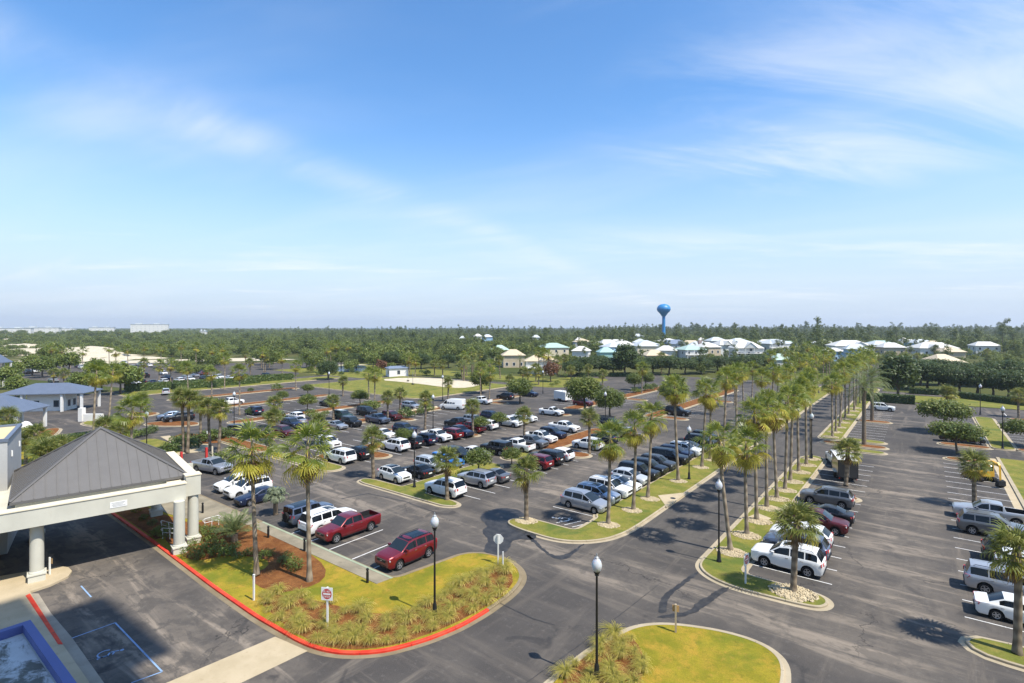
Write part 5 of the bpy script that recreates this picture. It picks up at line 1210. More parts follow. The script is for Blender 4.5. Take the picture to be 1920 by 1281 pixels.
def oak_meshes(seed, rx, rz, zc, leafm, leaf, n, per, trunk=0.16, wind=0):
    cl = oak_clusters(seed, rx, rz, n, zc, wind=wind); crown = leaf_cloud(seed, cl, per, leaf).mesh('tree_crown', [MAT[leafm]])
    b = MB(); q = random.Random(seed+5); fork = zc-rz*0.72
    b.tube([(0, 0, -0.1), (0.05*rx, 0, fork*0.5), (0, 0.03*rx, fork)], [trunk*1.35, trunk, trunk*0.85], 8)
    for k in range(6):
        a = k*1.047+q.uniform(-0.3, 0.3); e = q.uniform(0.45, 0.75)
        b.tube([(0, 0.03*rx, fork-0.05), (math.cos(a)*rx*e*0.5, math.sin(a)*rx*e*0.5, fork+rz*0.55), (math.cos(a)*rx*e, math.sin(a)*rx*e, zc+rz*q.uniform(0, 0.4))], [trunk*0.6, trunk*0.38, trunk*0.15], 5)
    return b.mesh('tree_trunk', [MAT['bark']], 60), crown
TREE = {
 'oak_hi': [oak_meshes(11+i, 2.4, 1.5, 3.0, 'leaf_oak', 0.15, 34, 150, 0.13) for i in range(2)],
 'oak_mid': [oak_meshes(21+i, 4.0, 2.6, 4.9, 'leaf_oak', 0.22, 44, 78, 0.22) for i in range(3)],
 'oak_flat': [oak_meshes(31+i, 3.9, 1.15, 3.9, 'leaf_oak', 0.22, 44, 62, 0.15, wind=0.5) for i in range(2)],
 'oak_big': [oak_meshes(41+i, 5.5, 3.8, 6.2, 'leaf_dark', 0.30, 50, 44, 0.32) for i in range(3)],
 'magnolia': [oak_meshes(51, 3.4, 4.4, 5.2, 'leaf_dark', 0.32, 48, 46, 0.25)],
 'light': [oak_meshes(61+i, 3.6, 2.8, 4.6, 'leaf_light', 0.34, 36, 40, 0.2) for i in range(2)],
 'red': [oak_meshes(71, 2.2, 1.9, 3.0, 'leaf_red', 0.26, 28, 60, 0.12)],
}
def tree(kd, x, y, sc, label, group=None, name='oak_tree', cat='tree', z=0.0):
    root = empty(name, (x, y, z), pr.uniform(0, 6.28), label, cat, group); v = TREE[kd][pr.randrange(len(TREE[kd]))]
    s = sc if isinstance(sc, tuple) else (sc, sc, sc)
    place(v[0], 'trunk', root, sc=s); place(v[1], 'crown', root, sc=s); return root
def tree_px(kd, bx, by, wpx, label, group=None, name='oak_tree', zf=1.0):
    x, y = G(bx, by); d = CAM_H*FPX/(by-HOR); w = wpx*d/FPX; base = {'oak_hi': 4.8, 'oak_mid': 8.0, 'oak_flat': 8.4, 'oak_big': 11.0, 'magnolia': 6.6, 'light': 7.2, 'red': 4.4}[kd]
    s = w/base; return tree(kd, x, y, (s, s, s*zf), label, group, name)
for a in [
 ('oak_hi', 897, 893, 58, 'round dense young oak beside the blue off-roader'), ('oak_hi', 960, 876, 40, 'small round oak beside the white crew-cab pickup'),
 ('oak_hi', 757, 838, 38, 'small round oak beside the navy crossover behind lot lamp'), ('oak_hi', 675, 762, 34, 'round oak at the stone-edged bed point by the lawn'),
 ('oak_hi', 576, 772, 36, 'small oak on the mulch strip by the two sabals'), ('oak_hi', 577, 742, 24, 'tiny round oak at the lane strip end'), ('oak_hi', 900, 812, 34, 'small oak tucked behind the stub sabal'),
 ('oak_hi', 935, 804, 34, 'small oak in front of the silver crossover'), ('oak_hi', 530, 755, 24, 'narrow oak bush on the far mulch strip'),
 ('oak_mid', 975, 757, 52, 'spreading oak over the dark cars past the cargo van'), ('oak_mid', 1095, 775, 74, 'broad spreading oak beside the white enclosed trailer'), ('oak_mid', 1144, 785, 60, 'spreading oak behind the two-globe lot lamp'),
 ('oak_mid', 1262, 768, 60, 'oak in the far strip beyond the verge palms'), ('oak_mid', 902, 738, 46, 'grey-limbed oak at the lawn edge'), ('oak_mid', 1190, 732, 34, 'low oak on the far mulch strip'), ('oak_mid', 1210, 728, 34, 'second low oak on the far mulch strip'),
 ('oak_flat', 1795, 850, 92, 'wind-flattened oak over the black pickup'), ('oak_flat', 1770, 812, 96, 'wind-flattened oak behind the black pickup tree'), ('oak_flat', 1925, 838, 80, 'wind-flattened oak in the far right lot'),
 ('magnolia', 1685, 748, 62, 'tall dark magnolia by the hedge corner beyond date palm'), ('magnolia', 1172, 706, 46, 'magnolia with pale blossoms in the oak belt'),
 ('red', 715, 702, 26, 'reddish-leaved tree beside the white bath house'), ('red', 1033, 716, 36, 'rusty red shrub tree by the drive bend'), ('oak_big', 615, 712, 40, 'dark umbrella-shaped oak by the lane junction'),
]: tree_px(*a[:4], a[4], name='magnolia_tree' if a[0] == 'magnolia' else ('red_tree' if a[0] == 'red' else 'oak_tree'))
belt = [(1075,706),(1100,704),(1125,703),(1150,705),(1200,704),(1225,702),(1255,703),(1285,702),(1315,701),(1345,698),(1375,697),(1405,700),(1425,697)]
for (bx, by) in belt: tree_px('oak_big', bx, by, pr.uniform(44, 58), 'dark oak in the belt between the car park and houses', 'oak belt before the houses', zf=0.74)
belt2 = [(1712,728),(1740,732),(1768,735),(1800,738),(1832,740),(1862,742),(1890,746),(1915,748),(1725,722),(1760,722),(1800,724),(1850,726),(1900,728)]
for (bx, by) in belt2: tree_px('oak_big', bx, by, pr.uniform(58, 74), 'dark oak in the belt along the lawn by the service road', 'oak belt along the service road', zf=0.85)
belt3 = [(640,690),(668,690),(700,692),(735,688),(760,690),(790,692),(815,690),(840,690),(870,686),(900,684),(930,682),(955,684)]
for i, (bx, by) in enumerate(belt3):
    if i % 2: tree_px('oak_big', bx, by, pr.uniform(30, 40), 'dark oak in the row behind the sand court', 'oaks behind the sand court', zf=0.85)
    else: tree_px('light', bx, by, pr.uniform(24, 34), 'light green tree in the row behind the sand court', 'light trees behind the sand court', 'leafy_tree')
for (bx, by, w) in [(225,740,60),(190,735,40),(150,742,44),(245,735,50),(60,705,40),(80,708,40),(105,700,36),(25,712,36),(130,700,40),(90,690,40),(180,712,40),(30,745,40),(15,730,44)]:
    tree_px('light', bx, by, w, 'light green bushy tree between the overflow lot and drive', 'light trees by the drive', 'leafy_tree')
# a few pines of their own, then the woods
def pine_meshes(seed):
    q = random.Random(seed); cl = []
    for k in range(15):
        a = q.uniform(0, 6.28); z = 8+7.5*q.random(); r = (1.0-(z-8)/11)*3.0*q.uniform(0.3, 1)
        cl.append((math.cos(a)*r, math.sin(a)*r, z, q.uniform(0.9, 1.6)))
    crown = leaf_cloud(seed, cl, 26, 0.36).mesh('pine_crown', [MAT['leaf_pine']])
    b = MB(); b.tube([(0, 0, 0), (0.1, 0, 7), (0, 0, 14.5)], [0.24, 0.18, 0.06], 6); return b.mesh('pine_trunk', [MAT['bark']], 60), crown
PINES = [pine_meshes(81+i) for i in range(3)]
PROTO = {}
for i, (px_, d_, s_) in enumerate([(1000,420,1.0),(1085,430,1.05),(1180,520,1.15),(1330,470,1.1),(1480,480,1.15),(1560,520,1.2),(1630,430,1.2),(1680,520,1.25),(1790,420,1.2),(1830,520,1.15),(1880,440,1.25),(1900,380,1.1),(930,480,1.0),(860,520,1.0)]):
    x, y = far(d_, (px_-960)/FPX*d_); r = empty('pine_tree', (x, y, 0), pr.uniform(0, 6), 'tall pine standing above the houses and woods', 'tree', 'tall pines above the woods')
    v = PINES[i % 3]; place(v[0], 'trunk', r, sc=s_); c = place(v[1], 'crown', r, sc=s_)
    if i < 3: PROTO['pine', i] = c
def proto_tree(key, me, px_, d_, label):
    x, y = far(d_, (px_-960)/FPX*d_); r = empty('wood_tree', (x, y, 0), 0, label, 'tree'); b = MB(); b.tube([(0, 0, -0.1), (0, 0, 3)], 0.15, 5); b.build('trunk', MAT['bark'], r); PROTO[key] = place(me, 'crown', r)
def clump_mesh(seed, rx, rz, zc, mat, leaf, n, per): return leaf_cloud(seed, oak_clusters(seed, rx, rz, n, zc), per, leaf).mesh('wood_crown', [MAT[mat]])
proto_tree('oak', clump_mesh(91, 4.2, 3.4, 5.0, 'leaf_oak', 0.38, 24, 24), 1010, 300, 'rounded oak at the edge of the woods left of the houses')
proto_tree('scrub', clump_mesh(92, 3.4, 2.1, 2.3, 'leaf_scrub', 0.36, 20, 26), 420, 300, 'low scrub oak at the dune edge behind the overflow lot')
proto_tree('lightoak', clump_mesh(93, 3.6, 3.0, 4.2, 'leaf_light', 0.38, 22, 24), 480, 290, 'light green oak at the wood edge behind the lane')
# ------------------------------------------------------------------ the entrance canopy (porte-cochere)
CA = R(-11.0); C0 = (-58.2, 15.5)                      # turned 11 degrees off the car park grid
CANOPY = empty('porte_cochere', (C0[0], C0[1], 0), CA, 'porte-cochere with grey standing-seam pyramid roof and cream beams on round columns', 'canopy')
# local frame: +x towards the lawn (front beam), +y along the front beam
HR_, ZE, ZA = 5.75, 6.0, 10.0
def lp(px, py, z): # photograph point at height z, in canopy coordinates
    x, y = G(px, py, z); dx, dy = x-C0[0], y-C0[1]; return (dx*math.cos(-CA)-dy*math.sin(-CA), dx*math.sin(-CA)+dy*math.cos(-CA))
cs = [(-HR_, -HR_), (HR_, -HR_), (HR_, HR_), (-HR_, HR_)]
slope = math.atan2(ZA-ZE, HR_)
for k in range(4):
    a, b = Vector((*cs[k], ZE)), Vector((*cs[(k+1) % 4], ZE)); ap = Vector((0, 0, ZA)); n = (b-a).cross(ap-a).normalized()
    m = MB(); m.face([a, b, ap]); m.face([a-n*0.06, ap-n*0.06, b-n*0.06]); m.face([a, a-n*0.06, b-n*0.06, b]); rp = m.build('roof_slope', MAT['roof_grey'], CANOPY)
    e = (b-a).normalized(); L_ = (b-a).length; up = (ap-(a+b)/2)
    ns = 17
    for i in range(1, ns):
        f = i/ns; h = 1-abs(f*2-1)
        if h < 0.06: continue
        p0 = a+e*L_*f; p1 = p0+up*h*0.985; q = MB(); w = e*0.022; t = n*0.05
        q.face([p0-w+t, p0+w+t, p1+w+t, p1-w+t]); q.face([p0-w, p0-w+t, p1-w+t, p1-w]); q.face([p0+w+t, p0+w, p1+w, p1+w+t]); q.face([p0-w, p0+w, p0+w+t, p0-w+t]); q.build('roof_seam', MAT['roof_grey'], rp)
    q = MB(); hp0 = a+n*0.0+Vector((0, 0, 0.05)); hp1 = ap+Vector((0, 0, 0.06)); q.tube([hp0, hp1], 0.10, 6); q.build('hip_cap', MAT['roof_grey'], rp)
    q = MB(); out = Vector((e.y, -e.x, 0)); o0, o1 = a-out*0.02, b-out*0.02
    q.face([o0+out*0.10, o1+out*0.10, o1+out*0.10-Vector((0, 0, 0.20)), o0+out*0.10-Vector((0, 0, 0.20))]); q.face([o0+out*0.10, o0-out*0.02, o1-out*0.02, o1+out*0.10]); q.face([o0+out*0.10-Vector((0, 0, 0.20)), o1+out*0.10-Vector((0, 0, 0.20)), o1-out*0.3-Vector((0, 0, 0.20)), o0-out*0.3-Vector((0, 0, 0.20))])
    q.build('eave_gutter', MAT['roof_grey'], CANOPY)
m = MB(); m.lathe([(0.16, ZA-0.05), (0.18, ZA+0.02), (0.05, ZA+0.16), (0.01, ZA+0.18)], 8); m.build('roof_finial', MAT['roof_grey'], CANOPY)
cB = lp(336, 1036, 0.1); cC = lp(362, 1018, 0.1); cA = lp(69, 1088, 0.1)
def beam(x0, y0, x1, y1, z0=4.40, z1=5.72, name='beam'):
    m = MB(); m.box(x0, y0, z0, x1, y1, z1); o = m.build(name, MAT['stucco'], CANOPY)
    c = MB(); c.box(x0-0.06, y0-0.06, z1+0.002, x1+0.06, y1+0.06, z1+0.08); c.build('beam_cap', MAT['trim_cream'], o)
bxc = (cA[0]+cB[0])/2
m = MB(); m.box(-5.6, -23.9, 5.02, bxc-0.44, cC[1]+0.26, 5.30); m.build('canopy_shade_slab', MAT['stucco'], CANOPY)  # slab added to stop light slipping between roof and beam onto the drive
m = MB(); m.box(-HR_+0.3, -HR_+0.3, 5.302, HR_-0.3, HR_-0.3, 5.78); m.build('eave_box', MAT['stucco'], CANOPY)
beam(bxc-0.42, -24, bxc+0.42, cB[1]+0.55)
beam(cC[0]-0.50, cC[1]-0.62, cC[0]+0.50, cC[1]+0.50, 4.40, 6.12, 'corner_pier')
beam(cC[0]-11.0, cC[1]-0.30, cC[0]-0.52, cC[1]+0.30, 5.0, 6.1, 'side_beam')
beam(bxc-1.5, cB[1]-0.55, bxc-0.45, cB[1]+0.4, 4.6, 5.6, 'beam_return')
def column(x, y, r=0.42, h=4.42):
    m = MB(); m.lathe([(r, 0.85), (r*1.01, 2.2), (r*0.96, h-0.25), (r*0.98, h)], 28); o = m.build('column', MAT['stucco'], CANOPY, 40, loc=(x, y, 0))
    q = MB(); q.box(-r*1.18, -r*1.18, 0, r*1.18, r*1.18, 0.62); q.box(-r*1.32, -r*1.32, 0.622, r*1.32, r*1.32, 0.72); q.lathe([(r*1.16, 0.72), (r*1.14, 0.80), (r*1.0, 0.87)], 20); q.build('column_base', MAT['stucco'], o, loc=(0, 0, 0), rot=(0, 0, 0))
for c in (cA, cB, cC): column(*c)
for c in ((cA[0]-10.5, cA[1]), (cA[0]-10.5, cB[1]), (cA[0], cA[1]-9)): column(*c)
m = MB(); m.box(-0.012, -0.55, -0.23, 0.012, 0.55, 0.23); sg = m.build('clearance_sign', MAT['sign_white'], None, loc=(0, 0, 0)); tag(sg, 'small white notice plate on the front canopy beam', 'sign')
def to_site(x, y): return (C0[0]+x*math.cos(CA)-y*math.sin(CA), C0[1]+x*math.sin(CA)+y*math.cos(CA))
ly = lp(225, 953, 4.9); q = to_site(bxc+0.435, ly[1]); sg.location = (q[0], q[1], 5.0); sg.rotation_euler = (0, 0, CA)
for k in range(4):
    m = MB(); m.box(0.013, -0.46+0.07*(k % 2), 0.13-k*0.09, 0.016, 0.44-0.09*(k % 3), 0.16-k*0.09); m.build('text_line', MAT['grey_metal'], sg)
# building behind the canopy: cream flat block and grey stair tower
def block(name, poly, z0, z1, wall, roofm, label, cat, cap=None):
    p = poly if area(poly) > 0 else poly[::-1]; root = empty(name, (p[0][0], p[0][1], 0), 0, label, cat); o = (p[0][0], p[0][1]); p = [(a-o[0], b-o[1]) for a, b in p]
    m = MB(); m.prism(p, z0, z1); m.build('wall', MAT[wall], root)
    m = MB(); m.prism(offset(p, -0.25), z1-0.1, z1+0.012); m.build('roof_deck', MAT[roofm], root)
    m = MB(); ou, inn = offset(p, 0.08), offset(p, -0.24)
    for i in range(len(p)):
        j = (i+1) % len(p); m.face([(*ou[i], z1+0.2), (*ou[j], z1+0.2), (*inn[j], z1+0.2), (*inn[i], z1+0.2)]); m.face([(*ou[i], z1-0.05), (*ou[j], z1-0.05), (*ou[j], z1+0.2), (*ou[i], z1+0.2)]); m.face([(*inn[j], z1), (*inn[i], z1), (*inn[i], z1+0.2), (*inn[j], z1+0.2)])
    m.build('parapet_cap', MAT[cap or wall], root); return root
def cp(x, y): return to_site(x, y)
nearc = lp(14, 826, 9.5); backc = lp(40, 797, 9.5)
tw = [cp(nearc[0], nearc[1]), cp(backc[0], backc[1]), cp(backc[0], backc[1]-9), cp(nearc[0], nearc[1]-9)]
TW = block('stair_tower', tw, 0, 9.45, 'wall_grey', 'stucco_cream', 'grey flat-roofed stair tower behind the canopy with cream roof deck', 'building', 'roof_blue')
for px_, py_ in ((20, 842), (34, 825)):
    m = MB(); m.box(-0.12, -0.05, -0.25, 0.12, 0.06, 0.25); a = Vector((*nearc, 0)).lerp(Vector((*backc, 0)), 0.25 if px_ == 20 else 0.8); s = cp(a.x, a.y); m.build('wall_light', MAT['white_metal'], TW, loc=(s[0]-tw[0][0]+0.05 if False else s[0]-TW.location.x, s[1]-TW.location.y, 8.0), rot=(0, 0, CA+R(28)))
bl = [cp(6.0, -7.4), cp(-6.5, -7.4), cp(-6.5, -22), cp(6.0, -22)]
block('entrance_block', bl, 0, 6.9, 'stucco_cream', 'flat_roof', 'cream stucco flat-roofed block joining the canopy roof', 'building', 'trim_cream')
# lower entrance wall and handrails under the canopy
m = MB(); m.box(-0.1, -4, 0, 0.1, 4, 3.6); e_ = m.build('entrance_wall', MAT['stucco'], None); q = cp(-9.6, 5.0); e_.location = (q[0], q[1], 0); e_.rotation_euler = (0, 0, CA); tag(e_, 'cream rear wall with doorway in the shade under the canopy', 'wall')
for k, (yy) in enumerate((-2, 1.5)):
    m = MB(); m.box(0.1, yy-0.8, 0.0, 0.13, yy+0.8, 2.4); m.build('door', MAT['window_dark'], e_)
def handrail(pa, pb, label, n=3):
    a, b = Vector((*pa, 0.15)), Vector((*pb, 0.15)); o = empty('handrail', a, 0, label, 'railing'); d = b-a; up = Vector((0, 0, 1)); L_ = d.length; e = d.normalized()
    m = MB(); m.tube([Vector((0, 0, 0.55))-e*0.0, Vector((0, 0, 0.82))-e*0.18, up*0.95, d+up*0.95, d+up*0.80+e*0.15, d+up*0.55], 0.03, 6); m.build('top_rail', MAT['white_metal'], o)
    m = MB(); m.tube([up*0.55, d+up*0.55], 0.025, 6); m.build('mid_rail', MAT['white_metal'], o)
    for i in range(n):
        m = MB(); p = d*(i/(n-1)); m.tube([p-up*0.08, p+up*0.95], 0.028, 6); m.build('rail_post', MAT['white_metal'], o)
handrail(G(303, 995, .15), G(330, 1003, .15), 'white tubular handrail in the shade beside the double columns')
handrail(G(305, 1010, .15), G(332, 1012, .15), 'second white handrail by the ramp behind the columns')
handrail(G(384, 992, .15), G(410, 985, .15), 'white tubular handrail in the sun by the walkway shrubs')
# the low blue-edged roof near the drive
p0 = G(57, 1162, 4.5)
lowr = [(p0[0], p0[1]), (p0[0], p0[1]-16), (p0[0]+22, p0[1]-16), (p0[0]+22, p0[1])]
LR = empty('entrance_annex', (p0[0], p0[1], 0), 0, 'low flat-roofed annex with blue parapet and stained white roof', 'building')
m = MB(); m.prism([(0.2, -15.8), (21.8, -15.8), (21.8, -0.2), (0.2, -0.2)], 0, 4.1); m.build('wall', MAT['stucco'], LR)
m = MB(); m.face([(0.4, -15.6, 4.12), (21.6, -15.6, 4.12), (21.6, -0.4, 4.12), (0.4, -0.4, 4.12)]); m.build('roof_deck', MAT['flat_roof'], LR)
for (a, b, c, d) in ((0, -16, 0.34, 0), (21.66, -16, 22, 0), (0.342, -0.34, 21.658, 0), (0.342, -16, 21.658, -15.66)):
    m = MB(); m.box(a, b, 3.7, c, d, 4.5); m.build('parapet', MAT['blue_parapet'], LR)
# the tall tower behind: its crown throws the shadow on the drive
def tower():
    sc_ = (-46.0, 12.55); h = 100.0; dx = h/math.tan(SUN_EL); tx = sc_[0]+dx*math.sin(SUN_AZ); ty = sc_[1]+dx*math.cos(SUN_AZ)
    o = empty('condominium_tower', (tx, ty, 0), 0, 'tall pale condominium tower behind the viewpoint, throwing its shadow on the drive', 'building')
    m = MB(); m.box(0.0, -26, 0, 24, -1.9, 100); m.build('wall', MAT['stucco'], o)
    m = MB(); m.box(0.002, -1.898, 84.0, 0.9, 0, 99.9); m.build('crown_fin', MAT['stucco'], o)
    m = MB(); m.box(0.0, -26, 100.002, 24, -3.35, 106.7); m.build('penthouse', MAT['stucco'], o)
    for k in range(27):
        m = MB(); m.box(-0.002-1.3, -25.5, 3+k*3.0, -0.004, -4, 3.16+k*3.0); m.build('balcony', MAT['white_paint'], o)
    win = MB(); win.box(-0.03, -1.1, 0, 0.0, 1.1, 1.9); wm = win.mesh('tower_window', [MAT['window_dark']])
    for k in range(26):
        for j in range(5): place(wm, 'window', o, (-0.002, -23.5+j*4.4, 3.4+k*3.0))
tower()

# ------------------------------------------------------------------ lamps, signs, posts
LAMPM = {}
def lamp_meshes():
    m = MB(); m.lathe([(0.20, 0), (0.20, 0.12), (0.15, 0.2), (0.13, 0.75), (0.10, 0.85), (0.085, 0.9)], 14); LAMPM['base'] = m.mesh('lamp_base', [MAT['black_metal']], 40)
    m = MB(); m.tube([(0, 0, 0.85), (0, 0, 5.6)], [0.075, 0.055], 10); LAMPM['post'] = m.mesh('lamp_post', [MAT['black_metal']], 60)
    m = MB(); m.lathe([(0.055, 5.55), (0.12, 5.6), (0.10, 5.68), (0.16, 5.74), (0.17, 5.80)], 14); LAMPM['collar'] = m.mesh('lamp_collar', [MAT['black_metal']], 40)
    m = MB(); m.lathe([(0.14, 5.80), (0.22, 5.90), (0.275, 6.06), (0.28, 6.18), (0.24, 6.33), (0.15, 6.46), (0.10, 6.52)], 16); LAMPM['globe'] = m.mesh('lamp_globe', [MAT['lamp_globe']], 60)
    m = MB(); m.lathe([(0.11, 6.50), (0.13, 6.55), (0.05, 6.62), (0.035, 6.68), (0.045, 6.72), (0.01, 6.80)], 12); LAMPM['finial'] = m.mesh('lamp_finial', [MAT['grey_metal']], 40)
lamp_meshes()
def lamp(x, y, label, z=0.13, sc=1.0):
    o = empty('street_lamp', (x, y, z), 0, label, 'street lamp', 'acorn globe street lamps', sc)
    for k in ('base', 'post', 'collar', 'globe', 'finial'): place(LAMPM[k], k if k != 'post' else 'pole', o)
for (bx, by, lab) in [(1119,1276,'black acorn street lamp on the lawn tip by the wooden post'), (815,1156,'black acorn street lamp in grass clumps before the red SUV'), (1348,1054,'black acorn street lamp on the verge end beside tall palms'),
    (1292,899,'black acorn street lamp on the verge by the long black SUV'), (777,914,'black acorn lamp on the grass cap beside glass-roofed crossover'), (812,808,'black acorn lamp on the grass stub opposite the cargo van'),
    (1135,800,'black acorn lamp behind the first verge palm crowns'), (617,742,'black acorn lamp by the lane near the lawn corner'), (275,855,'black acorn lamp on the lawn behind the canopy roof'), (439,800,'black acorn lamp on the mulch point by slim palm'),
    (1880,842,'black acorn lamp on the grass median by the right lot'), (1838,778,'black acorn lamp by the painted lane marks'), (1522,862,'black acorn lamp among the opposite verge palms'), (830,752,'black acorn lamp by the lawn and cargo van'), (1018,738,'acorn lamp by the drive bend')]:
    x, y = G(bx, by, 0.1); lamp(x, y, lab)
SZ = 1.0
def glyph_bars(b, txt, cx, cz, hgt, y, m):
    """block letters built from bars"""
    F = {'D': [(0,0,0,1),(0,1,.7,.9),(.7,.9,.8,.5),(.8,.5,.7,.1),(.7,.1,0,0)], 'O': [(0,0,0,1),(0,1,.8,1),(.8,1,.8,0),(.8,0,0,0)], 'N': [(0,0,0,1),(0,1,.8,0),(.8,0,.8,1)], 'T': [(0,1,.8,1),(.4,1,.4,0)], 'E': [(.8,0,0,0),(0,0,0,1),(0,1,.8,1),(0,.5,.6,.5)], 'R': [(0,0,0,1),(0,1,.8,1),(.8,1,.8,.5),(.8,.5,0,.5),(.3,.5,.8,0)], 'S': [(.8,1,0,1),(0,1,0,.5),(0,.5,.8,.5),(.8,.5,.8,0),(.8,0,0,0)], 'P': [(0,0,0,1),(0,1,.8,1),(.8,1,.8,.5),(.8,.5,0,.5)], ' ': []}
    w = hgt*0.62; x = cx-len(txt)*w*1.25/2
    for ch in txt:
        for (a, c, d, e) in F[ch]:
            p, q = Vector((x+a*w, 0, cz+(c-0.5)*hgt)), Vector((x+d*w, 0, cz+(e-0.5)*hgt)); n = (q-p).normalized(); k = Vector((-n.z, 0, n.x))*hgt*0.085
            b.face([(v.x, y, v.z) for v in (p-k, q-k, q+k, p+k)], m)
        x += w*1.25
def road_sign(px_, py_, kind, face, label, h, side=1):
    x, y = G(px_, py_, 0.14); o = empty('road_sign', (x, y, 0.12), face, label, 'sign')      # sign faces local -Y
    m = MB(); m.box(-0.05, -0.05, -0.1, 0.05, 0.05, h+0.05); m.build('post', MAT['white_metal'], o)
    if kind == 'noentry':
        m = MB(); m.box(-0.38, -0.075, h-0.75, 0.38, -0.052, h+0.05); pl = m.build('plate', MAT['sign_white'], o)
        m = MB(); m.face([(0.32*math.cos(-a), -0.079, h-0.35+0.32*math.sin(-a)) for a in [-i*math.pi/14 for i in range(28)]]); m.build('red_disc', MAT['sign_red'], pl)
        m = MB(); m.box(-0.25, -0.086, h-0.40, 0.25, -0.082, h-0.30); glyph_bars(m, 'DO NOT', 0, h-0.19, 0.105, -0.084, 0); glyph_bars(m, 'ENTER', 0, h-0.515, 0.115, -0.084, 0); m.build('lettering', MAT['sign_white'], pl)
    elif kind in ('stop', 'stopback'):
        m = MB(); r = 0.42
        pts = [(r*math.cos(R(22.5+45*i)), r*math.sin(R(22.5+45*i))) for i in range(8)]
        m.face([(a, -0.075, h-0.35+c) for a, c in pts]); m.face([(a, -0.055, h-0.35+c) for a, c in pts[::-1]])
        for i in range(8): a, c = pts[i-1], pts[i]; m.face([(a[0], -0.075, h-0.35+a[1]), (a[0], -0.055, h-0.35+a[1]), (c[0], -0.055, h-0.35+c[1]), (c[0], -0.075, h-0.35+c[1])])
        pl = m.build('plate', MAT['sign_white'], o)
        m = MB(); m.face([(a*0.93, -0.079, h-0.35+c*0.93) for a, c in pts]); m.build('red_octagon', MAT['sign_red'], pl); m = MB(); glyph_bars(m, 'STOP', -0.0, h-0.35, 0.26, -0.083, 0); m.build('lettering', MAT['sign_white'], pl)
    return o
road_sign(614, 1178, 'noentry', R(28), 'white DO NOT ENTER sign with red disc among the grass clumps', 2.55)
road_sign(934, 1058, 'stopback', R(205), 'octagonal stop sign seen from its blank white back at lawn tip', 2.35)
road_sign(1398, 1094, 'noentry', R(78), 'red and white no-entry sign on the verge end beside white crossover', 2.15)
def post(px_, py_, h, w, mat, name, label, cap=None, z=0.13, plate=None):
    x, y = G(px_, py_, z); o = empty(name, (x, y, z), R(20), label, 'post'); m = MB(); m.box(-w/2, -w/2, -0.1, w/2, w/2, h); m.build('shaft', MAT[mat], o)
    if cap: m = MB(); m.box(-w*0.62, -w*0.62, h+0.002, w*0.62, w*0.62, h+0.05); m.build('cap', MAT[cap], o)
    if plate: m = MB(); m.box(-0.2, w/2+0.004, h-0.5, 0.2, w/2+0.03, h-0.1); m.build('plate', MAT[plate], o)
    return o
post(476, 1126, 1.75, 0.10, 'white_metal', 'marker_post', 'slim white marker post beside the left twin palm', 'white_metal')
post(943, 1071, 1.5, 0.09, 'white_metal', 'marker_post', 'slim white post beside the stop sign back', None)
post(1267, 1186, 1.75, 0.11, 'concrete', 'sign_post', 'pale post with brown board on the bottom lawn tip', None, plate='wood')
post(93, 1077, 1.3, 0.10, 'white_metal', 'sign_post', 'short white post with wooden board beside the front column', None, 0.15, plate='wood')
post(398, 862, 1.9, 0.16, 'trim_cream', 'marker_post', 'cream post beside the silver pickup behind the canopy')
post(388, 827, 1.6, 0.15, 'white_metal', 'marker_post', 'white round-headed post on the mulch by the walk', 'white_metal')
for (bx, by, lab) in [(689,1092,'dark bollard light at the end of the walkway by the red SUV'), (571,1033,'dark bollard light on the walkway before the red pickup'), (503,1008,'dark bollard light by the off-roader at the walkway start'), (380,962,'slim dark bollard by the sunny handrail'), (373,838,'dark bollard on the curved walk behind the canopy')]:
    x, y = G(bx, by, .16); o = empty('bollard_light', (x, y, 0.16), 0, lab, 'bollard'); m = MB(); m.lathe([(0.10, -0.1), (0.10, 0.78), (0.075, 0.80), (0.075, 0.92)], 12); m.build('shaft', MAT['black_metal'], o, 40); m = MB(); m.lathe([(0.105, 0.92), (0.11, 0.98), (0.06, 1.05), (0.01, 1.06)], 12); m.build('cap', MAT['black_metal'], o, 40)
for (bx, by, lab) in [(340, 862, 'low red barrier post beside the canopy beam'), (387, 866, 'taller red barrier post beside the cream post')]:
    x, y = G(bx, by); o = empty('barrier_post', (x, y, 0), 0, lab, 'post'); m = MB(); m.box(-0.14, -0.14, 0, 0.14, 0.14, 1.1 if bx < 350 else 2.0); m.build('shaft', MAT['sign_red'], o); m = MB(); m.box(-0.2, -0.2, 0, 0.2, 0.2, 0.1); m.build('foot', MAT['concrete'], o)
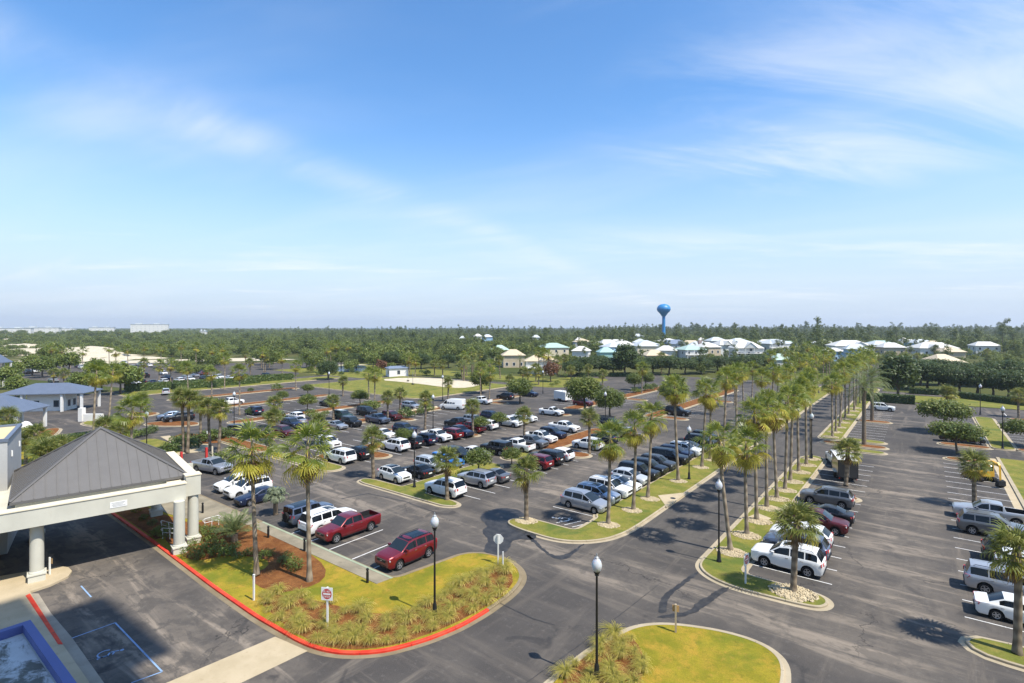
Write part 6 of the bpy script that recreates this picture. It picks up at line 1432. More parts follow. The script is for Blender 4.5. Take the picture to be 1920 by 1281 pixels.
# ------------------------------------------------------------------ trailer, white trailer, excavator
def trailer(x, y, deg, L_, W_, H_, side, rearm, top, label, hitch=True):
    o = empty('enclosed_trailer', (x, y, 0), R(deg), label, 'trailer'); z0 = 0.5
    m = MB(); m.box(-L_/2, -W_/2, z0, L_/2, W_/2, z0+H_); m.build('box', MAT[side], o)
    m = MB(); m.box(-L_/2-0.03, -W_/2-0.02, z0+H_+0.002, L_/2+0.02, W_/2+0.02, z0+H_+0.05); m.build('roof', MAT[top], o)
    for k in (-1, 1):
        m = MB(); m.box(-L_/2-0.03, min(0.01*k, k*(W_/2-0.06)), z0+0.06, -L_/2-0.001, max(0.01*k, k*(W_/2-0.06)), z0+H_-0.06); d = m.build('rear_door', MAT[rearm], o); m = MB(); m.box(-L_/2-0.055, k*0.12-0.02, z0+0.2, -L_/2-0.031, k*0.12+0.02, z0+H_-0.2); m.build('lock_rod', MAT['chrome'], d)
        for wx in (-0.45, 0.35): m = MB(); m.lathe([(0.12, -0.1), (0.34, -0.1), (0.35, 0.1), (0.2, 0.11), (0.01, 0.1)], 16, axis='y'); m.build('wheel', MAT['tyre'], o, 40, loc=(wx, k*(W_/2+0.05), 0.35))
        m = MB(); m.box(-1.0, min(k*W_/2, k*(W_/2+0.24))+0.001*k, 0.74, 0.9, max(k*W_/2, k*(W_/2+0.24)), 0.80); m.build('fender', MAT['chrome'], o)
        m = MB(); m.box(-L_/2-0.05, k*(W_/2-0.16)-0.05, z0-0.13, -L_/2-0.004, k*(W_/2-0.16)+0.05, z0-0.03); m.build('tail_light', MAT['tail_lamp'], o)
    m = MB(); m.tube([(L_/2, 0.5, 0.48), (L_/2+1.1, 0, 0.48), (L_/2, -0.5, 0.48)], 0.05, 5); m.tube([(L_/2+1.0, 0, 0), (L_/2+1.0, 0, 0.6)], 0.04, 5); m.build('tow_bar', MAT['black_metal'], o)
    m = MB(); m.box(-0.6, -0.3, z0+H_+0.051, 0.0, 0.3, z0+H_+0.2); m.build('roof_vent', MAT['white_metal'], o)
trailer(-8.0, 79.6, 104, 4.9, 2.15, 2.15, 'paint_black', 'paint_charcoal', 'white_metal', 'black enclosed trailer with pale roof beside the sabal in right lot')
p_ = G(1055, 752); trailer(p_[0], p_[1], 160, 4.8, 2.1, 2.0, 'paint_white', 'white_paint', 'white_metal', 'white enclosed trailer under the broad oak')
p_ = G(1577, 857); car('pickup', 'white', -9.6, 86.6, 108, 'white pickup hitched ahead of the black enclosed trailer', 'cars in the lot right of the main road')
def excavator(x, y, deg):
    o = empty('mini_excavator', (x, y, 0), R(deg), 'yellow mini excavator parked by the grass kerb behind the sabal', 'excavator')
    for k in (-1, 1):
        m = MB(); pr_ = [(-1.15, 0.28), (-1.0, 0.05), (1.0, 0.05), (1.15, 0.28), (1.0, 0.52), (-1.0, 0.52)]
        y0, y1 = sorted((k*0.55, k*0.95)); n = len(pr_)
        for i in range(n): a, b = pr_[i-1], pr_[i]; m.face([(a[0], y0, a[1]), (b[0], y0, b[1]), (b[0], y1, b[1]), (a[0], y1, a[1])])
        m.face([(a, y0, z) for a, z in pr_]); m.face([(a, y1, z) for a, z in pr_[::-1]]); m.build('track', MAT['tyre'], o)
    m = MB(); m.box(-0.6, -0.5, 0.3, 0.6, 0.5, 0.62); m.build('undercarriage', MAT['car_black'], o)
    m = MB(); m.prism([(-1.15, -0.75), (-1.3, 0), (-1.15, 0.75), (-0.3, 0.85), (0.75, 0.8), (0.75, -0.8), (-0.3, -0.85)], 0.62, 1.25); b_ = m.build('upper_body', MAT['excavator_yellow'], o)
    m = MB(); m.box(-0.55, 0.02, 1.26, 0.62, 0.78, 2.35); m.build('cab', MAT['car_glass'], o); m = MB(); m.box(-0.62, -0.03, 2.36, 0.68, 0.83, 2.46); m.build('cab_roof', MAT['excavator_yellow'], o)
    for (a, c) in ((-0.57, 0.0), (0.6, 0.0), (-0.57, 0.76), (0.6, 0.76)): m = MB(); m.box(a-0.04, c-0.035, 1.25, a+0.05, c+0.045, 2.36); m.build('cab_post', MAT['excavator_yellow'], o)
    def arm(pts, w, nm):
        m = MB()
        for (a, ha), (b, hb) in zip(pts, pts[1:]):
            m.face([(a[0], -w-0.3, a[1]+ha), (a[0], w-0.3, a[1]+ha), (b[0], w-0.3, b[1]+hb), (b[0], -w-0.3, b[1]+hb)]); m.face([(a[0], -w-0.3, a[1]-ha), (b[0], -w-0.3, b[1]-hb), (b[0], w-0.3, b[1]-hb), (a[0], w-0.3, a[1]-ha)])
            for s in (-1, 1): q = [(a[0], s*w-0.3, a[1]-ha), (a[0], s*w-0.3, a[1]+ha), (b[0], s*w-0.3, b[1]+hb), (b[0], s*w-0.3, b[1]-hb)]; m.face(q if s < 0 else q[::-1])
        m.build(nm, MAT['excavator_yellow'], o)
    arm([((0.7, 1.05), 0.16), ((1.5, 2.3), 0.22), ((2.1, 2.75), 0.18), ((3.2, 2.6), 0.12)], 0.13, 'boom'); arm([((3.0, 2.85), 0.10), ((3.35, 2.5), 0.15), ((3.45, 0.9), 0.09)], 0.11, 'stick')
    m = MB(); m.tube([(1.0, -0.3, 1.2), (1.9, -0.3, 2.2)], 0.06, 8); m.build('boom_cylinder', MAT['chrome'], o)
    m = MB(); pr_ = [(3.25, 0.95), (3.7, 0.85), (3.75, 0.35), (3.4, 0.08), (3.05, 0.15), (3.15, 0.5)]
    for i in range(6): a, b = pr_[i-1], pr_[i]; m.face([(a[0], -0.65, a[1]), (b[0], -0.65, b[1]), (b[0], 0.1, b[1]), (a[0], 0.1, a[1])])
    m.face([(a, -0.65, z) for a, z in pr_]); m.face([(a, 0.1, z) for a, z in pr_[::-1]]); m.build('bucket', MAT['car_black'], o)
    m = MB(); m.box(-1.75, -0.9, 0.1, -1.6, 0.9, 0.5); m.tube([(-1.6, 0.4, 0.3), (-0.6, 0.3, 0.4)], 0.06, 5); m.tube([(-1.6, -0.4, 0.3), (-0.6, -0.3, 0.4)], 0.06, 5); m.build('dozer_blade', MAT['car_black'], o)
p_ = G(1843, 900); excavator(p_[0], p_[1], -62)

# ------------------------------------------------------------------ small park buildings, left pavilions
def hip_house(x, y, w, d, h, rh, wall, roofm, rz, label, name='beach_house', cat='house', ridge=0.35, gables=(), win=3, base=0.0, over=0.6, group=None, decks=0, roofsize=None):
    o = empty(name, (x, y, 0), rz, label, cat, group)
    m = MB(); m.prism([(-w/2, -d/2), (w/2, -d/2), (w/2, d/2), (-w/2, d/2)], base, h); m.build('wall', MAT[wall], o)
    a, b = (w/2+over, d/2+over) if roofsize is None else (roofsize[0]/2, roofsize[1]/2); rl = max(0, w/2*ridge); z1 = h-0.05; z2 = h+rh
    R0, R1 = (-rl, 0, z2), (rl, 0, z2); c = [(-a, -b, z1), (a, -b, z1), (a, b, z1), (-a, b, z1)]
    m = MB(); m.face([c[0], c[1], R1, R0]); m.face([c[1], c[2], R1]); m.face([c[2], c[3], R0, R1]); m.face([c[3], c[0], R0]); m.face([c[3], c[2], c[1], c[0]])
    for i in range(4): p, q = c[i], c[(i+1) % 4]; m.face([(p[0], p[1], z1-0.18), (q[0], q[1], z1-0.18), q, p])
    rf = m.build('roof', MAT[roofm], o)
    for (gx, gw, gh) in gables:
        m = MB(); y0 = -b-0.5; m.face([(gx-gw/2, y0, z1), (gx+gw/2, y0, z1), (gx, y0, z1+gh)]); m.build('gable', MAT[wall], o)
        m = MB(); yb = -b*0.15
        m.face([(gx-gw/2-0.3, y0-0.25, z1-0.2), (gx, y0-0.25, z1+gh+0.1), (gx, yb+2, z1+gh+0.1), (gx-gw/2-0.3, yb, z1-0.2)]); m.face([(gx, y0-0.25, z1+gh+0.1), (gx+gw/2+0.3, y0-0.25, z1-0.2), (gx+gw/2+0.3, yb, z1-0.2), (gx, yb+2, z1+gh+0.1)]); m.build('gable_roof', MAT[roofm], rf)
        m = MB(); m.box(gx-0.6, y0-0.05, z1-1.6, gx+0.6, y0-0.005, z1-0.2); m.build('window', MAT['window_dark'], o)
    ww = MB(); ww.box(-0.55, -0.04, 0, 0.55, 0, 1.5); wm = ww.mesh('window', [MAT['window_dark']]); fr = MB()
    for (p0, p1, q0, q1) in ((-0.66, 0.66, 1.5, 1.62), (-0.66, 0.66, -0.12, 0.0), (-0.66, -0.55, 0.0, 1.5), (0.55, 0.66, 0.0, 1.5)): fr.box(p0, -0.07, q0, p1, 0, q1)
    fm = fr.mesh('window_frame', [MAT['white_paint']])
    for st in range(max(1, int((h-base)/3.2))):
        z = base+0.9+st*3.1
        if z+1.6 > h: break
        for i in range(win):
            xx = -w/2+w*(i+0.5)/win; q = place(wm, 'window', o, (xx, -d/2-0.002, z)); place(fm, 'frame', q)
            if i < 2: yy = -d/2+d*(i+0.5)/2; q = place(wm, 'window', o, (-w/2-0.002, yy, z), (0, 0, -math.pi/2)); place(fm, 'frame', q); q = place(wm, 'window', o, (w/2+0.002, yy, z), (0, 0, math.pi/2)); place(fm, 'frame', q)
    if decks:
        m = MB(); m.box(-w/2+0.2, -d/2-1.9, h-3.0, w/2-0.2, -d/2-0.01, h-2.82); dk = m.build('porch_deck', MAT['white_paint'], o)
        for i in range(4): m = MB(); xx = -w/2+0.4+(w-0.8)*i/3; m.box(xx-0.12, -d/2-1.8, 0, xx+0.12, -d/2-1.56, h-0.2); m.build('porch_post', MAT['white_paint'], o)
        m = MB(); m.box(-w/2+0.2, -d/2-1.88, h-2.0, w/2-0.2, -d/2-1.80, h-1.9); m.build('porch_rail', MAT['white_paint'], o)
    return o
FACE = math.atan2(-0.6097, 0.7926)+math.pi/2        # a front looking back down the valley towards the car park
def house_px(px_, peak_y, wpx, wall, roofm, label, ht=9.0, rz=0.0, dep=0.8, rh=2.6, ridge=0.3, gables=(), decks=0, name='beach_house'):
    group = 'pale houses among the trees' if 'half hidden among' in label else None
    d = (CAM_H-ht)*FPX/(peak_y-HOR); w = wpx*d/FPX; x, y = far(d, (px_-960)/FPX*d)
    hip_house(x, y, max(5, w-1.2), max(5, w*dep), ht-rh, rh, 'wall_'+wall, 'roofs_'+roofm, YAW+rz, label, name, 'house', ridge, [(g*w/2, gw*w, gh) for g, gw, gh in gables], 3, 0.0, 0.6, group, decks); HOUSES.append((x, y, w))
HOUSES = []
for a in [
 (1037, 643, 52, 'cream', 'green', 'cream house with pale green hip roof left of the oak belt', 9.5, 0.2), (1090, 649, 34, 'white', 'white', 'small white-roofed house beside the pale green roof', 8.0, -0.3),
 (1167, 640, 48, 'white', 'white', 'white house with broad white roof below the water tower side', 10.0, 0.15), (1136, 651, 32, 'teal', 'teal', 'low house with teal metal roof', 8.0, 0.1), (1210, 638, 38, 'blue', 'pale', 'pale blue house with light grey hip roof', 10, 0.3, 0.9, 2.6, 0.2, (), 1),
 (1249, 648, 40, 'white', 'white', 'white hip roof below the water tower', 8.5, -0.2), (1226, 656, 44, 'beige', 'beige', 'beige tiled hip roof in front of the white ones', 7.5, 0.1), (1264, 637, 34, 'palegrey', 'slate', 'house with slate blue gable roof', 10, 0.0, 0.7, 3.0, 0.95),
 (1294, 647, 46, 'palegrey', 'green', 'grey house with green hip roof', 9, 0.2, 0.9, 2.4, 0.2, (), 1), (1313, 638, 26, 'beige', 'brown', 'house with dark brown roof', 10, 0.4),
 (1342, 632, 34, 'white', 'pale', 'tall house with pale roof behind the big white gables', 12, 0.1), (1362, 637, 46, 'white', 'white', 'big white gabled house, left wing', 11, 0.1, 0.8, 3.2, 0.5, ((-0.35, 0.35, 2.6), (0.35, 0.35, 2.6))),
 (1398, 641, 54, 'white', 'white', 'big white gabled house, right wing with round window', 11, -0.15, 0.8, 3.2, 0.5, ((0.1, 0.45, 3.0),), 1), (1383, 634, 40, 'palegrey', 'pale', 'grey-roofed house rising behind the white gables', 12, 0.3),
 (1452, 636, 58, 'white', 'pale', 'white two-level house with pale roof right of big gables', 11, 0.2, 0.8, 2.8, 0.3, ((-0.4, 0.4, 2.2),), 1), (1543, 637, 32, 'white', 'white', 'small white roof among the trees past palms', 9, 0.0),
 (1462, 663, 36, 'palegrey', 'green', 'low house with green roof behind far verge palms', 7.0, 0.1), (1592, 638, 66, 'white', 'white', 'large white house with layered white roofs beyond the road', 11, -0.25, 0.8, 3.2, 0.4, ((0.3, 0.4, 2.4),), 1),
 (1561, 652, 34, 'blue', 'white', 'blue-walled annex with white roof beside the layered house', 7.5, -0.1, 0.8, 1.8), (1748, 642, 66, 'white', 'white', 'white house with long pale roof on the right', 10.5, -0.2, 0.7, 3.0, 0.5, ((-0.3, 0.3, 2.0),)), (1780, 650, 40, 'beige', 'beige', 'beige roof wing right of the long pale roof', 8.5, -0.2),
 (1764, 664, 62, 'beige', 'beige', 'house with large beige hip roof above the oak belt', 9.0, 0.1, 0.8, 3.0, 0.3), (1722, 677, 48, 'blue', 'white', 'light blue cottage with low white roof by the oak belt', 6.0, 0.0, 0.6, 1.6, 0.6), (1755, 679, 26, 'blue', 'slate', 'light blue gable front below the beige roof', 6.5, 0.0, 0.8, 2.0, 0.2, ((0, 0.8, 2.0),)), (1815, 685, 22, 'blue', 'pale', 'small light blue outbuilding in the oak belt', 5.0),
 (937, 647, 32, 'cream', 'green', 'cream house with seafoam hip roof above the palms', 9.0, 0.3), (962, 655, 44, 'beige', 'beige', 'beige stucco house with tan roof behind palms', 8.5, 0.1), (1122, 640, 30, 'cream', 'white', 'low cream house in the trees', 7.0),
 (896, 626, 16, 'white', 'white', 'far white house above the woods', 12), (914, 627, 20, 'blue', 'pale', 'far pale blue house above the woods', 12, 0.2), (867, 630, 12, 'white', 'pale', 'far white gable in the woods', 11), (1005, 628, 16, 'white', 'pale', 'far pale roof left of the tower', 11), (1085, 632, 14, 'white', 'white', 'far small white roof behind the green one', 10), (1195, 626, 22, 'palegrey', 'pale', 'far pale houses roof under the tower line', 12), (1315, 633, 14, 'white', 'white', 'far white dormered roof by the tower woods', 10), (1694, 633, 9, 'white', 'white', 'far white dome-like roof in the pines', 10),
]: house_px(*a)
hr_ = random.Random(5)
for k in range(22):
    house_px(hr_.uniform(1070, 1480) if k < 14 else hr_.uniform(1560, 1860), hr_.uniform(633, 645), hr_.uniform(26, 44), hr_.choice(['white', 'palegrey', 'cream', 'blue', 'beige']), hr_.choice(['white', 'white', 'pale', 'beige', 'green']), 'pale-roofed beach house half hidden among the trees', hr_.uniform(8.5, 10.5), hr_.uniform(-0.5, 0.5), 0.8, 2.6, hr_.uniform(0.1, 0.6))
# club house with white columns behind the drive bend
x, y = G(1015, 700); hip_house(x, y, 13, 8, 5.4, 2.4, 'wall_white', 'roofs_beige', YAW, 'low white clubhouse with columned porch behind the drive bend', 'clubhouse', 'building', 0.4, (), 4, 0, 0.6, None, 1); HOUSES.append((x, y, 15))
x, y = G(741, 705); x += 1
o = hip_house(x, y, 7.4, 5, 3.3, 0.7, 'white_paint', 'roofs_slate', YAW+R(28), 'small white bath house with one dark window by the sand court', 'bath_house', 'building', 0.8, (), 1, 0, 0.4)
# pavilions at the far left
def pav_px(px_, peak_y, wpx, ht, wall, roofm, label, rz, dep, rh, ridge):
    d = (CAM_H-ht)*FPX/(peak_y-HOR); w = wpx*d/FPX; x, y = far(d, (px_-960)/FPX*d)
    o = hip_house(x, y, w*0.42, w*dep*0.5, ht-rh, rh, wall, roofm, YAW+rz, label, 'pavilion', 'building', ridge*w/(w*0.42), (), 2, 0, 1.0, roofsize=(w-1.6, w*dep)); HOUSES.append((x, y, w))
    for sx in (-0.46, -0.23, 0.23, 0.46):
        for sy in (-0.44, 0.44): m = MB(); m.box(-0.22, -0.22, 0, 0.22, 0.22, ht-rh-0.1); m.build('column', MAT['white_paint'], o, loc=(sx*(w-1.6), sy*w*dep, 0))
    return o
pav_px(98, 718, 150, 6.2, 'white_paint', 'roof_blue', 'long pavilion with blue-grey hip metal roof left of the drive', R(12), 0.45, 2.0, 0.35)
pav_px(-35, 738, 190, 7.0, 'white_paint', 'roof_blue', 'pavilion with blue-grey metal roof at the left edge above stair tower', R(12), 0.5, 3.0, 0.3)
pav_px(-26, 650, 60, 13.0, 'white_paint', 'roof_blue', 'taller blue-grey tower roof at the far left', R(12), 1.0, 5.0, 0.0)
m = MB(); m.box(-2.2, -0.3, 0, 2.2, 0.3, 1.5); m.box(-2.4, -0.5, 0, -1.6, 0.5, 2.7); o = m.build('gate_wall', MAT['white_paint']); q = G(172, 790); o.location = (q[0], q[1], 0); o.rotation_euler = (0, 0, YAW); tag(o, 'low white gate wall with pier at the drive entrance', 'wall')
x, y = G(48, 828); o = empty('cupola_hut', (x, y, 0), YAW, 'small white hut with rounded white top behind the stair tower', 'hut'); m = MB(); m.box(-0.9, -0.9, 0, 0.9, 0.9, 2.2); m.build('wall', MAT['white_paint'], o); m = MB(); m.lathe([(1.1, 2.2), (0.9, 2.7), (0.5, 3.2), (0.05, 3.4)], 12); m.build('roof', MAT['white_paint'], o, 60); m = MB(); m.box(-0.3, -0.93, 1.0, 0.3, -0.905, 1.7); m.build('vent', MAT['window_dark'], o)
# far condominium blocks
def condo(px0, px1, ytop, d, label, floors):
    w = (px1-px0)*d/FPX; h = CAM_H-(ytop-HOR)*d/FPX; x, y = far(d, ((px0+px1)/2-960)/FPX*d); o = empty('condominium_block', (x, y, 0), YAW, label, 'building'); o.rotation_euler = (0, 0, YAW+R(24))
    m = MB(); m.box(-w/2, -8, 0, w/2, 8, h-2); m.build('wall', MAT['wall_white'], o); m = MB(); m.box(-w/2-0.6, -8.6, h-1.998, w/2+0.6, 8.6, h-1.2); m.box(-w*0.38, -5, h-1.198, -w*0.2, 5, h+1.2); m.box(w*0.1, -5, h-1.198, w*0.25, 5, h+0.8); m.build('roof', MAT['roofs_pale'], o)
    b = MB(); b.box(-1.1, -0.06, 0, 1.1, 0, 1.5); wm = b.mesh('condo_window', [MAT['wall_palegrey']]); nc = max(3, int(w/8))
    for i in range(floors):
        for j in range(nc): place(wm, 'window', o, (-w/2+w*(j+0.5)/nc, -8.004, 2+i*(h-4)/floors))
condo(252, 311, 607, 1250, 'white condominium block rising over the scrub woods', 5); condo(173, 211, 613, 1350, 'lower white condominium block left of the tall one', 3); condo(55, 106, 613, 1100, 'white condominium wing at the far left', 4); condo(-10, 52, 614, 1050, 'long low white condominium at the left horizon edge', 3); condo(118, 140, 615, 1500, 'faint low white building in the left woods', 2); condo(376, 387, 619, 1000, 'small tan tower house in the scrub woods', 3)
# water tower
wd = 600; x, y = far(wd, (1244.5-960)/FPX*wd); o = empty('water_tower', (x, y, 0), 0, 'bright blue bulb-topped water tower above the houses', 'water tower'); ztop = CAM_H+(HOR-570)*wd/FPX; rb = 12.6*wd/FPX; zc = ztop-rb*0.80
m = MB(); m.lathe([(6.0, 0), (3.4, 4), (1.9, 8), (1.75, 20), (1.75, zc-rb*1.05)], 24); m.build('shaft', MAT['tower_blue'], o, 60)
m = MB(); m.lathe([(1.7, zc-rb*1.08), (2.4, zc-rb*0.98), (rb*0.62, zc-rb*0.55), (rb*0.9, zc-rb*0.28), (rb, zc), (rb*0.95, zc+rb*0.28), (rb*0.76, zc+rb*0.55), (rb*0.45, zc+rb*0.73), (0.1, zc+rb*0.8)], 32); tk = m.build('tank', MAT['tower_blue'], o, 80)
m = MB(); m.lathe([(rb+0.02, zc-0.12), (rb+0.10, zc-0.1), (rb+0.10, zc+0.1), (rb+0.02, zc+0.12)], 32); m.build('tank_band', MAT['tower_blue'], tk)

# ------------------------------------------------------------------ hedges, shrubs, grass clumps
def hedge(poly_a, poly_b, w, h, label, leafm='leaf_hedge', leaf=0.16, dens=26, z=0.05, group=None):
    a, b = Vector(poly_a), Vector(poly_b); L_ = (b-a).length; e = (b-a).normalized(); q = random.Random(int(abs(a.x*13+b.y*7)))
    o = empty('clipped_hedge', (a.x, a.y, z), math.atan2(e.y, e.x), label, 'hedge', group); m = MB(); m.c = []; k = MB(); k.box(0.1, -w/2+0.12, 0, L_-0.1, w/2-0.12, h-0.12); k.c = [0.0]*len(k.f)
    n = int((L_*w+2*(L_+w)*h)*dens)
    for _ in range(n):
        t = q.random()*(L_*w+2*(L_+w)*h)
        if t < L_*w: p = Vector((q.uniform(0, L_), q.uniform(-w/2, w/2), h+q.uniform(-0.10, 0.06))); nn = Vector((0, 0, 1))
        elif t < L_*w+2*L_*h: s = q.choice((-1, 1)); p = Vector((q.uniform(0, L_), s*(w/2+q.uniform(-0.10, 0.05)), q.uniform(0, h))); nn = Vector((0, s, 0))
        else: s = q.choice((0, 1)); p = Vector((s*L_, q.uniform(-w/2, w/2), q.uniform(0, h))); nn = Vector((s*2-1, 0, 0))
        nn = (nn+Vector((q.uniform(-1, 1), q.uniform(-1, 1), q.uniform(-0.5, 1)))*0.7).normalized(); u = nn.orthogonal().normalized(); v = nn.cross(u); ss = leaf*q.uniform(0.6, 1.2)
        m.face([p-u*ss, p-v*ss*0.6, p+u*ss, p+v*ss*0.6]); m.c.append(q.random()*0.9)
    m.build('foliage', MAT[leafm], o); k.build('dark_core', MAT[leafm], o)  # inner box in the darkest leaf tone imitates shade inside the hedge
hedge(G(40, 846), G(175, 826), 1.8, 1.5, 'clipped green hedge between stair tower and canopy roof', leaf=0.12, dens=60)
hedge((-180, 66), (-180, 92), 3.2, 2.0, 'long clipped hedge along the lane by the overflow lot', leaf=0.35, dens=7)
hedge(G(235, 735), G(320, 729), 3.0, 2.2, 'dark clipped hedge in front of the overflow lot', leaf=0.35, dens=8); hedge(G(325, 728), G(445, 722), 3.0, 2.2, 'clipped hedge running towards the lane end', leaf=0.35, dens=8); hedge(G(455, 718), G(548, 712), 3.0, 2.2, 'square-cut hedge by the lane and slim palm', leaf=0.35, dens=8)
hedge(G(1625, 752), G(1715, 758), 2.6, 2.0, 'dark hedge behind the white crossover by the date palm', 'leaf_dark', 0.3, 10); hedge(G(1705, 738), G(1760, 741), 2.0, 1.6, 'dark low hedge along the service road', 'leaf_dark', 0.3, 8); hedge(G(1795, 746), G(1925, 762), 2.0, 1.6, 'long dark hedge behind the lawn by the service road', 'leaf_dark', 0.3, 8)
hedge(G(1080, 706), G(1200, 706), 2.4, 1.4, 'dark low hedge under the oak belt', 'leaf_dark', 0.35, 6)
SHRUB = [leaf_cloud(401+i, oak_clusters(401+i, 0.62, 0.42, 9, 0.40, 0.35, 0.55), 420, 0.075).mesh('shrub_leaves', [MAT[m_]]) for i, m_ in enumerate(('leaf_light', 'leaf_hedge', 'leaf_oak'))]
SHRUBB = [leaf_cloud(411+i, oak_clusters(411+i, 1.5, 1.0, 14, 0.95, 0.35, 0.5), 80, 0.17).mesh('bush_leaves', [MAT[m_]]) for i, m_ in enumerate(('leaf_light', 'leaf_hedge', 'leaf_red'))]
def shrub(x, y, sc, label, group, big=False, v=None, z=0.12):
    ms = SHRUBB if big else SHRUB; o = empty('shrub', (x, y, z), pr.uniform(0, 6.28), label, 'shrub', group, sc); place(ms[pr.randrange(3) if v is None else v], 'leaves', o)
    m = SHST[0]; place(m, 'stem', o)
b_ = MB(); b_.tube([(0, 0, -0.05), (0.02, 0, 0.5)], 0.03, 5); SHST = [b_.mesh('shrub_stem', [MAT['bark']])]
for (bx, by) in [(352,1045),(372,1048),(363,1030),(380,1038),(395,1025),(405,1042),(300,1000),(285,985),(270,975),(312,1008),(292,1005),(255,962),(318,995),(385,1012),(398,1008),(412,1030),(420,1045),(432,1040),(440,1030),(445,1048),(465,1042),(375,1000),(388,998),(495,1048),(508,1042),(530,1058),(545,1062),(555,1068),(538,1050),(402,1000),(425,1000)]:
    x, y = G(bx, by, .14); shrub(x, y, pr.uniform(0.7, 1.15), 'small leafy shrub in the mulch between columns and twin palms', 'shrubs in the entrance mulch bed', z=0.14)
for (bx, by) in [(340,835),(352,838),(364,840),(378,830),(330,832),(392,826),(405,825),(420,822),(350,828),(415,872),(320,848),(235,830),(250,822),(270,818),(285,812)]:
    x, y = G(bx, by); shrub(x, y, pr.uniform(0.7, 1.1), 'rounded shrub on the mulch around the curved walk', 'shrubs around the curved walk', True, pr.choice((0, 1, 1)), 0)
for (bx, by) in [(700,770),(690,768),(772,782),(788,778),(800,775),(760,785),(585,785),(610,780),(500,785),(520,790),(470,778),(1192,738),(1200,736),(1215,734),(1225,730),(860,710),(800,704),(790,700),(895,700),(1035,725),(1045,722),(1060,708),(600,705),(660,700),(670,702),(640,704),(470,735),(520,733)]:
    x, y = G(bx, by); shrub(x, y, pr.uniform(0.6, 1.3), 'low shrub on a planting strip in the back of the lot', 'shrubs on the back strips', True, pr.choice((0, 1, 1)), 0.1)
def clump(seed):
    q = random.Random(seed); b = MB(); b.c = []
    for _ in range(280):
        a = q.uniform(0, 6.283); l = q.uniform(0.5, 1.0); lean = 0.35+1.0*q.random()**0.6; d = Vector((math.cos(a), math.sin(a), 0))+Vector((-0.35, 0.1, 0)); s = Vector((-math.sin(a), math.cos(a), 0))*0.0095
        p0 = d*0.10; p1 = d*l*lean*0.35+Vector((0, 0, l*0.62)); p2 = d*l*lean*0.78+Vector((0, 0, l*(0.86-lean*0.28))); p3 = d*l*lean*1.05+Vector((0, 0, l*(0.80-lean*0.52)))
        b.face([p0-s, p1-s, p1+s, p0+s]); b.face([p1-s, p2-s*0.8, p2+s*0.8, p1+s]); b.face([p2-s*0.8, p3, p2+s*0.8]); v = 0.1+q.random()*0.6; b.c += [v*0.6, v, min(1, v+0.4)]
    return b.mesh('grass_clump', [MAT['leaf_grass']])
CL = [clump(501+i) for i in range(4)]
def inside(p, poly):
    c = False
    for i in range(len(poly)):
        a, b = poly[i-1], poly[i]
        if (a[1] > p[1]) != (b[1] > p[1]) and p[0] < (b[0]-a[0])*(p[1]-a[1])/(b[1]-a[1])+a[0]: c = not c
    return c
def clumps(poly, n, mind, label, group, smin=0.5, smax=1.05):
    xs_ = [p[0] for p in poly]; ys_ = [p[1] for p in poly]; pts = []; tries = 0
    while len(pts) < n and tries < 6000:
        tries += 1; p = (pr.uniform(min(xs_), max(xs_)), pr.uniform(min(ys_), max(ys_)))
        if inside(p, poly) and all((p[0]-q[0])**2+(p[1]-q[1])**2 > mind*mind for q in pts): pts.append(p)
    for p in pts: tag(place(CL[pr.randrange(4)], 'grass_clump', None, (p[0], p[1], 0.135), (0, 0, pr.uniform(-0.6, 0.6)), pr.uniform(smin, smax)), label, 'ornamental grass', group)
clumps(BED_B, 62, 0.88, 'arching golden-green ornamental grass clump in the red-kerbed bed', 'grass clumps in the red-kerbed bed')
clumps(BED_C, 24, 0.80, 'arching ornamental grass clump on the bottom lawn island', 'grass clumps on the bottom island')
for i in range(9):
    t = i/8; x, y = (-91.0+0.4*math.sin(i), 77.0+t*11.5); b = leaf_cloud(600+i, [(0, 0, 0.1, 0.3)], 1, 0.1); mb = MB(); mb.lathe([(0.55, -0.1), (0.6, 0.15), (0.4, 0.38), (0.1, 0.46)], 8); o = mb.build('boulder', MAT['stone'], None, 80, loc=(x, y, 0.12)); o.scale = (pr.uniform(0.8, 1.3), pr.uniform(1.0, 1.6), pr.uniform(0.8, 1.2)); o.rotation_euler = (0, 0, pr.uniform(0, 3)); tag(o, 'pale boulder edging the bed by the cargo van', 'boulder', 'boulders edging the bed by the cargo van')
# volleyball posts on the sand court
for (bx, by) in ((765, 716), (774, 722)):
    x, y = G(bx, by); o = empty('court_post', (x, y, 0.15), 0, 'slim post with lamp pads at the sand court', 'post', 'sand court posts'); m = MB(); m.tube([(0, 0, 0), (0, 0, 4.2)], 0.07, 6); m.build('shaft', MAT['grey_metal'], o); m = MB(); m.box(-0.3, -0.3, 0, 0.3, 0.3, 0.35); m.build('foot', MAT['black_metal'], o)
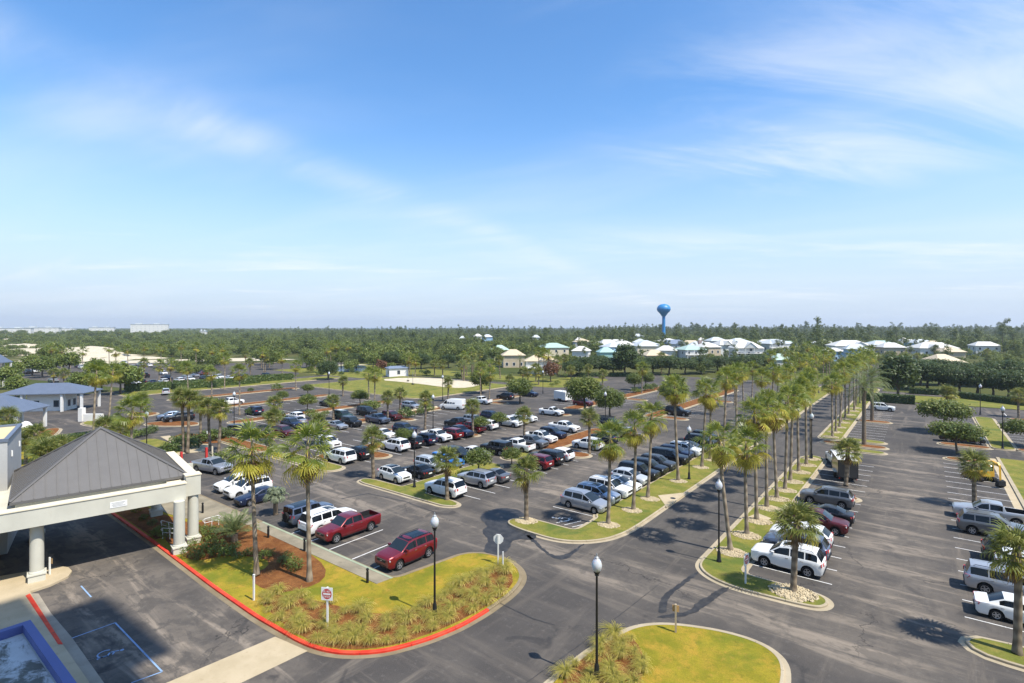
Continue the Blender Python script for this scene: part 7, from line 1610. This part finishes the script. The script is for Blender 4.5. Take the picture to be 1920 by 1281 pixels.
# ------------------------------------------------------------------ dunes and the woods beyond
def dune(px0, py0, w, dpt, h, seed):
    q = random.Random(seed); x, y = G(px0, py0); m = MB(); nx, ny = 14, 8; b = len(m.v)
    for j in range(ny+1):
        for i in range(nx+1):
            u, v = i/nx*2-1, j/ny*2-1; e = max(0, 1-u*u)*max(0, 1-v*v); m.v.append((u*w/2+q.uniform(-1, 1), v*dpt/2+q.uniform(-1, 1), h*e**0.7*q.uniform(0.75, 1.1)-0.2))
    for j in range(ny):
        for i in range(nx): a = j*(nx+1)+i; m.f.append((a, a+1, a+nx+2, a+nx+1)); m.m.append(0)
    o = m.build('sand_dune', MAT['sand'], None, 180, loc=(x, y, 0), rot=(0, 0, YAW)); o['kind'] = 'structure'; DUNES.append((x, y, w))
DUNES = []
for a in [(70,662,60,40,4.0,1),(120,664,70,46,4.5,2),(165,660,50,40,4.5,3),(40,652,40,30,4,4),(10,640,30,20,4,5),(185,668,40,30,3,6),(140,676,60,20,2.0,7),(250,672,40,14,1.5,8)]: dune(*a)
def scatter(name, pts, proto, label, cat):
    me = bpy.data.meshes.new(name); me.from_pydata([(p[0], p[1], p[2]) for p in pts], [], []); at = me.attributes.new('sc', 'FLOAT', 'POINT'); at.data.foreach_set('value', [p[3] for p in pts])
    o = place(me, name); tag(o, label, cat, None, 'stuff')
    ng = bpy.data.node_groups.new(name, 'GeometryNodeTree'); ng.interface.new_socket('Geometry', in_out='INPUT', socket_type='NodeSocketGeometry'); ng.interface.new_socket('Geometry', in_out='OUTPUT', socket_type='NodeSocketGeometry')
    N, L = ng.nodes, ng.links; gi = N.new('NodeGroupInput'); go = N.new('NodeGroupOutput'); ip = N.new('GeometryNodeInstanceOnPoints'); oi = N.new('GeometryNodeObjectInfo'); oi.inputs['Object'].default_value = proto; oi.transform_space = 'ORIGINAL'; oi.inputs['As Instance'].default_value = True
    rv = N.new('FunctionNodeRandomValue'); rv.data_type = 'FLOAT_VECTOR'; rv.inputs[0].default_value = (-0.06, -0.06, 0); rv.inputs[1].default_value = (0.06, 0.06, 6.283); na = N.new('GeometryNodeInputNamedAttribute'); na.data_type = 'FLOAT'; na.inputs['Name'].default_value = 'sc'
    L.new(gi.outputs[0], ip.inputs['Points']); L.new(oi.outputs['Geometry'], ip.inputs['Instance']); L.new(rv.outputs[0], ip.inputs['Rotation']); L.new(na.outputs['Attribute'], ip.inputs['Scale']); L.new(ip.outputs[0], go.inputs[0])
    md = o.modifiers.new('scatter', 'NODES'); md.node_group = ng; return o
fr_ = random.Random(77); W = {'oak': [], 'scrub': [], 'lightoak': [], 'pine': [], 'pine1': []}
def free(x, y, d):
    if -192 < x < -6 and 30 < y < 212: return False
    if -8 < x < 85 and y < 196: return False
    if -24 < x < -12 and y < 330: return False
    for hx, hy, hw in HOUSES:
        hd = depth_of(hx, hy); ang = (x*RT[0]+y*RT[1])/d; ha = (hx*RT[0]+hy*RT[1])/hd
        if abs(ang-ha)*hd < hw*0.55 and hd-20 < d < hd+hw*0.6: return False
    for hx, hy, hw in DUNES:
        hd = depth_of(hx, hy); ang = (x*RT[0]+y*RT[1])/d; ha = (hx*RT[0]+hy*RT[1])/hd
        if abs(ang-ha)*hd < hw*0.45 and hd-34 < d < hd+22: return False
    return True
for (d0, d1, cell) in ((215, 420, 75), (420, 800, 85), (800, 1600, 170), (1600, 3250, 560)):
    n = int(0.5*2.05*(d1*d1-d0*d0)/cell)
    for _ in range(n):
        d = math.sqrt(fr_.uniform(d0*d0, d1*d1)); a = fr_.uniform(-1.02, 1.02)*d; x, y = far(d, a)
        if not free(x, y, d): continue
        pxx = 960+a/d*FPX; s = (0.55+fr_.random()**1.6*0.85)*(1.0 if d < 900 else 1.2)
        right = fr_.random() < min(1, max(0, (pxx-420)/420))
        if not right:
            if d < 330 and pxx < 330: continue
            if d < 345 and 420 < pxx < 650: continue
            k = 'scrub' if fr_.random() < 0.75 else ('lightoak' if fr_.random() < 0.6 else 'oak'); s *= 0.9 if d < 700 else 1.15
        else:
            t = fr_.random(); k = ('pine' if t < 0.12 else 'pine1' if t < 0.22 else 'oak' if t < 0.66 else 'lightoak' if t < 0.9 else 'scrub')
            if d > 800 and t < 0.40: k = 'pine' if t < 0.20 else 'pine1'
            if k.startswith('pine'): s *= (1.02 if pxx > 1100 else 0.80)*(1.18 if fr_.random() < 0.12 else 0.85)
            if d < 340 and pxx > 950: s *= 0.62
        W[k].append((x, y, -0.3, s))
LB = {'oak': 'far oak woods spreading between houses and horizon', 'scrub': 'low green scrub woods behind the dunes', 'lightoak': 'light green trees mixed through the far woods', 'pine': 'far pine woods along the horizon', 'pine1': 'far mixed pines on the wooded horizon'}
for k, pts in W.items(): scatter('woods', pts, PROTO[('pine', 0)] if k == 'pine' else PROTO[('pine', 1)] if k == 'pine1' else PROTO[k], LB[k], 'woods')
# ------------------------------------------------------------------ the air
def haze():
    c = far(3600, 0); m = MB(); m.box(-4600, -1500, -1.0, 4600, 7600, 109); o = m.build('haze', [], None, loc=(0, 0, 0), rot=(0, 0, YAW)); o['kind'] = 'stuff'
    tag(o, 'thin pale coastal haze filling the air', 'haze')
    mt = bpy.data.materials.new('haze'); mt.use_nodes = True; nt = mt.node_tree; nt.nodes.clear(); out = nt.nodes.new('ShaderNodeOutputMaterial'); v = nt.nodes.new('ShaderNodeVolumePrincipled')
    v.inputs['Color'].default_value = (0.82, 0.90, 1.0, 1); v.inputs['Density'].default_value = HAZE; v.inputs['Anisotropy'].default_value = 0.2; nt.links.new(v.outputs[0], out.inputs['Volume']); o.data.materials.append(mt)
HAZE = 0.00013
if HAZE > 0: haze()
